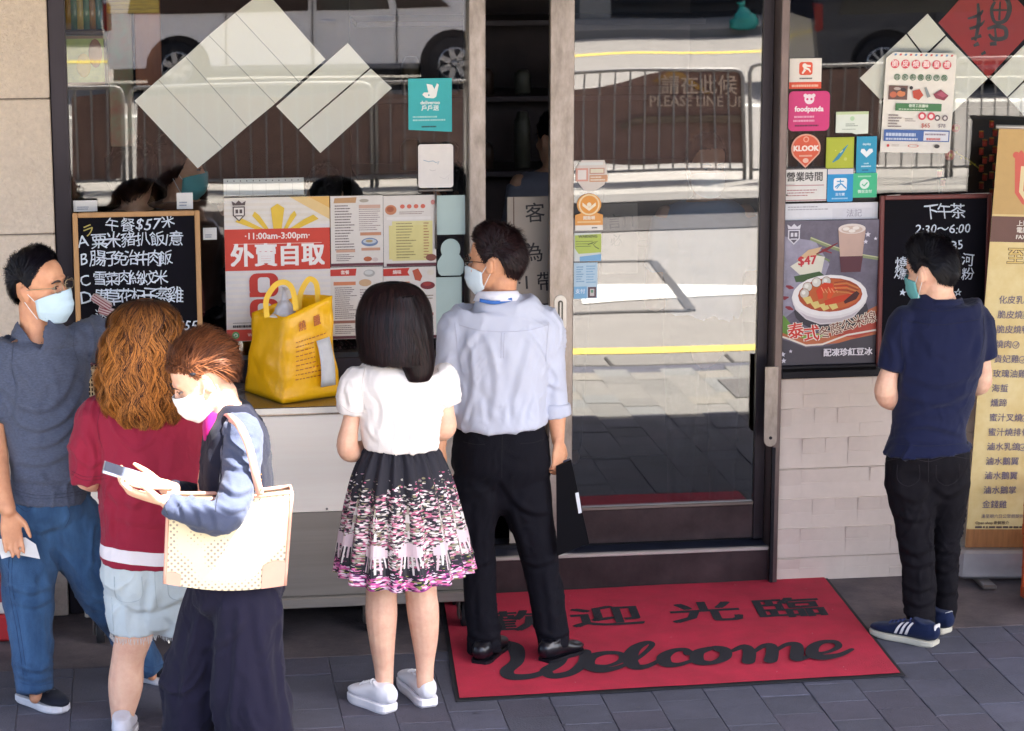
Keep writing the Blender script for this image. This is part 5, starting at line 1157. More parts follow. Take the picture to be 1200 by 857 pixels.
# lucky firecracker strings in the right window
lanr = mat('lacquer_red', 'B02A1E', .35, k=.9); lang = mat('gilt', 'C89A3A', .35, metal=.5)
for sx, sy, n, lb in ((1152, 150, 7, 'string of red firecracker ornaments nearest the gold banner'), (1164, 138, 9, 'long string of red firecracker ornaments half behind the gold banner'), (1103, 196, 2, 'short red firecracker ornament above the tea chalkboard')):
    t = thing('firecracker_string', P(sx, sy, .2), lb, 'ornament', 'red hanging ornaments')
    for k in range(n):
        q = P(sx+(2 if k % 2 else -2), sy+8+k*10, .2)
        G().tube([(q.x, q.y, q.z-.013), (q.x, q.y, q.z+.013)], .011, n=10).obj('cracker', lanr, t, True); G().tube([(q.x, q.y, q.z+.013), (q.x, q.y, q.z+.017)], .0115, n=10).obj('gilt_band', lang, t, True)
for sx, sy, r_, lb in ((1113, 182, .024, 'round red fish shaped ornament left in the right window'), (1120, 150, .02, 'small red and gold ornament behind the price poster')):
    q = P(sx, sy, .2); t = thing('round_ornament', q, lb, 'ornament'); G().ball(q, (r_, .012, r_), 16).obj('disc', lanr, t, True); G().ball((q.x, q.y-.01, q.z), (r_*.4, .006, r_*.4), 10).obj('boss', lang, t, True)
t = thing('blossom_branch', P(1150, 190, .26), 'yellow blossom branch among the red ornaments', 'branch')
a_ = P(1118, 178, .26); b_ = P(1150, 200, .26); G().tube([a_, (a_.lerp(b_, .5)+Vector((0, 0, .008))), b_], .003, n=6, sub=3).obj('twig', flat('A89A3A'), t)
for k in range(6): q = a_.lerp(b_, (k+.5)/6); G().ball((q.x, q.y-.004, q.z+.006*(-1)**k), .005, 6).obj('blossom', flat('D8C83A'), t)
t = thing('black_cabinet', P(1140, 190, .5), 'black display cabinet inside the right window', 'cabinet'); x0, x1, z0, z1 = rect(1097, 110, 1230, 430, .5); G().box(x0, x1, .5, .9, .15, z1, bev=.01).obj('carcass', mat('cabinet_black', '1C171C', .6), t)
G().box(x0+.02, x1-.02, .494, .499, .4, z1-.06).obj('door_panel', mat('cabinet_panel', '241A1E', .4), t)

rr = random.Random(21); gm = flat('3A3844'); g = G()
for _ in range(26):
    x, y, r_ = rr.uniform(-1.9, 2.4), rr.uniform(-1.9, -.75), rr.uniform(.006, .016); n = 9
    g.add([(x+r_*(1+.25*math.sin(k*2.1))*math.cos(6.283*k/n), y+r_*.8*math.sin(6.283*k/n), .0022) for k in range(n)], [tuple(range(n))])
g.obj('gum_spots', gm, pav)['kind'] = 'stuff'
g = G()
for _ in range(34):
    q = mp(rr.uniform(.03, .97), rr.uniform(.05, .95), .0132); a = rr.uniform(0, 3.14); l, w = rr.uniform(.002, .007), .0011
    g.add([(q.x+math.cos(a)*l, q.y+math.sin(a)*l, q.z), (q.x-math.sin(a)*w, q.y+math.cos(a)*w, q.z), (q.x-math.cos(a)*l, q.y-math.sin(a)*l, q.z), (q.x+math.sin(a)*w, q.y-math.cos(a)*w, q.z)], [(0, 1, 2, 3)])
g.obj('lint', flat('C8A8A8'), t_mat)['kind'] = 'stuff'
# ============================================================ people
def skin(name, c, k=.86, dirt=None):
    m = mat(name, c, .5, vary=.07, vs=22, dirt=dirt, bump=.04, bs=150, k=k, spec=.4)
    b = m.node_tree.nodes['Principled BSDF']; b.inputs['Subsurface Weight'].default_value = .12; b.inputs['Subsurface Radius'].default_value = (.012, .005, .003); b.inputs['Subsurface Scale'].default_value = 1
    return m
def hair_mat(name, c0, c1, rough=.46):
    m = bpy.data.materials.new(name); m.use_nodes = True; N = m.node_tree.nodes; L = m.node_tree.links; b = N['Principled BSDF']
    at = N.new('ShaderNodeAttribute'); at.attribute_name = 'tone'; rp = N.new('ShaderNodeValToRGB'); rp.color_ramp.elements[0].color = (*sc3(lin(c0), .85), 1); rp.color_ramp.elements[1].color = (*sc3(lin(c1), .85), 1)
    L.new(at.outputs['Fac'], rp.inputs[0]); L.new(rp.outputs[0], b.inputs['Base Color']); b.inputs['Roughness'].default_value = rough; b.inputs['Specular IOR Level'].default_value = .2
    b.inputs['Anisotropic'].default_value = .4; return m
HEADR = [(-.118, .014, .064, .046), (-.112, .030, .078, .022), (-.098, .043, .085, -.002), (-.078, .054, .087, -.028), (-.05, .063, .087, -.06), (-.02, .0685, .087, -.083), (.0, .071, .083, -.093),
         (.02, .0735, .087, -.098), (.045, .075, .086, -.099), (.068, .071, .078, -.093), (.088, .060, .062, -.080), (.103, .043, .040, -.060), (.112, .024, .016, -.038), (.116, .008, -.002, -.02)]
class Head:
    def __init__(s, c, phi, pitch=0, roll=0, sc=1.0):
        p, q = R(phi), R(pitch); f = Vector((math.sin(p)*math.cos(q), math.cos(p)*math.cos(q), -math.sin(q))); r = Vector((math.cos(p), -math.sin(p), 0)); u = r.cross(f)
        ro = R(roll); r, u = math.cos(ro)*r+math.sin(ro)*u, math.cos(ro)*u-math.sin(ro)*r
        s.c, s.r, s.f, s.u, s.s = Vector(c), r, f, u, sc
    def w(s, x, y, z): return s.c+(s.r*x+s.f*y+s.u*z)*s.s
    def add(s, g):
        rings = catmull([np.array(h) for h in HEADR], 2); V = []; n = 20
        for z, w, f, b in rings:
            for k in range(n):
                a = 2*math.pi*k/n; c, q = math.cos(a), math.sin(a); c = math.copysign(abs(c)**.86, c)
                V.append(s.w(w*c, (f+b)/2+(f-b)/2*q, z))
        m = len(rings); F = [(i*n+k, i*n+(k+1) % n, (i+1)*n+(k+1) % n, (i+1)*n+k) for i in range(m-1) for k in range(n)]+[tuple(range(n-1, -1, -1)), tuple(range((m-1)*n, m*n))]
        g.add(V, F)
        def B(c, r): M3 = np.array([list(s.r), list(s.f), list(s.u)]).T; g.ball(s.w(*c), [x*s.s for x in r], 10, M3)
        g.tube([s.w(0, .080, .018), s.w(0, .093, -.008), s.w(0, .101, -.030)], [(.007*s.s, .008*s.s), (.010*s.s, .010*s.s), (.014*s.s, .011*s.s)], n=8, side=s.r, sub=2, cap='round')
        B((0, .090, -.035), (.017, .012, .008)); B((0, .080, .026), (.045, .014, .010)); B((0, .082, -.064), (.026, .013, .009)); B((0, .080, -.100), (.020, .014, .013))
        for e in (-1, 1): B((e*.040, .062, -.028), (.022, .022, .020)); B((e*.075, -.006, -.010), (.007, .017, .031)); B((e*.080, -.014, -.002), (.006, .010, .020))
    def surf(s, th, ph, off=0):                  # skull direction: th from the crown, ph 0 = face, + = its right
        t, p = R(th), R(ph); d = Vector((math.sin(t)*math.sin(p), math.sin(t)*math.cos(p), math.cos(t)))
        R_ = (.0765+off, .0955+off, .1045+off); return Vector((d.x*R_[0], -.006+d.y*R_[1], .012+d.z*R_[2]))
def interp(tab, x):
    x = ((x+180) % 360)-180
    for (a, va), (b, vb) in zip(tab, tab[1:]):
        if a <= x <= b: return va+(vb-va)*(x-a)/(b-a)
    return tab[-1][1]
SHORT = [(-180, 124), (-125, 112), (-112, 84), (-95, 80), (-80, 96), (-68, 78), (-45, 52), (0, 46), (45, 52), (68, 78), (80, 96), (95, 80), (112, 84), (125, 112), (180, 124)]
def cap_hair(hd, parent, m, line=SHORT, thick=.012, back=.0, n=5200, ln=(.03, .07), seed=1, crownph=180, crownth=22, wid=.0024, lift=.012, top=0, rough_=.2, tones=(0, 1)):
    r = np.random.RandomState(seed); V = []; F = []; NT, NP = 16, 48
    def T(th, ph): 
        e = interp(line, ph); k = max(0, 1-(th/e)**4); return (thick*(.7+.25*math.sin(ph*.11+seed)*math.sin(th*.13+seed*2))+top*max(0, math.cos(R(th)))+back*max(0, -math.cos(R(ph)))*math.sin(R(min(th, 90))))*(.25+.75*k)
    for i in range(NT+1):
        for k in range(NP):
            ph = -180+360*k/NP; e = interp(line, ph); th = max(.5, e*i/NT); q = hd.surf(th, ph, T(th, ph)*(1+rough_*math.sin(ph*.21+th*.3+seed)))
            V.append(hd.w(*q))
    o = len(V)
    for i in range(NT+1):
        for k in range(NP):
            ph = -180+360*k/NP; e = interp(line, ph); q = hd.surf(max(.5, e*i/NT), ph, -.008); V.append(hd.w(*q))
    F = [(i*NP+k, (i+1)*NP+k, (i+1)*NP+(k+1) % NP, i*NP+(k+1) % NP) for i in range(NT) for k in range(NP)]
    F += [(o+i*NP+(k+1) % NP, o+(i+1)*NP+(k+1) % NP, o+(i+1)*NP+k, o+i*NP+k) for i in range(NT) for k in range(NP)]
    F += [(NT*NP+k, o+NT*NP+k, o+NT*NP+(k+1) % NP, NT*NP+(k+1) % NP) for k in range(NP)]
    tone = list(np.full(len(V), .25)+.15*wob(np.array([tuple(v) for v in V]), .03, seed)*1)
    # strands
    ct = hd.surf(crownth, crownph, 0).normalized()
    for j in range(n):
        ph = r.uniform(-180, 180); e = interp(line, ph); th = math.degrees(math.acos(1-r.uniform(0, 1)*(1-math.cos(R(e)))))
        L_ = r.uniform(*ln); m_ = 6; step = L_/m_; th_, ph_ = th, ph; sw = r.normal()*.45; lf = r.uniform(0, 1)**2*lift*1.6; pts = []; wv = r.uniform(-1, 1)
        p0 = hd.surf(th_, ph_, 0)
        d = Vector((p0.x, p0.y+.006, p0.z-.012)); pos = p0.copy()
        for s_ in range(m_+1):
            nrm = Vector((pos.x, pos.y+.006, pos.z-.012)).normalized()
            ph_n = math.degrees(math.atan2(nrm.x, nrm.y)); th_n = math.degrees(math.acos(max(-1, min(1, nrm.z))))
            if s_ and th_n > interp(line, ph_n)+(4 if abs(ph_n) < 118 else 12): pts.append(pts[-1]); continue
            base = T(min(math.degrees(math.acos(max(-1, min(1, nrm.z)))), interp(line, math.degrees(math.atan2(nrm.x, nrm.y)))), math.degrees(math.atan2(nrm.x, nrm.y)))
            sp = hd.surf(math.degrees(math.acos(max(-1, min(1, nrm.z)))), math.degrees(math.atan2(nrm.x, nrm.y)), base+.001+lf*(s_/m_)**.7)
            pts.append((sp, nrm))
            fl = (nrm-ct); fl = fl-nrm*fl.dot(nrm)
            if fl.length < 1e-3: fl = Vector((r.normal(), r.normal(), r.normal()))
            fl.normalize(); side_ = nrm.cross(fl); dr = (fl+side_*(sw+.25*math.sin(s_+wv*3))+Vector((0, 0, -.35))).normalized(); pos = sp+dr*step
        b = len(V); tn = r.uniform(*tones)
        for s_, (sp, nrm) in enumerate(pts):
            a = pts[max(0, s_-1)][0]; c = pts[min(m_, s_+1)][0]; t = (c-a)
            if t.length < 1e-6: t = Vector((0, 0, -1))
            wv_ = t.normalized().cross(nrm); k = wid/2*(1-(s_/m_)**2*.85)/1; V += [hd.w(*(sp+wv_*k)), hd.w(*(sp-wv_*k))]; tone += [tn, tn]
        F += [(b+2*i, b+2*i+1, b+2*i+3, b+2*i+2) for i in range(m_)]
    return mk('hair', V, F, m, parent, smooth=True, attr=tone)
def long_hair(rings, parent, m, n=2600, seed=2, wave=0, wl=.09, wid=.003, spread=125, inner=.9, fuzz=.004, tones=(0, 1), dark_top=None, tipvar=.12, front=180, base=.85, lock=0, lw=11):
    """rings: (px, py, Y, half width px, half depth m); strands run down the envelope"""
    r = np.random.RandomState(seed); W_ = [(P(px, py, Y), hw*S(px, py, Y), hd_) for px, py, Y, hw, hd_ in rings]
    A = [np.array([*c, a, b]) for c, a, b in W_]; C = catmull(A, 6); C = [np.array(x) for x in C]; NC = len(C)
    def at(s_, ph, u, k=1.0):
        i = min(int(s_), NC-2); f = s_-i; q = C[i]*(1-f)+C[i+1]*f; return Vector((q[0]+q[3]*u*math.sin(ph)*k, q[1]-q[4]*u*math.cos(ph)*k, q[2]))
    V = []; F = []; tone = []; n_ = 28
    NB = max(3, int(NC*base))
    for i in range(NB):
        for k in range(n_): V.append(at(min(i, NC-1.001), 2*math.pi*k/n_, inner*(1-.25*max(0, (i/NB-.7)/.3)))); tone.append(.12)
    F = [(i*n_+k, i*n_+(k+1) % n_, (i+1)*n_+(k+1) % n_, (i+1)*n_+k) for i in range(NB-1) for k in range(n_)]+[tuple(range(n_)), tuple(range(NB*n_-1, (NB-1)*n_-1, -1))]
    clump = r.uniform(0, 6.28, 60)
    for j in range(n):
        ph = R(r.uniform(-spread, spread)); s0 = (NC-1)*r.beta(1, 2.2)*.85; s1 = (NC-1)*(1-abs(r.normal())*tipvar); 
        if s1 < s0+3: continue
        m_ = 14 if not wave else 26; u = r.uniform(inner*.93, 1.04); b = len(V); tn = r.uniform(*tones); ci = int((math.degrees(ph)+180+r.normal()*2.5)/lw); pc = R((ci+.5)*lw-180); cp = clump[ci % 60]+r.normal()*.3; s1 = min(NC-1.01, s1*(1+lock*.12*math.sin(ci*2.4))); tn = tn*(1-lock*.5)+lock*.5*(.5+.5*math.sin(ci*1.7+cp*.5)) if lock else tn; ls_ = wl*(1+.25*math.sin(ci*3.1)); sw = r.normal()*.1; prev = None; pl = []
        for i in range(m_+1):
            s_ = min(NC-1.001, s0+(s1-s0)*i/m_); z = at(s_, ph, 1).z; k = i/m_
            a = math.sin(z*2*math.pi/ls_+cp)*wave*min(1, s_/(NC*.35)); a2 = math.cos(z*2*math.pi/ls_*.8+cp*1.7)*wave*.7*min(1, s_/(NC*.35))
            ph2 = ph+(pc-ph)*lock*k**.8
            q = at(s_, ph2+sw*k*(1-lock), u+fuzz*8*r.normal()*.15*k); q.x += a+math.sin(z*60+j)*fuzz*.3; q.y += -abs(a2)*.8-fuzz*r.uniform(0, 1)*k; pl.append(q)
        for i, q in enumerate(pl):
            out = Vector((math.sin(ph), -math.cos(ph), 0)); t = (pl[min(i+1, m_)]-pl[max(i-1, 0)]).normalized(); sd = t.cross(out).normalized(); w_ = wid/2*(1-.8*(i/m_)**4); V += [q+sd*w_, q-sd*w_]
            tt = tn if dark_top is None else tn*min(1, max(0, (i/m_*(s1-s0)+s0)/(NC*dark_top)))**1.2; tone += [tt, tt]
        F += [(b+2*i, b+2*i+1, b+2*i+3, b+2*i+2) for i in range(m_)]
    return mk('hair', V, F, m, parent, smooth=True, attr=tone)
m_mask = mat('blue_mask', 'C6DEEA', .7, vary=.03, vs=30, bump=.15, bs=200, k=.85)
def mask(hd, parent, m=m_mask, top=-.018, bot=-.122, puff=.016):
    V = []; nu, nv = 24, 28
    for j in range(nv+1):
        v = j/nv
        for i in range(nu+1):
            a = -1+2*i/nu; al = a*R(80); w = 1-abs(a)**2.2
            z = top+(bot-top)*v; z = z*(w)+(-.062+(-.035+(-.055))*0+(v-.5)*-.062)*(1-w) if True else z
            rz = .98 if v < .6 else .98-.25*(v-.6)/.4*1
            x = .073*math.sin(al)*(1 if v < .6 else 1-.35*(v-.6)); y = .012+(.084+puff*w*math.sin(math.pi*min(1, .25+v*.75))+ .006*w)*math.cos(al)*(1-.22*max(0, v-.62)/.38)
            y += .0016*w*math.sin(v*6.28*3)*(.2 < v < .85); V.append(hd.w(x, y, z+(.010*w if v < .15 else 0)))
    F = [(j*(nu+1)+i, j*(nu+1)+i+1, (j+1)*(nu+1)+i+1, (j+1)*(nu+1)+i) for j in range(nv) for i in range(nu)]
    t = bpy.data.objects.new('face_mask', None); COL.objects.link(t); t.parent = parent; t.location = (0, 0, 0)
    o = mk('mask_cloth', V, F, m, t, smooth=True); so_ = o.modifiers.new('t', 'SOLIDIFY'); so_.thickness = .002
    for e in (-1, 1):
        for z0_, z1_ in ((-.036, .012), (-.094, -.034)):
            G().tube([hd.w(e*.072, .026, z0_), hd.w(e*.0775, .008, (z0_+z1_)/2), hd.w(e*.0800, -.010, z1_)], .0013*hd.s, n=5, sub=3).obj('ear_loop', flat('EEF2F4'), t)
def specs(hd, parent, m):
    t = bpy.data.objects.new('glasses', None); COL.objects.link(t); t.parent = parent; t.location = (0, 0, 0)
    for e in (-1, 1):
        pts = [(e*(.033+.024*math.copysign(abs(math.cos(a))**.6, math.cos(a))), .104-.006*abs(math.cos(a)) if True else 0, .004+.016*math.copysign(abs(math.sin(a))**.7, math.sin(a))) for a in np.linspace(0, 2*math.pi, 17)]
        G().tube([hd.w(*p) for p in pts], .0013*hd.s, n=6).obj('rim', m, t, True)
        G().tube([hd.w(e*.058, .100, .008), hd.w(e*.074, .04, .008), hd.w(e*.078, -.01, .004)], .0014*hd.s, n=6, sub=2).obj('temple', m, t, True)
        V = [hd.w(*p) for p in pts[:-1]]; mk('lens', V, [tuple(range(16))], glass_lens, t)
    G().tube([hd.w(-.011, .106, .008), hd.w(0, .109, .011), hd.w(.011, .106, .008)], .0013*hd.s, n=6).obj('bridge', m, t, True)
glass_lens = glass_mat('spectacle_lens', .006, (.93, .93, .93), top=.05)
def eyes(hd, parent):
    ink_ = flat('1C1412')
    for e in (-1, 1):
        g = G(); M3 = np.array([list(hd.r), list(hd.f), list(hd.u)]).T
        g.ball(hd.w(e*.031, .0795, .001), [x*hd.s for x in (.0092, .0088, .0034)], 10, M3); g.obj('eye', flat('8E827C'), parent, True)
        G().ball(hd.w(e*.031, .0872, .001), [x*hd.s for x in (.0044, .0018, .0040)], 10, M3).obj('iris', ink_, parent, True)
        G().tube([hd.w(e*.018, .0885, .006), hd.w(e*.031, .0905, .0085), hd.w(e*.045, .084, .005)], (.0016*hd.s), n=5, sub=2).obj('eyelid', flat('3A2A26'), parent, True)
        G().tube([hd.w(e*.014, .0975, .020), hd.w(e*.03, .0965, .026), hd.w(e*.05, .084, .021)], [(.0034*hd.s, .0015), (.0042*hd.s, .0016), (.0016*hd.s, .001)], n=6, side=hd.u, sub=3).obj('eyebrow', flat('2A1E1C'), parent, True)
def hand(g, wr, d, n_, thumb=1, curl=25, L=1.0, spread=.3, fc=(0, 0, 0, 0)):
    d = Vector(d).normalized(); n_ = Vector(n_); n_ = (n_-d*n_.dot(d)).normalized(); ac = d.cross(n_)
    wr = Vector(wr)
    g.tube([wr-d*.02*L, wr+d*.02*L, wr+d*.06*L, wr+d*.098*L], [(.024*L, .017*L), (.033*L, .016*L), (.041*L, .014*L), (.039*L, .011*L)], n=12, side=ac, sub=2, cap='round')
    for i, ln in enumerate((.068, .077, .071, .055)):
        off = (1.5-i)*.0205*thumb; p = wr+d*(.092-abs(1.5-i)*.004)*L+ac*off*L; dd = (d+ac*off*spread*6*.15).normalized(); pts = [p]; a = R(curl*.5+fc[i]*.5)
        for sg, f in enumerate((.44, .31, .25)):
            v = dd*math.cos(a)-n_*math.sin(a); p = p+v*ln*f*1.08*L; pts.append(p); a += R(curl+fc[i])
        g.tube(pts, [.0088*L, .0085*L, .0078*L, .0066*L], n=8, cap='round')
    p = wr+d*.022*L+ac*.026*thumb*L; v = (d*.75+ac*thumb*.62-n_*.28).normalized(); q = p+v*.042*L; v2 = (d*.95+ac*thumb*.2-n_*.35).normalized(); q2 = q+v2*.032*L
    g.tube([p-v*.012*L, p+v*.015*L, q, q2, q2+v2*.02*L], [.015*L, .0135*L, .0105*L, .0095*L, .007*L], n=8, cap='round')
def rows_tube(g, rows, k=1.0, kd=1.0, n=24, sq=2.4, cap='flat', grow=0.0, sub=4):
    pts = [P((a+b)/2, y, Y) for y, a, b, Y, d in rows]; rad = [((b-a)/2*S((a+b)/2, y, Y)*k+grow, d*kd+grow) for y, a, b, Y, d in rows]
    g.tube(pts, rad, n=n, side=(1, -.12, 0), sub=sub, cap=cap, sq=sq)
def limb(g, sp, k=1.0, n=14, sub=4, cap='round', grow=0.0):
    g.tube([P(x, y, Y) for x, y, Y, w in sp], [w/2*S(x, y, Y)*k+grow for x, y, Y, w in sp], n=n, sub=sub, cap=cap)
def garment(name, g, m, parent, voxel=.008, sm=7, amp=.004, wl=.09, seed=1, st=(1, 1, 1), band=None, strokes=None):
    V, F, NM = fuse(g, voxel, sm)
    V = folds(V, NM, amp, wl, seed, st); V = folds(V, NM, amp*.35, wl*.4, seed+40, st)
    if strokes: V = creases(V, NM, strokes)
    mi = None
    if band is not None:
        Fa = np.asarray(F); cz = V[Fa].mean(axis=1); mi = band(cz)
    return mk(name, V, F, m, parent, smooth=True, mi=mi)
def shoe(parent, heel, toe, wd, m_up, m_sole, hs=.026, ht=.085, name='shoe', stripes=None, tab=None, laces=None, bulk=1.0, lift=0.0, mark=None):
    hl, to = PG(*heel), PG(*toe); hl.z = to.z = 0; d = (to-hl); L_ = d.length; d.normalize(); ac = Vector((d.y, -d.x, 0)); z0 = lift
    t = bpy.data.objects.new(name, None); COL.objects.link(t); t.parent = parent; t.location = hl-wloc(parent)
    prof = [(0, .55), (.04, .74), (.14, .86), (.3, .84), (.45, .84), (.62, .96), (.76, 1.0), (.88, .86), (.96, .6), (1, .3)]
    def w_at(u):
        for (a, va), (b, vb) in zip(prof, prof[1:]):
            if u <= b: return (va+(vb-va)*(u-a)/(b-a))*wd/2
        return prof[-1][1]*wd/2
    us = [0, .03, .08, .16, .26, .38, .5, .62, .72, .82, .9, .96, 1]
    lf = [hl+d*u*L_+ac*w_at(u) for u in us]; rt = [hl+d*u*L_-ac*w_at(u) for u in us]; out = lf+rt[::-1]
    V = [(p.x, p.y, z0+z) for z, in ((.0,), (hs*.5,), (hs,)) for p in out]; n = len(out)
    cc = sum(out, Vector())/n
    V = []
    for z, k in ((0.001, .97), (hs*.3, 1.03), (hs*.9, 1.03), (hs, .99)): V += [(cc.x+(p.x-cc.x)*k, cc.y+(p.y-cc.y)*k, z0+z) for p in out]
    F = [(j*n+i, j*n+(i+1) % n, (j+1)*n+(i+1) % n, (j+1)*n+i) for j in range(3) for i in range(n)]+[tuple(range(n-1, -1, -1)), tuple(range(3*n, 4*n))]
    mk('sole', V, F, m_sole, t)
    tops = [(.0, .90), (.06, 1.0), (.16, 1.0), (.3, .96), (.42, .90), (.54, .76), (.66, .62), (.78, .52), (.88, .46), (.95, .38), (1.0, .25)]
    def hh_at(u):
        for (a, va), (b, vb) in zip(tops, tops[1:]):
            if a <= u <= b: return va+(vb-va)*(u-a)/(b-a)
        return .3
    def cen(u, zz=0): q = hl+d*u*L_; return Vector((q.x, q.y, z0+hs*.8+zz))
    gs = G(); us2 = [.07, .16, .3, .42, .54, .66, .78, .88, .94]
    gs.tube([cen(u, hh_at(u)*ht*bulk/2) for u in us2], [(w_at(u)*.97, hh_at(u)*ht*bulk/2) for u in us2], n=18, side=ac, sub=3, cap='round', sq=2.3)
    gs.tube([cen(.17, ht*.4), cen(.19, ht*.9), cen(.19, ht*1.0)], [(.036, .044), (.035, .046), (.036, .047)], n=16, side=ac, sub=2)
    Vs, Fs, Ns = fuse(gs, .005, 3); kz = Vs[:, 2] < z0+hs*.5; Vs[kz, 2] = z0+hs*.5
    mk('upper', Vs, Fs, m_up, t, smooth=True)
    def side_pt(u, v, e):                      # a point on the side wall, v 0..1 upwards
        H = hh_at(u)*ht*bulk/2; a = R(-30+v*95); q = hl+d*u*L_+ac*e*(w_at(u)*.97*max(0, math.cos(a))**(2/2.3)+.0022); return Vector((q.x, q.y, z0+hs*.8+H+H*math.copysign(abs(math.sin(a))**(2/2.3), math.sin(a))+.0005))
    if stripes:
        for e in (-1, 1):
            for k in range(3):
                u = .38+k*.08; g = G(); V = []
                for v in np.linspace(.02, .95, 8): V += [side_pt(u-.10*v, v, e), side_pt(u-.10*v+.042, v, e)]
                g.add(V, [(2*i, 2*i+1, 2*i+3, 2*i+2) for i in range(7)]); g.obj('stripe', stripes, t)
    if mark:
        V, F = glyphs(mark, 1, .05, shear=.3)
        for e in (-1, 1): mk('shoe_mark', [side_pt(.42+e*0-(x_*.24)*(-1 if True else 1)*(-1), .45+y_*1.0, e) for x_, y_, _ in V], F, flat('B8B8C4'), t)
    if tab:
        g = G(); g.box(-.022, .022, -.004, .004, .0, .03, bev=.003); Mx = Matrix.Translation(hl-d*.0045+Vector((0, 0, z0+hs*.9+ht*.55*bulk))) @ Matrix(((ac.x, d.x, 0, 0), (ac.y, d.y, 0, 0), (0, 0, 1, 0), (0, 0, 0, 1)))
        mk('heel_tab', [Mx @ Vector(v) for v in g.V], g.F, tab, t)
    if laces:
        for k in range(4):
            u = .5+k*.065; hh = 0
            for (a, va), (b, vb) in zip(tops, tops[1:]):
                if a <= u <= b: hh = va+(vb-va)*(u-a)/(b-a)
            c = hl+d*u*L_; z = z0+hs*.9+hh*ht*bulk; ww = w_at(u)*.42
            G().tube([c-ac*ww+Vector((0, 0, z-.006)), c+Vector((0, 0, z+.003)), c+ac*ww+Vector((0, 0, z-.006))], .0035, n=6, sub=2).obj('lace', laces, t, True)
        c = hl+d*(.36*L_); z = z0+hs*.9+.9*ht*bulk
        for e in (-1, 1): G().tube([c+Vector((0, 0, z)), c+ac*e*.02+Vector((0, 0, z+.012)), c+ac*e*.028+Vector((0, 0, z-.004)), c+ac*e*.004+Vector((0, 0, z-.002))], .0026, n=5, sub=3).obj('lace', laces, t, True)
    return t
def collar_ring(name, c, rx, ry, h, m, parent, tilt=.02, n=28, flare=.006, th=.004):
    V = []
    for j, (z, k) in enumerate(((0, flare), (h, 0), (h+.001, -th), (0, flare-th))):
        for i in range(n): a = 2*math.pi*i/n; V.append((c.x+(rx+k)*math.cos(a), c.y+(ry+k)*math.sin(a), c.z+z+tilt*math.sin(a)))
    F = [(j*n+i, j*n+(i+1) % n, ((j+1) % 4)*n+(i+1) % n, ((j+1) % 4)*n+i) for j in range(4) for i in range(n)]
    return mk(name, V, F, m, parent, smooth=True)
def person(label, base, group=None):
    return thing('person', PG(*base), label, 'person', group)
def body(parent, m, torso, limbs, hd, neck, extra=None, voxel=.0052, kt=.77, kl=1.0):
    g = G(); rows_tube(g, torso, kt, .8, cap='round')
    for l, k in limbs:
        top_ = l[0][1] < 560
        limb(g, [(x, y, Y, w*(.74 if top_ and i < 2 else .8 if (not top_ and k < 1) else 1)) for i, (x, y, Y, w) in enumerate(l)], k)
    if hd: hd.add(g)
    if neck: g.tube([neck[0], neck[0].lerp(neck[1], .5), neck[1]], neck[2], n=16, sub=2, cap='round')
    if extra: extra(g)
    V, F, NM = fuse(g, voxel, 3); return mk('body', V, F, m, parent, smooth=True)
sk_tan = skin('skin_warm', 'DCA27C', dirt='CC8E6C'); sk_fair = skin('skin_fair', 'ECC0A2', dirt='E2AA90'); sk_mid = skin('skin_mid', 'D8A88A', dirt='C89678'); sk_bare = skin('skin_legs', 'E6B494', dirt='D8A086')
h_black = hair_mat('hair_black', '050408', '15101A'); h_brown = hair_mat('hair_dark_brown', '09060A', '2C1718'); h_ging = hair_mat('hair_ginger', '2E1812', 'DE8E42', .5); h_aub = hair_mat('hair_auburn', '2C1612', '86502F', .5)
def cloth(name, c, rough=.85, vary=.06, bump=.22, bs=220, sheen=.08, k=.8, **kw): return mat(name, c, rough, vary=vary, vs=kw.pop('vs', 7), bump=bump, bs=bs, sheen=sheen, k=k, spec=kw.pop('spec', .15), crease=kw.pop('crease', .5), **kw)
c_tee = cloth('heather_tee', '575E72', vary=.24, vs=90, bump=.25, bs=300, stretch=(1, 1, 2.2)); c_jean = cloth('blue_denim', '47698F', vary=.3, vs=7, bump=.5, bs=420, k=.74, stretch=(1.3, 1, .45), dirt='284468'); c_maroon = cloth('maroon_jersey', '9C2840', vary=.06, k=.76); c_white = cloth('white_jersey', 'EDE6EA', k=.85)
c_denim2 = cloth('pale_denim', 'D0DADC', vary=.07, vs=9, k=.82, bump=.3, bs=380); c_navyj_lit = cloth('navy_jacket_lit', '464D64', vary=.05, k=.8, sheen=.1); c_navyt = cloth('navy_trousers', '1D1B2E', vary=.08, k=.8, sheen=.05); c_blouse = cloth('cream_blouse', 'F6EEE8', vary=.02, k=.86, bump=.12)
c_shirt = cloth('pale_blue_shirt', 'D0D3E2', vary=.03, k=.76, bump=.12, bs=500); c_black = cloth('black_suiting', '100F17', vary=.1, k=.8, sheen=0); c_polo = cloth('navy_polo', '1A1F3E', vary=.07, k=.8, bs=350, sheen=.1); c_bjean = cloth('black_denim', '141116', vary=.15, k=.8, sheen=0)

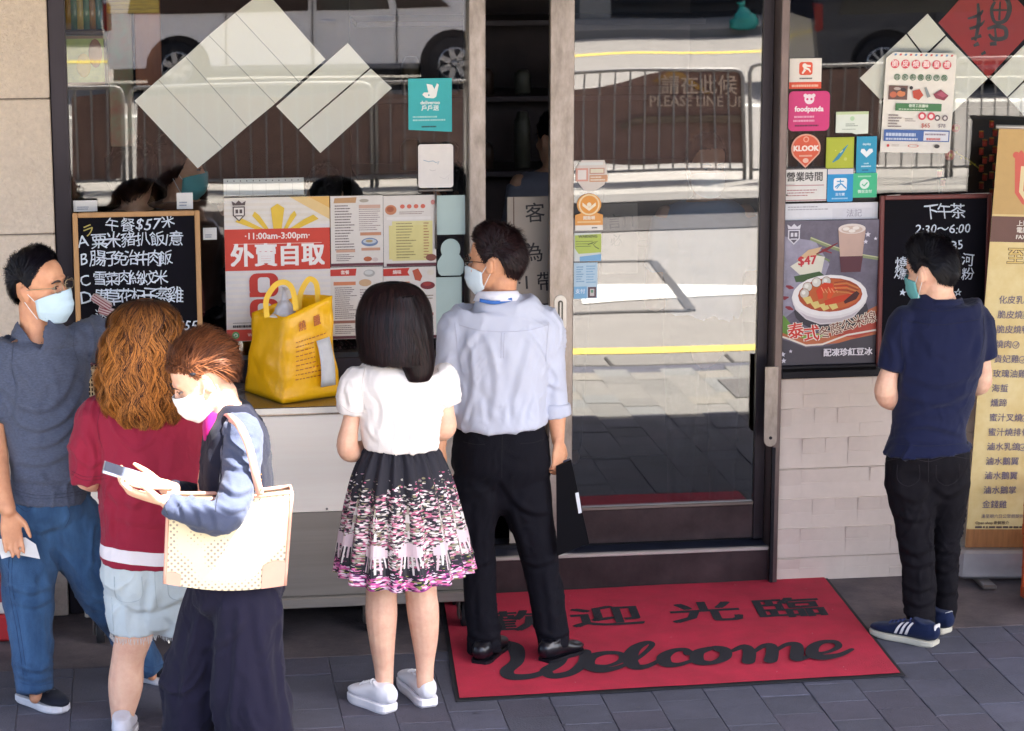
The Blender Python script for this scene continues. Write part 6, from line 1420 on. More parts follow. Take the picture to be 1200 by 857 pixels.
# ------------------------------------------------------------ 1. man in the grey tee at the left
t = person('man in heather grey T-shirt, glasses and blue mask holding a white paper slip', (90, 830))
Yh = -1.12; hd = Head(P(46, 336, Yh), 122, -4, -4, 1.10)
tor = [(392, 26, 70, Yh, .06), (404, 2, 94, Yh, .10), (425, -8, 101, Yh, .125), (470, 2, 101, Yh, .13), (520, 12, 100, Yh, .125), (560, 15, 100, Yh, .125), (590, 16, 100, Yh, .11)]
armR = [(0, 425, Yh, 44), (-8, 475, Yh-.02, 36), (-6, 530, Yh-.05, 31), (0, 570, Yh-.13, 26), (9, 597, Yh-.19, 20)]
armL = [(98, 404, Yh+.05, 36), (120, 402, Yh+.18, 36), (146, 408, Yh+.34, 34), (160, 414, Yh+.46, 24), (146, 418, Yh+.6, 17)]
legR = [(42, 610, Yh, 72), (34, 690, Yh-.06, 50), (40, 750, Yh-.1, 40), (42, 806, Yh-.14, 26), (41, 818, Yh-.14, 22)]
legL = [(82, 612, Yh, 66), (118, 690, Yh+.02, 46), (152, 740, Yh+.10, 34), (176, 786, Yh+.13, 22), (178, 792, Yh+.13, 20)]
def ex(g): hand(g, P(10, 600, Yh-.19), (.10, -.03, -1), (-.2, .97, 0), thumb=1, curl=10, spread=.7, L=1.0)
body(t, sk_tan, tor, [(armR, 1), (armL, 1), (legR, .8), (legL, .8)], hd, (P(46, 405, Yh), hd.w(0, -.03, -.06), [.072, .062, .058]), ex)
cap_hair(hd, t, h_black, line=[(-180, 120), (-125, 110), (-112, 82), (-95, 78), (-80, 92), (-66, 70), (-45, 45), (0, 40), (30, 42), (45, 50), (68, 72), (80, 92), (95, 78), (112, 82), (125, 110), (180, 120)], thick=.014, top=.006, n=5000, seed=3, crownph=160, ln=(.03, .06))
mask(hd, t); specs(hd, t, mat('gold_wire', 'B8A888', .3, metal=.8)); eyes(hd, t)
g = G(); rows_tube(g, [(400, 24, 78, Yh, .075), (406, 6, 92, Yh, .10)]+[(y, a-2, b+2, Y, d+.012) for y, a, b, Y, d in tor[1:6]]+[(584, 12, 103, Yh, .145)]); limb(g, [(0, 423, Yh, 52), (-7, 470, Yh-.02, 46), (-7, 494, Yh-.03, 44)], cap='top'); limb(g, [(94, 402, Yh+.02, 48), (118, 399, Yh+.16, 54), (148, 410, Yh+.34, 48)], cap='top')
go = garment('t_shirt', g, c_tee, t, amp=.006, wl=.13, seed=5, st=(1.6, 1, .8), strokes=[([(22, 495), (45, 503), (75, 490), (95, 460)], 4, .012), ([(35, 523), (65, 517), (92, 490)], 4, .010), ([(18, 540), (50, 543), (88, 527)], 4, .010), ([(18, 470), (45, 480), (72, 465), (88, 430)], 5, .010), ([(50, 420), (66, 450), (60, 480)], 5, .007), ([(18, 560), (60, 564), (98, 558)], 4, .008), ([(16, 425), (24, 455), (18, 485)], 4, .010), ([(96, 372), (112, 392), (108, 415)], 5, .009), ([(118, 375), (126, 400)], 5, .007), ([(-6, 440), (4, 460), (0, 485)], 4, .006)])
seam(go, [[(16, 578), (50, 585), (101, 579)], [(14, 574), (50, 581), (101, 575)], [(-10, 487), (0, 490), (14, 488)], [(88, 382), (86, 405), (92, 425)], [(16, 400), (14, 430), (18, 450)]], mat('tee_seam', '454C60', .9))
collar_ring('neckband', P(49, 402, Yh-.01), .082, .074, .014, c_tee, t, tilt=.022)
g = G(); rows_tube(g, [(578, 16, 101, Yh, .13), (598, 9, 108, Yh, .13), (616, 22, 98, Yh, .10)], cap='round'); limb(g, [(42, 590, Yh, 66), (38, 615, Yh, 78), (33, 690, Yh-.06, 62), (38, 750, Yh-.1, 50), (42, 810, Yh-.14, 44)], cap='top'); limb(g, [(78, 590, Yh, 62), (84, 615, Yh, 72), (118, 690, Yh+.02, 58), (150, 740, Yh+.10, 44), (177, 786, Yh+.13, 36)], cap='top')
go = garment('jeans', g, c_jean, t, amp=.007, wl=.12, seed=9, st=(1, 1, .7), strokes=[([(20, 606), (45, 622), (72, 612)], 4, .008), ([(36, 640), (52, 670), (58, 700)], 5, .007), ([(10, 684), (34, 694), (58, 686)], 4, .009), ([(14, 702), (38, 710), (58, 702)], 3.5, .008), ([(20, 776), (42, 786), (62, 778)], 3.5, .008), ([(22, 790), (42, 797), (62, 791)], 3, .007), ([(92, 640), (115, 665), (128, 690)], 5, .009), ([(112, 700), (132, 704), (146, 694)], 4, .009), ([(146, 745), (160, 750), (172, 742)], 4, .008), ([(74, 585), (80, 605), (70, 622)], 4, .007), ([(28, 730), (30, 765)], 5, .005)])
seam(go, [[(14, 620), (10, 680), (20, 740), (28, 796)], [(18, 620), (14, 680), (24, 740), (32, 796)], [(20, 592), (32, 600), (40, 590)], [(76, 586), (82, 604), (76, 618)], [(24, 800), (42, 804), (62, 800)], [(166, 779), (178, 783), (192, 778)]], mat('jean_seam', '2A4468', .9))
m_sw = flat('E2DEE0'); m_sb = cloth('black_knit_shoe', '20222E', k=.8)
for he, to in (((26, 819), (76, 836)), ((159, 794), (203, 801))):
    s_ = shoe(t, he, to, .105, m_sb, m_sw, hs=.03, ht=.08, mark='N', laces=flat('3A3C48'))
pp = thing('paper_slip', P(18, 636, Yh-.2), 'white folded paper slip held against the jeans of the left man', 'paper')
c_ = [P(-6, 632, Yh-.165), P(30, 630, Yh-.165), P(42, 638, Yh-.165), P(47, 655, Yh-.16), P(20, 650, Yh-.17), P(2, 655, Yh-.17)]
mk('sheet', c_, [(0, 1, 2, 3, 4, 5)], flat('F2F2F2'), pp).modifiers.new('s', 'SOLIDIFY').thickness = .002

# ------------------------------------------------------------ 2. woman with long ginger hair
t = person('woman with long wavy ginger hair, maroon T-shirt and frayed pale denim shorts', (175, 872))
Yw = -1.5; hd = Head(P(170, 398, Yw), 6, 6, 0, 1.05)
tor = [(455, 150, 196, Yw, .06), (466, 122, 222, Yw, .10), (485, 112, 234, Yw, .12), (530, 116, 238, Yw, .13), (590, 122, 238, Yw, .125), (650, 124, 236, Yw, .12), (680, 134, 228, Yw, .11)]
aL = [(112, 490, Yw, 38), (100, 535, Yw-.02, 32), (102, 560, Yw, 30), (130, 562, Yw+.18, 22), (160, 550, Yw+.3, 17)]
aR = [(236, 490, Yw, 38), (247, 535, Yw-.02, 32), (246, 560, Yw, 30), (225, 555, Yw+.2, 22), (200, 548, Yw+.3, 17)]
lL = [(160, 700, Yw, 60), (158, 738, Yw-.02, 47), (150, 772, Yw-.01, 39), (147, 805, Yw-.01, 41), (143, 845, Yw-.02, 25), (142, 868, Yw-.04, 20)]
lR = [(214, 700, Yw, 58), (222, 745, Yw, 42), (230, 790, Yw+.02, 38), (238, 830, Yw+.02, 26), (238, 852, Yw+.02, 20)]
def ex(g): hand(g, P(165, 548, Yw+.32), (.4, .9, .1), (0, -.1, 1), 1, 20); hand(g, P(195, 547, Yw+.32), (-.4, .9, .1), (0, -.1, 1), -1, 20)
body(t, sk_fair, tor, [(aL, 1), (aR, 1), (lL, 1), (lR, 1)], hd, (P(172, 470, Yw), hd.w(0, -.03, -.06), [.062, .054, .052]), ex)
long_hair([(170, 351, Yw-.01, 12, .03), (170, 357, Yw-.01, 27, .07), (169, 370, Yw-.01, 38, .10), (168, 390, Yw-.02, 44, .125), (168, 412, Yw-.03, 49, .135), (168, 440, Yw-.04, 53, .14), (169, 465, Yw-.05, 50, .14), (171, 484, Yw-.05, 42, .12), (174, 496, Yw-.05, 30, .10)], t, h_ging, n=8500, seed=4, wave=.013, wl=.14, wid=.0024, fuzz=.016, dark_top=.45, tipvar=.16, inner=.82, tones=(-.2, 1.15), base=.62, lock=.42, lw=12)
g = G(); rows_tube(g, [(458, 150, 198, Yw, .075), (467, 118, 226, Yw, .11)]+[(y, a-3, b+3, Y, d+.014) for y, a, b, Y, d in tor[2:5]]+[(656, 119, 243, Yw, .155)]); limb(g, [(113, 489, Yw, 48), (104, 525, Yw-.01, 45), (105, 562, Yw, 44)], cap='top'); limb(g, [(235, 489, Yw, 46), (245, 530, Yw-.01, 44), (246, 560, Yw, 44)], cap='top')
z1_, z2_ = P(180, 634, Yw).z, P(180, 649, Yw).z
N_ = c_maroon.node_tree.nodes; L_ = c_maroon.node_tree.links; bs_ = N_['Principled BSDF']; tc = N_.new('ShaderNodeTexCoord'); sx_ = N_.new('ShaderNodeSeparateXYZ'); L_.new(tc.outputs['Object'], sx_.inputs[0])
wv_ = N_.new('ShaderNodeMath'); wv_.operation = 'SINE'; wx_ = N_.new('ShaderNodeMath'); wx_.operation = 'MULTIPLY'; wx_.inputs[1].default_value = 11; L_.new(sx_.outputs[0], wx_.inputs[0]); L_.new(wx_.outputs[0], wv_.inputs[0])
ad_ = N_.new('ShaderNodeMath'); ad_.operation = 'MULTIPLY_ADD'; ad_.inputs[1].default_value = .007; L_.new(wv_.outputs[0], ad_.inputs[0]); L_.new(sx_.outputs[2], ad_.inputs[2])
cm_ = N_.new('ShaderNodeMath'); cm_.operation = 'COMPARE'; cm_.inputs[1].default_value = (z1_+z2_)/2; cm_.inputs[2].default_value = (z1_-z2_)/2; L_.new(ad_.outputs[0], cm_.inputs[0])
mxs_ = N_.new('ShaderNodeMix'); mxs_.data_type = 'RGBA'; old = bs_.inputs['Base Color'].links[0].from_socket; L_.new(cm_.outputs[0], mxs_.inputs[0]); L_.new(old, mxs_.inputs[6]); mxs_.inputs[7].default_value = (*sc3(lin('EDE6EA'), .85), 1); L_.new(mxs_.outputs[2], bs_.inputs['Base Color'])
go = garment('t_shirt', g, c_maroon, t, amp=.006, wl=.16, seed=15, st=(1.7, 1, .6), voxel=.007, strokes=[([(116, 500), (124, 540), (120, 585)], 5, .009), ([(98, 508), (110, 530), (106, 556)], 4, .009), ([(92, 535), (104, 545), (118, 540)], 3.5, .007), ([(130, 604), (180, 614), (232, 606)], 5, .007), ([(140, 540), (158, 580), (150, 636)], 6, .007), ([(205, 510), (196, 560), (200, 620)], 6, .007), ([(126, 575), (150, 590), (170, 585)], 5, .007), ([(124, 640), (128, 610), (124, 590)], 4, .006)])
seam(go, [[(84, 556), (100, 563), (125, 561)], [(84, 552), (100, 559), (125, 557)], [(120, 470), (114, 500), (120, 525)]], mat('maroon_seam', '7A1830', .9))
g = G().tube([P(105, 560, Yw), P(105, 566, Yw)], [.078*1.0, .079], n=20); 
g = G(); rows_tube(g, [(645, 121, 241, Yw, .142), (680, 121, 241, Yw, .145), (700, 132, 232, Yw, .12)], cap='round'); limb(g, [(154, 670, Yw, 60), (156, 705, Yw, 66), (157, 742, Yw-.01, 55)], cap='top'); limb(g, [(208, 670, Yw, 60), (210, 705, Yw, 63), (214, 740, Yw, 52)], cap='top')
go = garment('shorts', g, c_denim2, t, amp=.005, wl=.10, seed=19, st=(1, 1, .8), strokes=[([(182, 665), (181, 700), (174, 732)], 5, .009), ([(146, 704), (162, 714), (180, 710)], 4, .008), ([(186, 712), (204, 704), (224, 694)], 4, .008), ([(138, 690), (148, 715), (146, 738)], 5, .007), ([(196, 720), (206, 732)], 4, .006)])
seam(go, [[(181, 662), (182, 690), (184, 712)], [(134, 676), (136, 700), (150, 706), (166, 700), (166, 676)], [(197, 676), (198, 698), (212, 704), (226, 698)], [(131, 700), (133, 740)]], mat('pale_seam', 'B4C0C4', .9))
fr = G(); r_ = random.Random(6)
for (x, y, Y, w) in ((157, 742, Yw-.01, 55), (214, 740, Yw, 52)):
    c = P(x, y, Y); rad = w/2*S(x, y, Y)*1.0
    for k in range(90):
        a = 2*math.pi*k/90+r_.uniform(-.02, .02); q = c+Vector((math.cos(a)*rad, math.sin(a)*rad, .004)); fr.tube([q, q+Vector((r_.uniform(-.004, .004), r_.uniform(-.004, .004), -r_.uniform(.012, .026)))], .0011, n=3)
fr.obj('frayed_hem', flat('E4E6E4'), t)['kind'] = 'stuff'
for he, to in (((142, 876), (150, 850)), ((238, 862), (244, 836))): shoe(t, he, to, .09, flat('D8D4DA'), m_sw)

# ------------------------------------------------------------ 3. woman walking past with phone and tote
t = person('auburn haired woman in navy jacket and white mask walking left over her phone', (255, 915))
Ya = -1.98; hd = Head(P(236, 444, Ya), -97, 27, 0, 1.04)
tor = [(484, 256, 292, Ya, .07), (496, 246, 303, Ya, .13), (520, 240, 312, Ya, .165), (560, 236, 315, Ya, .165), (610, 236, 314, Ya, .15), (660, 236, 320, Ya, .14), (690, 242, 314, Ya, .13)]
nA = [(284, 508, Ya-.13, 40), (280, 560, Ya-.22, 34), (266, 606, Ya-.30, 30), (232, 604, Ya-.31, 25), (196, 588, Ya-.28, 19)]
fA = [(272, 508, Ya+.15, 40), (262, 560, Ya+.19, 34), (250, 588, Ya+.18, 28), (222, 580, Ya+.08, 22), (194, 572, Ya-.07, 18)]
l1 = [(250, 705, Ya+.06, 66), (232, 780, Ya+.08, 50), (226, 850, Ya+.1, 38), (226, 896, Ya+.1, 24), (226, 906, Ya+.1, 22)]
l2 = [(290, 705, Ya-.08, 66), (292, 780, Ya-.08, 50), (302, 850, Ya-.06, 38), (312, 905, Ya-.06, 24), (312, 915, Ya-.06, 22)]
def ex(g):
    hand(g, P(190, 587, Ya-.275), (-.92, -.02, .30), (.22, -.35, -.9), 1, 16, 1.0, fc=(0, 6, 12, 18)); hand(g, P(190, 568, Ya-.08), (-.95, -.05, .18), (.1, .3, -.95), -1, 22, .98)
body(t, sk_fair, tor, [(nA, 1), (fA, 1), (l1, .8), (l2, .8)], hd, (P(268, 496, Ya), hd.w(0, -.035, -.07), [.062, .054, .054]), ex)
cap_hair(hd, t, h_aub, line=[(-180, 118), (-125, 108), (-110, 84), (-95, 76), (-80, 84), (-66, 68), (-45, 58), (0, 52), (45, 58), (66, 68), (80, 84), (95, 76), (110, 84), (125, 108), (180, 118)], thick=.022, back=.035, top=.006, n=6500, seed=8, crownph=0, crownth=50, ln=(.05, .12), lift=.018, wid=.0028, rough_=.25)
G().ball(hd.w(.09, .035, .05), (.008, .006, .005), 8).obj('hair_clip', m_black, t); g = G(); g.ball(hd.w(-.095, .02, .052), (.012, .005, .006), 8); g.obj('hair_clip', m_black, t)
mask(hd, t, mat('white_mask', 'E4EEF2', .7, vary=.02, k=.85)); eyes(hd, t)
g = G(); rows_tube(g, [(472, 262, 294, Ya, .075), (486, 252, 302, Ya, .11), (500, 244, 309, Ya, .16), (525, 238, 316, Ya, .18), (560, 233, 319, Ya, .185), (610, 231, 320, Ya, .175), (672, 226, 332, Ya, .19)])
go = garment('jacket', g, cloth('navy_jacket_shaded', '171929', k=.8, sheen=.05), t, amp=.006, wl=.14, seed=25, voxel=.0075, strokes=[([(300, 520), (306, 560), (302, 600)], 5, .008), ([(246, 530), (244, 560), (250, 590)], 5, .006)])  # jacket body: its shade is put into the darker colour
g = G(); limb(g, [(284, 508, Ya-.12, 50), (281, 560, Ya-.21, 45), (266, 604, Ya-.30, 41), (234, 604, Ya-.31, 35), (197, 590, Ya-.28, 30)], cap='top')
go = garment('near_sleeve', g, c_navyj_lit, t, amp=.008, wl=.11, seed=27, voxel=.007, st=(1, 1, 1.5), strokes=[([(266, 516), (286, 530), (302, 524)], 3.5, .009), ([(262, 538), (280, 548), (298, 542)], 3.5, .008), ([(260, 566), (276, 578), (294, 572)], 3.5, .010), ([(256, 590), (270, 600), (286, 594)], 3, .009), ([(240, 592), (252, 604), (256, 620)], 3, .009), ([(222, 588), (232, 600), (238, 616)], 3, .008), ([(206, 584), (214, 594), (218, 608)], 3, .007)])  # same jacket, with sunlight put into the sleeve's lighter colour
seam(go, [[(196, 577), (192, 590), (197, 604)], [(262, 510), (258, 560), (252, 600)]], mat('jacket_seam', '10121E', .9))
g = G(); limb(g, [(272, 508, Ya+.13, 50), (262, 560, Ya+.18, 44), (250, 588, Ya+.18, 36), (224, 581, Ya+.09, 28), (203, 575, Ya-.02, 25)], cap='top')
garment('far_sleeve', g, cloth('navy_jacket_shaded', '171929'), t, amp=.006, wl=.11, seed=28, voxel=.008)  # far sleeve takes the shaded tone of the jacket body
g = G(); g.tube([P(248, 484, Ya-.02), P(246, 500, Ya-.03), P(243, 520, Ya-.03)], [(.022, .04), (.026, .05), (.012, .04)], n=14, sub=3); g.obj('magenta_top', cloth('magenta_knit', 'A8156E'), t, True)
g = G(); rows_tube(g, [(665, 228, 330, Ya, .165), (695, 226, 332, Ya, .16), (715, 238, 322, Ya, .12)], cap='round'); limb(g, [(262, 685, Ya+.06, 78), (256, 710, Ya+.06, 86), (233, 780, Ya+.08, 74), (222, 850, Ya+.1, 68), (220, 898, Ya+.1, 64)], cap='top'); limb(g, [(284, 685, Ya-.06, 80), (289, 710, Ya-.07, 86), (291, 780, Ya-.08, 80), (300, 850, Ya-.06, 86), (308, 905, Ya-.06, 88)], cap='top')
go = garment('trousers', g, c_navyt, t, amp=.010, wl=.16, seed=33, st=(1.5, 1, .35), strokes=[([(262, 705), (254, 765), (248, 850)], 5, .010), ([(240, 705), (222, 765), (210, 850)], 5, .009), ([(300, 705), (312, 780), (322, 850)], 6, .010), ([(282, 715), (276, 790), (272, 855)], 5, .009), ([(236, 760), (262, 750), (290, 722)], 5, .008), ([(330, 720), (334, 790), (342, 850)], 5, .008)])
for he, to in (((228, 905), (190, 912)), ((318, 922), (272, 926))): shoe(t, he, to, .085, m_sb, m_black)
# phone
ph = thing('smartphone', P(150, 556, Ya-.1), 'silver smartphone held in both hands of the auburn haired woman', 'phone')
a_, b_ = P(121, 547, Ya-.2), P(172, 563, Ya-.2); d_ = (b_-a_).normalized(); n_ = Vector((.25, -.30, .90)); n_ = (n_-d_*n_.dot(d_)).normalized(); w_ = d_.cross(n_); Mx = Matrix((d_, w_, n_)).transposed().to_4x4(); Mx.translation = (a_+b_)/2
L2 = (b_-a_).length/2
for nm, bx, m_ in (('case', (-L2, L2, -.034, .034, -.006, .004), mat('phone_silver', 'C4CAD8', .25, metal=.5)), ('back_panel', (-L2+.004, L2-.004, -.030, .030, .0042, .0052), mat('phone_back', '8E96AC', .2, metal=.4)), ('edge_band', (-L2, L2, -.035, -.0342, -.004, .002), mat('phone_edge', 'E4E8F0', .2, metal=.3)), ('camera_bump', (-L2+.008, -L2+.03, -.03, -.008, -.009, -.006), m_black)):
    g = G().box(*bx, bev=.003); mk(nm, [Mx @ Vector(v) for v in g.V], g.F, m_, ph)
# tote
m_tote = bpy.data.materials.new('monogram_canvas'); m_tote.use_nodes = True; N_ = m_tote.node_tree.nodes; L_ = m_tote.node_tree.links
tc = N_.new('ShaderNodeTexCoord'); mp_ = N_.new('ShaderNodeMapping'); mp_.inputs['Rotation'].default_value = (0, R(45), 0); mp_.inputs['Scale'].default_value = (64, 64, 64); vo = N_.new('ShaderNodeTexVoronoi'); vo.inputs['Scale'].default_value = 1; vo.inputs['Randomness'].default_value = 0
rp = N_.new('ShaderNodeValToRGB'); rp.color_ramp.elements[0].position = .24; rp.color_ramp.elements[1].position = .34; rp.color_ramp.elements[0].color = (*lin('8A7E72'), 1); rp.color_ramp.elements[1].color = (*lin('D2C4A2'), 1)
L_.new(tc.outputs['Object'], mp_.inputs[0]); L_.new(mp_.outputs[0], vo.inputs['Vector']); L_.new(vo.outputs['Distance'], rp.inputs[0]); L_.new(rp.outputs[0], N_['Principled BSDF'].inputs['Base Color']); N_['Principled BSDF'].inputs['Roughness'].default_value = .5
m_peach = mat('peach_leather', 'D6A08C', .42, vary=.06, k=.85)
Yb_ = Ya-.235; tb = thing('tote_bag', P(268, 684, Yb_), 'cream monogram tote bag with peach leather trim hanging from her shoulder', 'handbag')
def tote(u, v, s_):                             # s_ 0 = camera side, 1 = body side
    a = P(193, 684, Yb_).lerp(P(334, 686, Yb_), u); b = P(197, 586, Yb_+.0).lerp(P(342, 578, Yb_), u); q = a.lerp(b, v); dep = .13*(1-.45*v); q.y += s_*dep+(-.012*math.sin(math.pi*u)*math.sin(math.pi*v)*(1-s_)); q.z -= .022*math.sin(math.pi*u)*(1-v)+.010*math.sin(math.pi*u)*v; q.y += (.006*math.sin(u*9+v*4)+.004*math.sin(u*17-v*7))*(1-abs(2*v-1)); return q
V = []; nu, nv = 14, 10
for s_ in (0, 1):
    for j in range(nv+1):
        for i in range(nu+1): V.append(tote(i/nu, j/nv, s_))
o = (nu+1)*(nv+1); F = []
for s_ in (0, 1):
    for j in range(nv):
        for i in range(nu):
            f = (s_*o+j*(nu+1)+i, s_*o+j*(nu+1)+i+1, s_*o+(j+1)*(nu+1)+i+1, s_*o+(j+1)*(nu+1)+i); F.append(f if s_ == 0 else f[::-1])
for j in range(nv): F += [(o+j*(nu+1), j*(nu+1), (j+1)*(nu+1), o+(j+1)*(nu+1)), (j*(nu+1)+nu, o+j*(nu+1)+nu, o+(j+1)*(nu+1)+nu, (j+1)*(nu+1)+nu)]
for i in range(nu): F.append((o+i, o+i+1, i+1, i))
mk('bag_body', V, F, m_tote, tb, smooth=False)
g = G(); pr = [tote(i/12, 1.0, 0) for i in range(13)]+[tote(1-i/12, 1.0, 1) for i in range(13)]
for p_ in pr: p_.z += .004
g.tube(pr+[pr[0]], (.007, .005), n=8); g.obj('top_trim', m_peach, tb, True)
for u in (0, 1): g = G().tube([tote(u, v, 0)+Vector((0, -.002, 0)) for v in np.linspace(0, 1, 8)], (.006, .004), n=6); g.obj('side_trim', m_peach, tb, True)
for (ua, ub, va, vb) in ((0, .13, 0, .16), (.80, 1, 0, .30)):
    V = [tote(ua+(ub-ua)*i/5, va+(vb-va)*j/4*(1-.3*abs(i/5-.5)), 0)+Vector((0, -.004, 0)) for j in range(5) for i in range(6)]; mk('corner_patch', V, [(j*6+i, j*6+i+1, j*6+i+7, j*6+i+6) for j in range(4) for i in range(5)], m_peach, tb).modifiers.new('s', 'SOLIDIFY').thickness = .003
def strap(pts, w, name, m_, par):
    pts = [Vector(q) for q in catmull([np.array(P(*p)) for p in pts], 6)]; V = []
    for i, q in enumerate(pts):
        t_ = (pts[min(i+1, len(pts)-1)]-pts[max(i-1, 0)]).normalized(); nn = t_.cross(Vector((0, -1, .15))).normalized()*w/2; V += [q+nn, q-nn]
    o_ = mk(name, V, [(2*i, 2*i+1, 2*i+3, 2*i+2) for i in range(len(pts)-1)], m_, par, smooth=True); o_.modifiers.new('s', 'SOLIDIFY').thickness = .004
strap([(305, 580, Yb_-.01), (299, 555, Ya-.27), (292, 525, Ya-.26), (281, 500, Ya-.23), (268, 489, Ya-.12), (262, 492, Ya+.02)], .026, 'strap', m_peach, tb)
strap([(238, 580, Yb_+.12), (237, 562, Ya-.02), (244, 530, Ya-.03), (256, 500, Ya-.04)], .03, 'strap', m_peach, tb)
for x in (299, 306):
    for y in (556, 562, 568, 574): G().ball(P(x, y, Yb_-.022), .0028, 6).obj('stud', mat('brass', 'B08A4A', .3, metal=.8), tb)

# ------------------------------------------------------------ 4. woman in the floral skirt
t = person('woman with straight black hair, cream blouse and black and pink floral skirt', (462, 832))
Yc = -1.36; hd = Head(P(461, 372, Yc), -6, 0, 0, .98)
tor = [(424, 446, 484, Yc, .06), (434, 424, 512, Yc, .09), (450, 420, 518, Yc, .105), (490, 426, 514, Yc, .105), (520, 428, 510, Yc, .10), (570, 418, 524, Yc, .13), (600, 428, 516, Yc, .11)]
aL = [(420, 455, Yc, 32), (412, 490, Yc-.01, 27), (407, 522, Yc-.01, 26), (415, 530, Yc+.04, 24), (440, 520, Yc+.22, 18)]
aR = [(519, 450, Yc, 32), (522, 480, Yc, 28), (522, 500, Yc, 27), (512, 506, Yc+.05, 24), (488, 505, Yc+.22, 18)]
lL = [(450, 620, Yc, 56), (448, 660, Yc, 44), (447, 690, Yc, 37), (447, 720, Yc-.01, 38), (448, 752, Yc-.01, 31), (450, 785, Yc-.0, 23), (451, 815, Yc-.02, 20)]
lR = [(492, 620, Yc, 56), (492, 660, Yc, 44), (493, 690, Yc, 38), (496, 718, Yc-.01, 38), (498, 750, Yc, 31), (498, 778, Yc, 22), (498, 805, Yc-.01, 20)]
def ex(g): hand(g, P(446, 519, Yc+.24), (.5, .85, .1), (0, -.1, 1), 1, 20, .92); hand(g, P(482, 504, Yc+.24), (-.5, .85, .1), (0, -.1, 1), -1, 20, .92)
body(t, sk_fair, tor, [(aL, 1), (aR, 1), (lL, 1), (lR, 1)], hd, (P(468, 436, Yc), hd.w(0, -.03, -.06), [.056, .048, .046]), ex)
long_hair([(460, 331, Yc-.01, 12, .03), (461, 336, Yc-.01, 27, .07), (462, 348, Yc-.01, 37, .10), (462, 364, Yc-.015, 43, .118), (462, 385, Yc-.02, 44, .125), (463, 403, Yc-.03, 43, .125), (463, 416, Yc-.04, 41, .12), (464, 424, Yc-.05, 39, .11)], t, h_brown, n=6000, seed=6, wid=.0022, fuzz=.006, tipvar=.045, inner=.92, tones=(-.2, 1.1), lock=.22, lw=9)
long_hair([(470, 345, Yc-.06, 20, .05), (475, 380, Yc-.07, 30, .07), (482, 405, Yc-.08, 26, .06), (489, 425, Yc-.09, 20, .045), (491, 438, Yc-.10, 16, .035), (490, 447, Yc-.10, 12, .025)], t, h_brown, n=2600, seed=7, wid=.0026, fuzz=.003, tipvar=.06, inner=.85, tones=(-.1, .8), base=.7)
g = G(); rows_tube(g, [(427, 438, 500, Yc, .08), (434, 420, 516, Yc, .10), (452, 416, 522, Yc, .12), (490, 422, 517, Yc, .118), (514, 424, 514, Yc, .114), (524, 426, 512, Yc, .112)]); limb(g, [(420, 450, Yc, 44), (413, 468, Yc-.01, 40), (411, 484, Yc-.01, 31)], cap='top'); limb(g, [(519, 446, Yc, 40), (523, 460, Yc, 36), (525, 474, Yc, 29)], cap='top')
go = garment('blouse', g, c_blouse, t, amp=.005, wl=.10, seed=35, st=(1.8, 1, .5), voxel=.007, strokes=[([(438, 450), (450, 480), (444, 512)], 4, .005), ([(478, 446), (477, 492)], 4, .005), ([(502, 450), (496, 500)], 4, .005), ([(430, 498), (440, 516)], 3, .005), ([(510, 498), (502, 518)], 3, .005), ([(462, 480), (466, 518)], 3, .004), ([(406, 455), (412, 478)], 3, .005), ([(416, 450), (421, 478)], 3, .005), ([(524, 448), (527, 470)], 3, .005), ([(516, 450), (518, 474)], 3, .004)])
seam(go, [[(399, 474), (411, 483), (427, 484)], [(514, 473), (524, 476), (534, 470)], [(428, 430), (424, 455), (428, 480)], [(513, 432), (517, 455), (515, 478)]], mat('blouse_seam', 'D8CCC4', .9))
V = []; n_ = 60
for j, (k, z) in enumerate(((1, 0), (.96, .014), (.9, .012))):
    for i in range(n_): a = 2*math.pi*i/n_; c = P(470, 431, Yc-.01); V.append((c.x+(.098*k+.003*math.sin(i*1.9))*math.cos(a), c.y+(.088*k)*math.sin(a), c.z+z+.018*math.sin(a)+.002*math.sin(i*2.6)))
mk('ruffled_neckline', V, [(j*n_+i, j*n_+(i+1) % n_, (j+1)*n_+(i+1) % n_, (j+1)*n_+i) for j in range(2) for i in range(n_)], c_blouse, t, smooth=True)
# printed skirt
ms = bpy.data.materials.new('floral_print'); ms.use_nodes = True; N_ = ms.node_tree.nodes; L_ = ms.node_tree.links; bs_ = N_['Principled BSDF']; bs_.inputs['Roughness'].default_value = .8
at = N_.new('ShaderNodeAttribute'); at.attribute_name = 'tone'            # 0 at the waist, 1 at the hem
uvn = N_.new('ShaderNodeUVMap'); mpn = N_.new('ShaderNodeMapping'); mpn.inputs['Scale'].default_value = (170, 300, 1); L_.new(uvn.outputs[0], mpn.inputs[0])
nzd = N_.new('ShaderNodeTexNoise'); nzd.inputs['Scale'].default_value = .9; nzd.inputs['Detail'].default_value = 3; L_.new(mpn.outputs[0], nzd.inputs[0])
mxv = N_.new('ShaderNodeMix'); mxv.data_type = 'VECTOR'; mxv.inputs[0].default_value = .55; L_.new(mpn.outputs[0], mxv.inputs[4]); L_.new(nzd.outputs['Color'], mxv.inputs[5])
vo = N_.new('ShaderNodeTexVoronoi'); vo.inputs['Scale'].default_value = 1.5; L_.new(mxv.outputs[1], vo.inputs['Vector'])
sep = N_.new('ShaderNodeSeparateColor'); L_.new(vo.outputs['Color'], sep.inputs[0])
petal = N_.new('ShaderNodeValToRGB'); petal.color_ramp.interpolation = 'CONSTANT'; cr = petal.color_ramp
cols = ['E8DCDC', 'C8708C', '8A8478', 'E6E0DA', '7E7658', 'B85878', 'A8A298', 'D8A8B8', '6A4A5A', 'E0D4D0']
while len(cr.elements) < len(cols): cr.elements.new(.5)
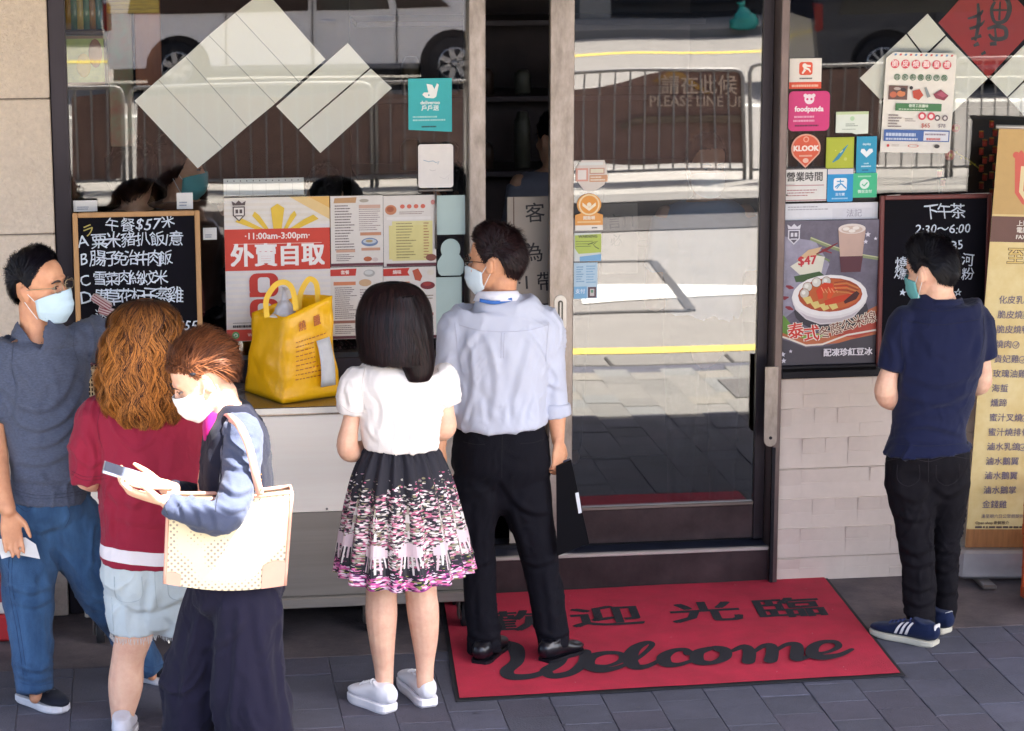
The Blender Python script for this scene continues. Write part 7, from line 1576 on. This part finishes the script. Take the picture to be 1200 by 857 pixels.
for i, c in enumerate(cols): cr.elements[i].position = i/len(cols); cr.elements[i].color = (*sc3(lin(c), .85), 1)
L_.new(sep.outputs[0], petal.inputs[0])
pet2 = N_.new('ShaderNodeValToRGB'); pet2.color_ramp.interpolation = 'CONSTANT'; cr = pet2.color_ramp
cols = ['D45A9A', 'E88AB8', '5A2A5C', 'F0C8DC', 'B04490', 'E070A0', '8A9048', 'F4E0EC']
while len(cr.elements) < len(cols): cr.elements.new(.5)
for i, c in enumerate(cols): cr.elements[i].position = i/len(cols); cr.elements[i].color = (*sc3(lin(c), .85), 1)
L_.new(sep.outputs[0], pet2.inputs[0])
dens = N_.new('ShaderNodeValToRGB'); cr = dens.color_ramp; cr.elements[0].position = .0; cr.elements[0].color = (0, 0, 0, 1); cr.elements[1].position = 1; cr.elements[1].color = (.8, .8, .8, 1)
for p_, v_ in ((.22, 0.0), (.30, .22), (.42, .5), (.55, .72), (.82, .8), (.865, .10), (.895, .3), (.93, .78)): e_ = cr.elements.new(p_); e_.color = (v_, v_, v_, 1)
L_.new(at.outputs['Fac'], dens.inputs[0])
lt = N_.new('ShaderNodeMath'); lt.operation = 'LESS_THAN'; L_.new(sep.outputs[1], lt.inputs[0]); L_.new(dens.outputs[0], lt.inputs[1])
low = N_.new('ShaderNodeMath'); low.operation = 'GREATER_THAN'; low.inputs[1].default_value = .86; L_.new(at.outputs['Fac'], low.inputs[0])
mp1 = N_.new('ShaderNodeMix'); mp1.data_type = 'RGBA'; L_.new(low.outputs[0], mp1.inputs[0]); L_.new(petal.outputs[0], mp1.inputs[6]); L_.new(pet2.outputs[0], mp1.inputs[7])
mp2 = N_.new('ShaderNodeMix'); mp2.data_type = 'RGBA'; mp2.inputs[6].default_value = (*sc3(lin('1A1824'), .85), 1); L_.new(lt.outputs[0], mp2.inputs[0]); L_.new(mp1.outputs[2], mp2.inputs[7]); L_.new(mp2.outputs[2], bs_.inputs['Base Color'])
SK = [(513, 430, 507, Yc, .092), (524, 427, 510, Yc, .10), (534, 421, 517, Yc, .12), (560, 411, 528, Yc, .16), (600, 402, 539, Yc, .195), (640, 396, 548, Yc, .22), (670, 391.5, 555, Yc, .235)]
ctr = catmull([np.array([*P((a+b)/2, y, Y), (b-a)/2*S((a+b)/2, y, Y), d]) for y, a, b, Y, d in SK], 8); n_ = 220; V = []; tone = []; m_ = len(ctr)
def skirt_pt(i, a, off=0):
    f = i/(m_-1); i0 = min(int(i), m_-2); q = ctr[i0]*(1-(i-i0))+ctr[i0+1]*(i-i0); pl = (.006+.011*f)*math.sin(a*17+.6*math.sin(a*3))+.006*(1-f)*math.sin(a*41)*(1 if f < .35 else .3)+.010*f*math.sin(a*5+1); k = 1+off
    return Vector((q[0]+(q[3]-.008+pl+off)*math.cos(a), q[1]+(q[4]+pl+off)*math.sin(a), q[2]-f*.010*math.sin(a*3+.6)*f+f*.002*math.sin(a*9)))
for i in range(m_):
    for k in range(n_): V.append(skirt_pt(i, 2*math.pi*k/n_)); tone.append((ctr[0][2]-ctr[i][2])/(ctr[0][2]-ctr[-1][2]))
F = [(i*n_+k, i*n_+(k+1) % n_, (i+1)*n_+(k+1) % n_, (i+1)*n_+k) for i in range(m_-1) for k in range(n_)]+[tuple(range(n_))]
so_ = mk('skirt', V, F, ms, t, smooth=True, attr=tone)
uvl = so_.data.uv_layers.new(name='UVMap'); lv = np.empty(len(so_.data.loops), dtype=np.int32); so_.data.loops.foreach_get('vertex_index', lv); kk = lv % n_; ii = lv//n_
uvv = np.stack([np.where(kk == 0, 0, kk)/n_, np.asarray(tone)[lv]*.55], 1); 
first = so_.data.polygons
uvl.data.foreach_set('uv', uvv.astype(np.float32).ravel())
so_.modifiers.new('s', 'SOLIDIFY').thickness = .0015
# pale feathery shapes printed round the lower skirt
fp1, fp2, fp3 = flat('E6CBD2'), flat('EFE6E2'), flat('1E1A26'); g = G()
fm = [fp1, fp2, fp3, flat('B4AC98')]
def patch(a, f, pts, mi_, e):
    V = []
    for u, v in pts: V.append(skirt_pt(max(0, min(m_-1.01, (f+v)*(m_-1))), a+u, e))
    g.cur = mi_; g.add(V, [tuple(range(len(V)))])
for q in range(11):
    a = 2*math.pi*(q+.3)/11; f = .78+.012*(q % 2)
    for k in range(9):                          # black gap ground, then fan of pale fingers
        w0 = -.2+.4*k/9; w1 = w0+.4/9; patch(a, f, [(w0, .01), (w1, .01), (w1, .115), (w0, .115)], 2, .0022)
    for k in range(8):
        w0 = -.19+.38*k/8; w1 = w0+.0475; h0 = .055*(1-(abs(k-3.5)/4)**2)
        patch(a, f, [(w0, .02), (w0, -.01-h0*.6), (w1, -.01-h0*.6), (w1, .02)], 0, .0034)
    for k in range(6):
        c0 = -.13+.26*k/5; L1 = .075+.02*math.sin(k*2+q)
        for sgm in range(3): x0_ = c0*(1+.10*sgm); x1_ = c0*(1+.10*(sgm+1)); patch(a, f, [(x0_-.016, .015+L1*sgm/3), (x0_+.014, .015+L1*sgm/3), (x1_+.011, .015+L1*(sgm+1)/3), (x1_-.012, .015+L1*(sgm+1)/3)], 1 if k % 2 else 0, .0042)
    for sgm in range(4):                        # greyish stem shape above
        w_ = .05-.03*abs(sgm-1.5)/1.5; patch(a+.015*math.sin(q*2+sgm), f, [(-w_, -.06-sgm*.035), (-w_*.6, -.095-sgm*.035), (w_*.7, -.095-sgm*.035), (w_, -.06-sgm*.035)], 3 if sgm % 2 else 1, .003)
g.obj('printed_feathers', fm, t)
wsh = mat('white_trainer', 'F0EEF2', .5, vary=.02, k=.88)
shoe(t, (458, 836), (413, 818), .10, wsh, wsh, hs=.036, ht=.075, laces=flat('F4F4F6'), bulk=1.1); shoe(t, (503, 830), (474, 800), .10, wsh, wsh, hs=.036, ht=.075, laces=flat('F4F4F6'), bulk=1.1)

# ------------------------------------------------------------ 5. man in the pale shirt
t = person('man in pale blue shirt and black trousers standing on the red mat', (612, 770))
Yd = -.84; hd = Head(P(580, 306, Yd), -62, 3, 0, 1.06)
tor = [(348, 562, 612, Yd, .06), (364, 554, 620, Yd, .065), (380, 530, 644, Yd, .11), (420, 534, 640, Yd, .12), (460, 538, 638, Yd, .115), (500, 536, 640, Yd, .12), (535, 540, 636, Yd, .11)]
aL = [(531, 395, Yd, 36), (523, 440, Yd, 28), (519, 475, Yd-.01, 24), (516, 505, Yd-.05, 18), (516, 522, Yd-.08, 15)]
aR = [(642, 392, Yd, 38), (649, 440, Yd, 29), (652, 476, Yd-.01, 24), (653, 500, Yd-.03, 19), (654, 518, Yd-.05, 15)]
lL = [(562, 575, Yd, 52), (559, 640, Yd, 38), (562, 700, Yd, 32), (568, 760, Yd-.03, 24), (570, 772, Yd-.03, 22)]
lR = [(615, 575, Yd, 52), (629, 640, Yd, 38), (640, 700, Yd-.02, 32), (649, 755, Yd-.06, 24), (650, 770, Yd-.06, 22)]
def ex(g): hand(g, P(655, 520, Yd-.06), (-.02, -.05, -1), (.55, -.8, 0), -1, 28, .92, fc=(0, 10, 20, 30)); hand(g, P(516, 524, Yd-.09), (.05, .05, -1), (-.5, .5, 0), -1, 25, .9)
body(t, sk_tan, tor, [(aL, 1), (aR, 1), (lL, .8), (lR, .8)], hd, (P(586, 362, Yd), hd.w(0, -.03, -.06), [.062, .056, .055]), ex)
cap_hair(hd, t, h_brown, thick=.019, top=.008, back=.006, n=6500, seed=12, crownph=180, crownth=25, ln=(.04, .075), lift=.014, tones=(0, 1.25))
mask(hd, t, mat('pale_mask', 'DDEAF0', .7, vary=.02, k=.85)); specs(hd, t, m_black); eyes(hd, t)
g = G(); rows_tube(g, [(345, 561, 610, Yd, .07), (354, 554, 618, Yd, .085), (362, 540, 636, Yd, .10), (376, 526, 647, Yd, .12)]+[(y, a-3, b+3, Y, d+.012) for y, a, b, Y, d in tor[3:5]]+[(490, 531, 643, Yd, .14), (498, 533, 641, Yd, .138)]); limb(g, [(534, 386, Yd, 44), (524, 440, Yd, 33), (521, 484, Yd-.01, 31)], cap='top'); limb(g, [(637, 381, Yd, 46), (647, 440, Yd, 34), (651, 486, Yd-.01, 31)], cap='top')
go = garment('shirt', g, c_shirt, t, amp=.007, wl=.15, seed=45, st=(1.5, 1, .7), voxel=.0075, strokes=[([(549, 395), (556, 440), (552, 482)], 4.5, .008), ([(624, 398), (613, 440), (602, 480)], 5, .008), ([(574, 400), (583, 450), (577, 490)], 5, .007), ([(538, 424), (548, 402), (562, 386)], 4, .008), ([(640, 428), (628, 406), (614, 390)], 4, .008), ([(530, 436), (522, 452), (516, 468)], 3.5, .008), ([(528, 418), (518, 430)], 3.5, .007), ([(645, 428), (655, 442), (651, 462)], 3.5, .008), ([(642, 448), (658, 456)], 3, .007), ([(543, 495), (550, 470)], 3, .007), ([(567, 496), (564, 468)], 3, .006), ([(608, 496), (617, 468)], 3, .007), ([(632, 493), (629, 468)], 3, .006), ([(592, 496), (594, 474)], 3, .006), ([(600, 410), (596, 440)], 5, .004)])
seam(go, [[(538, 381), (560, 387), (590, 389), (620, 387), (642, 381)], [(588, 390), (587, 420)], [(591, 390), (590, 420)], [(533, 378), (535, 400), (537, 424)], [(643, 378), (641, 400), (639, 424)]], mat('shirt_seam', 'BCBCCC', .9))
collar_ring('collar', P(583, 352, Yd-.01), .080, .074, .036, cloth('white_collar', 'ECEAF2', k=.86, bump=.1), t, tilt=-.012, flare=.014)
g = G().tube([P(562, 352, Yd-.085), P(580, 355, Yd-.098), P(600, 351, Yd-.085)], (.007, .002), n=8, sub=4); g.obj('blue_lanyard', flat('2A6AC0'), t, True)
g = G().tube([P(652, 474, Yd-.01), P(653, 487, Yd-.01)], [.058, .058], n=22, sub=1); 
garment('rolled_cuff', G().tube([P(652, 472, Yd-.01), P(652, 480, Yd-.01), P(653, 488, Yd-.01)], [.0545, .0575, .0575], n=22, sub=2), c_shirt, t, voxel=.006, amp=.002, wl=.05)
g = G().tube([P(587, 366, Yd-.0), P(587, 368, Yd-.0)], .0); yo = G()
yk = [(534, 378), (556, 384), (588, 386), (620, 384), (642, 378)]
g = G(); rows_tube(g, [(488, 537, 636, Yd, .118), (506, 533, 640, Yd, .126), (520, 530, 643, Yd, .132), (548, 530, 645, Yd, .128), (566, 540, 636, Yd, .10)], cap='round'); limb(g, [(560, 540, Yd, 56), (561, 575, Yd, 62), (558, 620, Yd, 47), (561, 660, Yd, 40), (563, 705, Yd, 38), (569, 764, Yd-.03, 40)], cap='top'); limb(g, [(614, 540, Yd, 58), (614, 575, Yd, 63), (625, 620, Yd, 52), (634, 660, Yd, 43), (641, 705, Yd-.02, 41), (650, 760, Yd-.06, 38)], cap='top')
go = garment('trousers', g, c_black, t, amp=.007, wl=.14, seed=49, st=(1.2, 1, .5), strokes=[([(588, 562), (606, 588), (626, 600), (645, 597)], 4, .009), ([(584, 560), (568, 574), (544, 580)], 4, .008), ([(600, 600), (612, 635), (616, 660)], 5, .008), ([(612, 654), (630, 661), (650, 654)], 3.5, .008), ([(544, 654), (560, 661), (578, 654)], 3.5, .008), ([(560, 590), (559, 650)], 4, .006), ([(561, 670), (565, 745)], 4, .005), ([(640, 670), (650, 745)], 4, .006), ([(550, 742), (570, 750), (587, 742)], 3, .008), ([(552, 754), (570, 760), (588, 754)], 3, .006), ([(630, 738), (650, 747), (666, 739)], 3, .008)])
seam(go, [[(543, 518), (556, 521), (568, 521)], [(610, 520), (624, 519), (637, 515)], [(589, 500), (588, 530), (588, 560)]], mat('black_seam', '050508', .9))
shoe(t, (562, 781), (588, 757), .10, mat('black_leather', '14131A', .3, vary=.1), m_black, hs=.024, ht=.08); shoe(t, (638, 779), (679, 764), .10, mat('black_leather', '14131A', .3), m_black, hs=.024, ht=.08)
# folder in his hand
Yf = Yd-.08; fo = thing('black_folder', P(668, 650, Yf), 'black document folder with a white tag in the hand of the pale shirt man', 'folder')
pts = [(651, 546), (669, 540), (690, 636), (652, 651)]
q = [P(x, y, Yf) for x, y in pts]; g = G(); V = [p_+Vector((0, -.012, 0)) for p_ in q]+[p_+Vector((.004, .012, 0)) for p_ in q]; g.add(V, [(0, 1, 2, 3), (7, 6, 5, 4), (0, 4, 5, 1), (1, 5, 6, 2), (2, 6, 7, 3), (3, 7, 4, 0)]); g.obj('cover', mat('folder_black', '0A090E', .7, spec=.08), fo)
q = [P(x, y, Yf-.014) for x, y in ((674, 578), (678, 577), (682, 601), (678, 602))]; mk('white_tag', q, [(0, 1, 2, 3)], flat('D8D8DC'), fo)
q = [P(x, y, Yf+.016) for x, y in ((652, 543), (668, 537), (672, 545), (653, 551))]; mk('page_edge', q, [(0, 1, 2, 3)], flat('3A3844'), fo)

# ------------------------------------------------------------ 6. man in the navy polo
t = person('man in navy polo shirt and black jeans reading the tea chalkboard', (1085, 750))
Ye = -.8; hd = Head(P(1090, 317, Ye), -38, 12, 3, 1.03)
tor = [(350, 1080, 1126, Ye, .06), (362, 1078, 1128, Ye, .065), (374, 1055, 1156, Ye, .11), (410, 1053, 1154, Ye, .12), (460, 1048, 1142, Ye, .12), (510, 1046, 1132, Ye, .11), (535, 1050, 1126, Ye, .10)]
aL = [(1062, 392, Ye, 32), (1046, 425, Ye, 27), (1038, 458, Ye-.01, 28), (1048, 468, Ye+.06, 26), (1066, 455, Ye+.22, 19)]
aR = [(1144, 392, Ye, 32), (1151, 420, Ye, 25), (1150, 448, Ye+.02, 25), (1138, 452, Ye+.08, 22), (1118, 445, Ye+.22, 18)]
lL = [(1069, 570, Ye, 52), (1073, 640, Ye-.01, 38), (1077, 700, Ye-.03, 30), (1080, 748, Ye-.06, 22), (1080, 756, Ye-.06, 20)]
lR = [(1110, 570, Ye, 48), (1109, 640, Ye+.04, 32), (1108, 700, Ye+.05, 25), (1107, 730, Ye+.05, 20), (1107, 738, Ye+.05, 19)]
def ex(g): hand(g, P(1070, 452, Ye+.25), (.3, .9, .2), (0, -.2, 1), 1, 30, .95); hand(g, P(1114, 443, Ye+.25), (-.3, .9, .2), (0, -.2, 1), -1, 30, .95)
body(t, sk_fair, tor, [(aL, 1), (aR, 1), (lL, .8), (lR, .8)], hd, (P(1100, 366, Ye), hd.w(0, -.03, -.06), [.064, .058, .056]), ex)
cap_hair(hd, t, h_black, thick=.020, top=.008, back=.004, n=6500, seed=17, crownph=170, crownth=22, ln=(.03, .06), lift=.014, rough_=.2, tones=(0, .7))
mask(hd, t, mat('teal_mask', '6FB8B8', .7, vary=.03, k=.85)); eyes(hd, t)
g = G(); rows_tube(g, [(346, 1080, 1128, Ye, .07), (353, 1070, 1134, Ye, .085), (360, 1060, 1144, Ye, .10), (373, 1053, 1155, Ye, .115)]+[(y, a-1, b-1, Y, d+.010) for y, a, b, Y, d in tor[3:6]]+[(527, 1036, 1140, Ye, .145)]); limb(g, [(1060, 379, Ye, 42), (1050, 410, Ye, 37), (1043, 434, Ye-.005, 34)], cap='top'); limb(g, [(1145, 379, Ye, 42), (1152, 404, Ye, 33), (1154, 420, Ye, 29)], cap='top')
go = garment('polo_shirt', g, c_polo, t, amp=.006, wl=.17, seed=55, st=(1.1, 1, 1.0), voxel=.0075, strokes=[([(1046, 506), (1085, 498), (1132, 510)], 4, .008), ([(1044, 492), (1080, 479), (1122, 470)], 4, .007), ([(1058, 438), (1100, 450), (1142, 438)], 5, .007), ([(1054, 460), (1095, 471), (1142, 456)], 4.5, .008), ([(1057, 396), (1063, 425), (1058, 452)], 4, .009), ([(1151, 396), (1143, 424)], 4, .008), ([(1040, 396), (1048, 416), (1046, 432)], 4, .007), ([(1080, 385), (1095, 410), (1120, 415)], 6, .004), ([(1060, 515), (1100, 518)], 3, .005)])
seam(go, [[(1062, 376), (1100, 381), (1150, 374)], [(1028, 428), (1038, 435), (1054, 437)], [(1039, 519), (1085, 523), (1138, 519)], [(1057, 372), (1056, 395), (1058, 420)], [(1152, 370), (1153, 395), (1149, 418)], [(1072, 360), (1100, 365), (1134, 360)]], mat('polo_seam', '0E1228', .9))
collar_ring('collar', P(1103, 358, Ye-.01), .082, .076, .030, c_polo, t, tilt=-.006, flare=.014)
g = G(); rows_tube(g, [(518, 1044, 1132, Ye, .12), (540, 1038, 1138, Ye, .125), (562, 1048, 1128, Ye, .10)], cap='round'); limb(g, [(1064, 535, Ye, 52), (1067, 565, Ye, 60), (1071, 610, Ye-.01, 48), (1075, 650, Ye-.02, 41), (1078, 700, Ye-.03, 38), (1080, 742, Ye-.06, 33)], cap='top'); limb(g, [(1112, 535, Ye, 50), (1110, 566, Ye, 54), (1109, 610, Ye+.03, 38), (1109, 650, Ye+.04, 31), (1108, 700, Ye+.05, 28), (1107, 726, Ye+.05, 25)], cap='top')
go = garment('jeans', g, c_bjean, t, amp=.006, wl=.09, seed=59, st=(1, 1, 1.3), strokes=[([(1046, 600), (1074, 609), (1096, 600)], 3.5, .007), ([(1054, 638), (1075, 648), (1094, 638)], 3.5, .008), ([(1056, 656), (1078, 663), (1096, 654)], 3, .007), ([(1059, 684), (1078, 692), (1097, 684)], 3, .007), ([(1061, 702), (1079, 709), (1096, 702)], 3, .007), ([(1063, 720), (1080, 727), (1096, 720)], 3, .007), ([(1094, 640), (1108, 647), (1121, 638)], 3, .006), ([(1094, 664), (1108, 670), (1120, 663)], 3, .006), ([(1094, 690), (1108, 696), (1119, 689)], 3, .006), ([(1048, 574), (1074, 586), (1090, 570)], 4, .007), ([(1094, 568), (1112, 580), (1132, 566)], 4, .007)])
seam(go, [[(1052, 545), (1052, 562), (1064, 570), (1077, 562), (1077, 545)], [(1097, 545), (1098, 562), (1110, 569), (1123, 561), (1124, 544)], [(1040, 540), (1064, 536), (1088, 541), (1112, 535), (1136, 538)], [(1088, 530), (1088, 565)]], mat('bjean_seam', '241E24', .9))
m_suede = cloth('blue_suede', '172242', k=.8); m_gum = mat('off_white_sole', 'CFC8B4', .6, k=.8); m_wst = flat('E8E4E0')
shoe(t, (1096, 758), (1022, 742), .098, m_suede, m_gum, hs=.026, ht=.078, stripes=m_wst, tab=m_wst, laces=flat('24346A')); shoe(t, (1110, 743), (1078, 733), .095, m_suede, m_gum, hs=.026, ht=.078, stripes=m_wst, tab=m_wst)
# ------------------------------------------------------------ people inside the shop, dim behind the glass
def inner_person(label, px, pyt, Y, phi, m_shirt, hairm, long_=False, w=86, mk_=None, k=1.0, pitch=5):
    top = P(px, pyt, Y); H = (top.z-.15); s_ = S(px, pyt, Y); t = thing('person', (top.x, Y, .15), label, 'person')
    u = H/1.7
    def J(x, y, z): return Vector((top.x+x*u*k, Y+y*u, .15+z*u))
    hd = Head(J(0, 0, 1.575), phi, pitch, 0, u*k)
    g = G(); g.tube([J(0, 0, 1.44), J(0, 0, 1.38), J(0, 0, 1.25), J(0, 0, 1.08), J(0, 0, .95), J(0, 0, .85)], [(.06, .05), (.17, .08), (.18, .10), (.15, .10), (.155, .10), (.16, .11)], n=16, side=(1, 0, 0), sub=2, cap='round')
    hd.add(g); g.tube([J(0, 0, 1.40), J(0, 0, 1.5)], [.06, .055], n=10)
    for e in (-1, 1):
        g.tube([J(e*.17, 0, 1.37), J(e*.21, .0, 1.12), J(e*.20, .10, .98), J(e*.14, .2, .96)], [.045, .038, .032, .024], n=8, sub=2, cap='round'); hand(g, J(e*.13, .21, .96), (-e*.3, 1, 0), (0, 0, 1), e, 20, .95)
        g.tube([J(e*.09, 0, .9), J(e*.09, 0, .5), J(e*.09, 0, .09)], [.075, .055, .038], n=10, sub=2, cap='round'); g.tube([J(e*.09, -.03, .04), J(e*.09, .16, .035)], [.04, .03], n=8, cap='round')
    V, F, N2 = fuse(g, .009, 2); mk('body', V, F, sk_mid, t, smooth=True)
    g = G(); g.tube([J(0, 0, 1.43), J(0, 0, 1.39), J(0, 0, 1.25), J(0, 0, 1.08), J(0, 0, .93)], [(.08, .065), (.185, .095), (.195, .115), (.17, .115), (.175, .12)], n=18, side=(1, 0, 0), sub=2)
    for e in (-1, 1): g.tube([J(e*.17, 0, 1.36), J(e*.21, .0, 1.14)], [.058, .052], n=10, sub=2)
    garment('shirt', g, m_shirt, t, voxel=.012, amp=.006, wl=.12, seed=int(px))
    g = G(); g.tube([J(0, 0, .97), J(0, 0, .84)], [(.175, .12), (.18, .125)], n=16, side=(1, 0, 0))
    for e in (-1, 1): g.tube([J(e*.09, 0, .88), J(e*.09, 0, .5), J(e*.09, 0, .07)], [.088, .068, .055], n=10, sub=2)
    garment('trousers', g, c_black, t, voxel=.014, amp=.005, seed=3)
    if long_:
        ln = [(-180, 150), (-125, 140), (-100, 130), (-80, 110), (-60, 66), (0, 46), (60, 66), (80, 110), (100, 130), (125, 140), (180, 150)]; cap_hair(hd, t, hairm, line=ln, thick=.03, n=900, seed=int(px), ln=(.05, .1), wid=.004)
    else: cap_hair(hd, t, hairm, thick=.018, n=900, seed=int(px), wid=.004)
    if mk_: mask(hd, t, mk_)
    eyes(hd, t)
dk = cloth('dark_top', '1E1C26'); tl = mat('teal_mask', '6FB8B8', .7, k=.85)
inner_person('dark haired customer inside the window, left of the pair above the chalkboard', 155, 172, .75, 20, dk, h_black, True, k=1.15)
inner_person('customer in a teal mask inside the window, right of the pair above the chalkboard', 209, 163, .95, 100, cloth('brown_top', '6A4A3C'), h_black, True, mk_=tl, k=1.12)
inner_person('person inside showing only a dome of black hair above the paper strip', 380, 195, .6, 0, dk, h_black)
inner_person('person in black standing inside behind the whiteboard stand', 527, 190, .7, -10, dk, h_black)
inner_person('cashier in a pale shirt leaning behind the counter in the open doorway', 650, 132, 1.6, -30, cloth('dim_shirt', '8A8A98'), h_black)
inner_person('masked waiter in a blue shirt behind the closed door glass', 828, 158, .27, 172, cloth('waiter_shirt', '9FB6D4'), h_black, mk_=mat('pale_mask', 'DDEAF0', .7, k=.85))
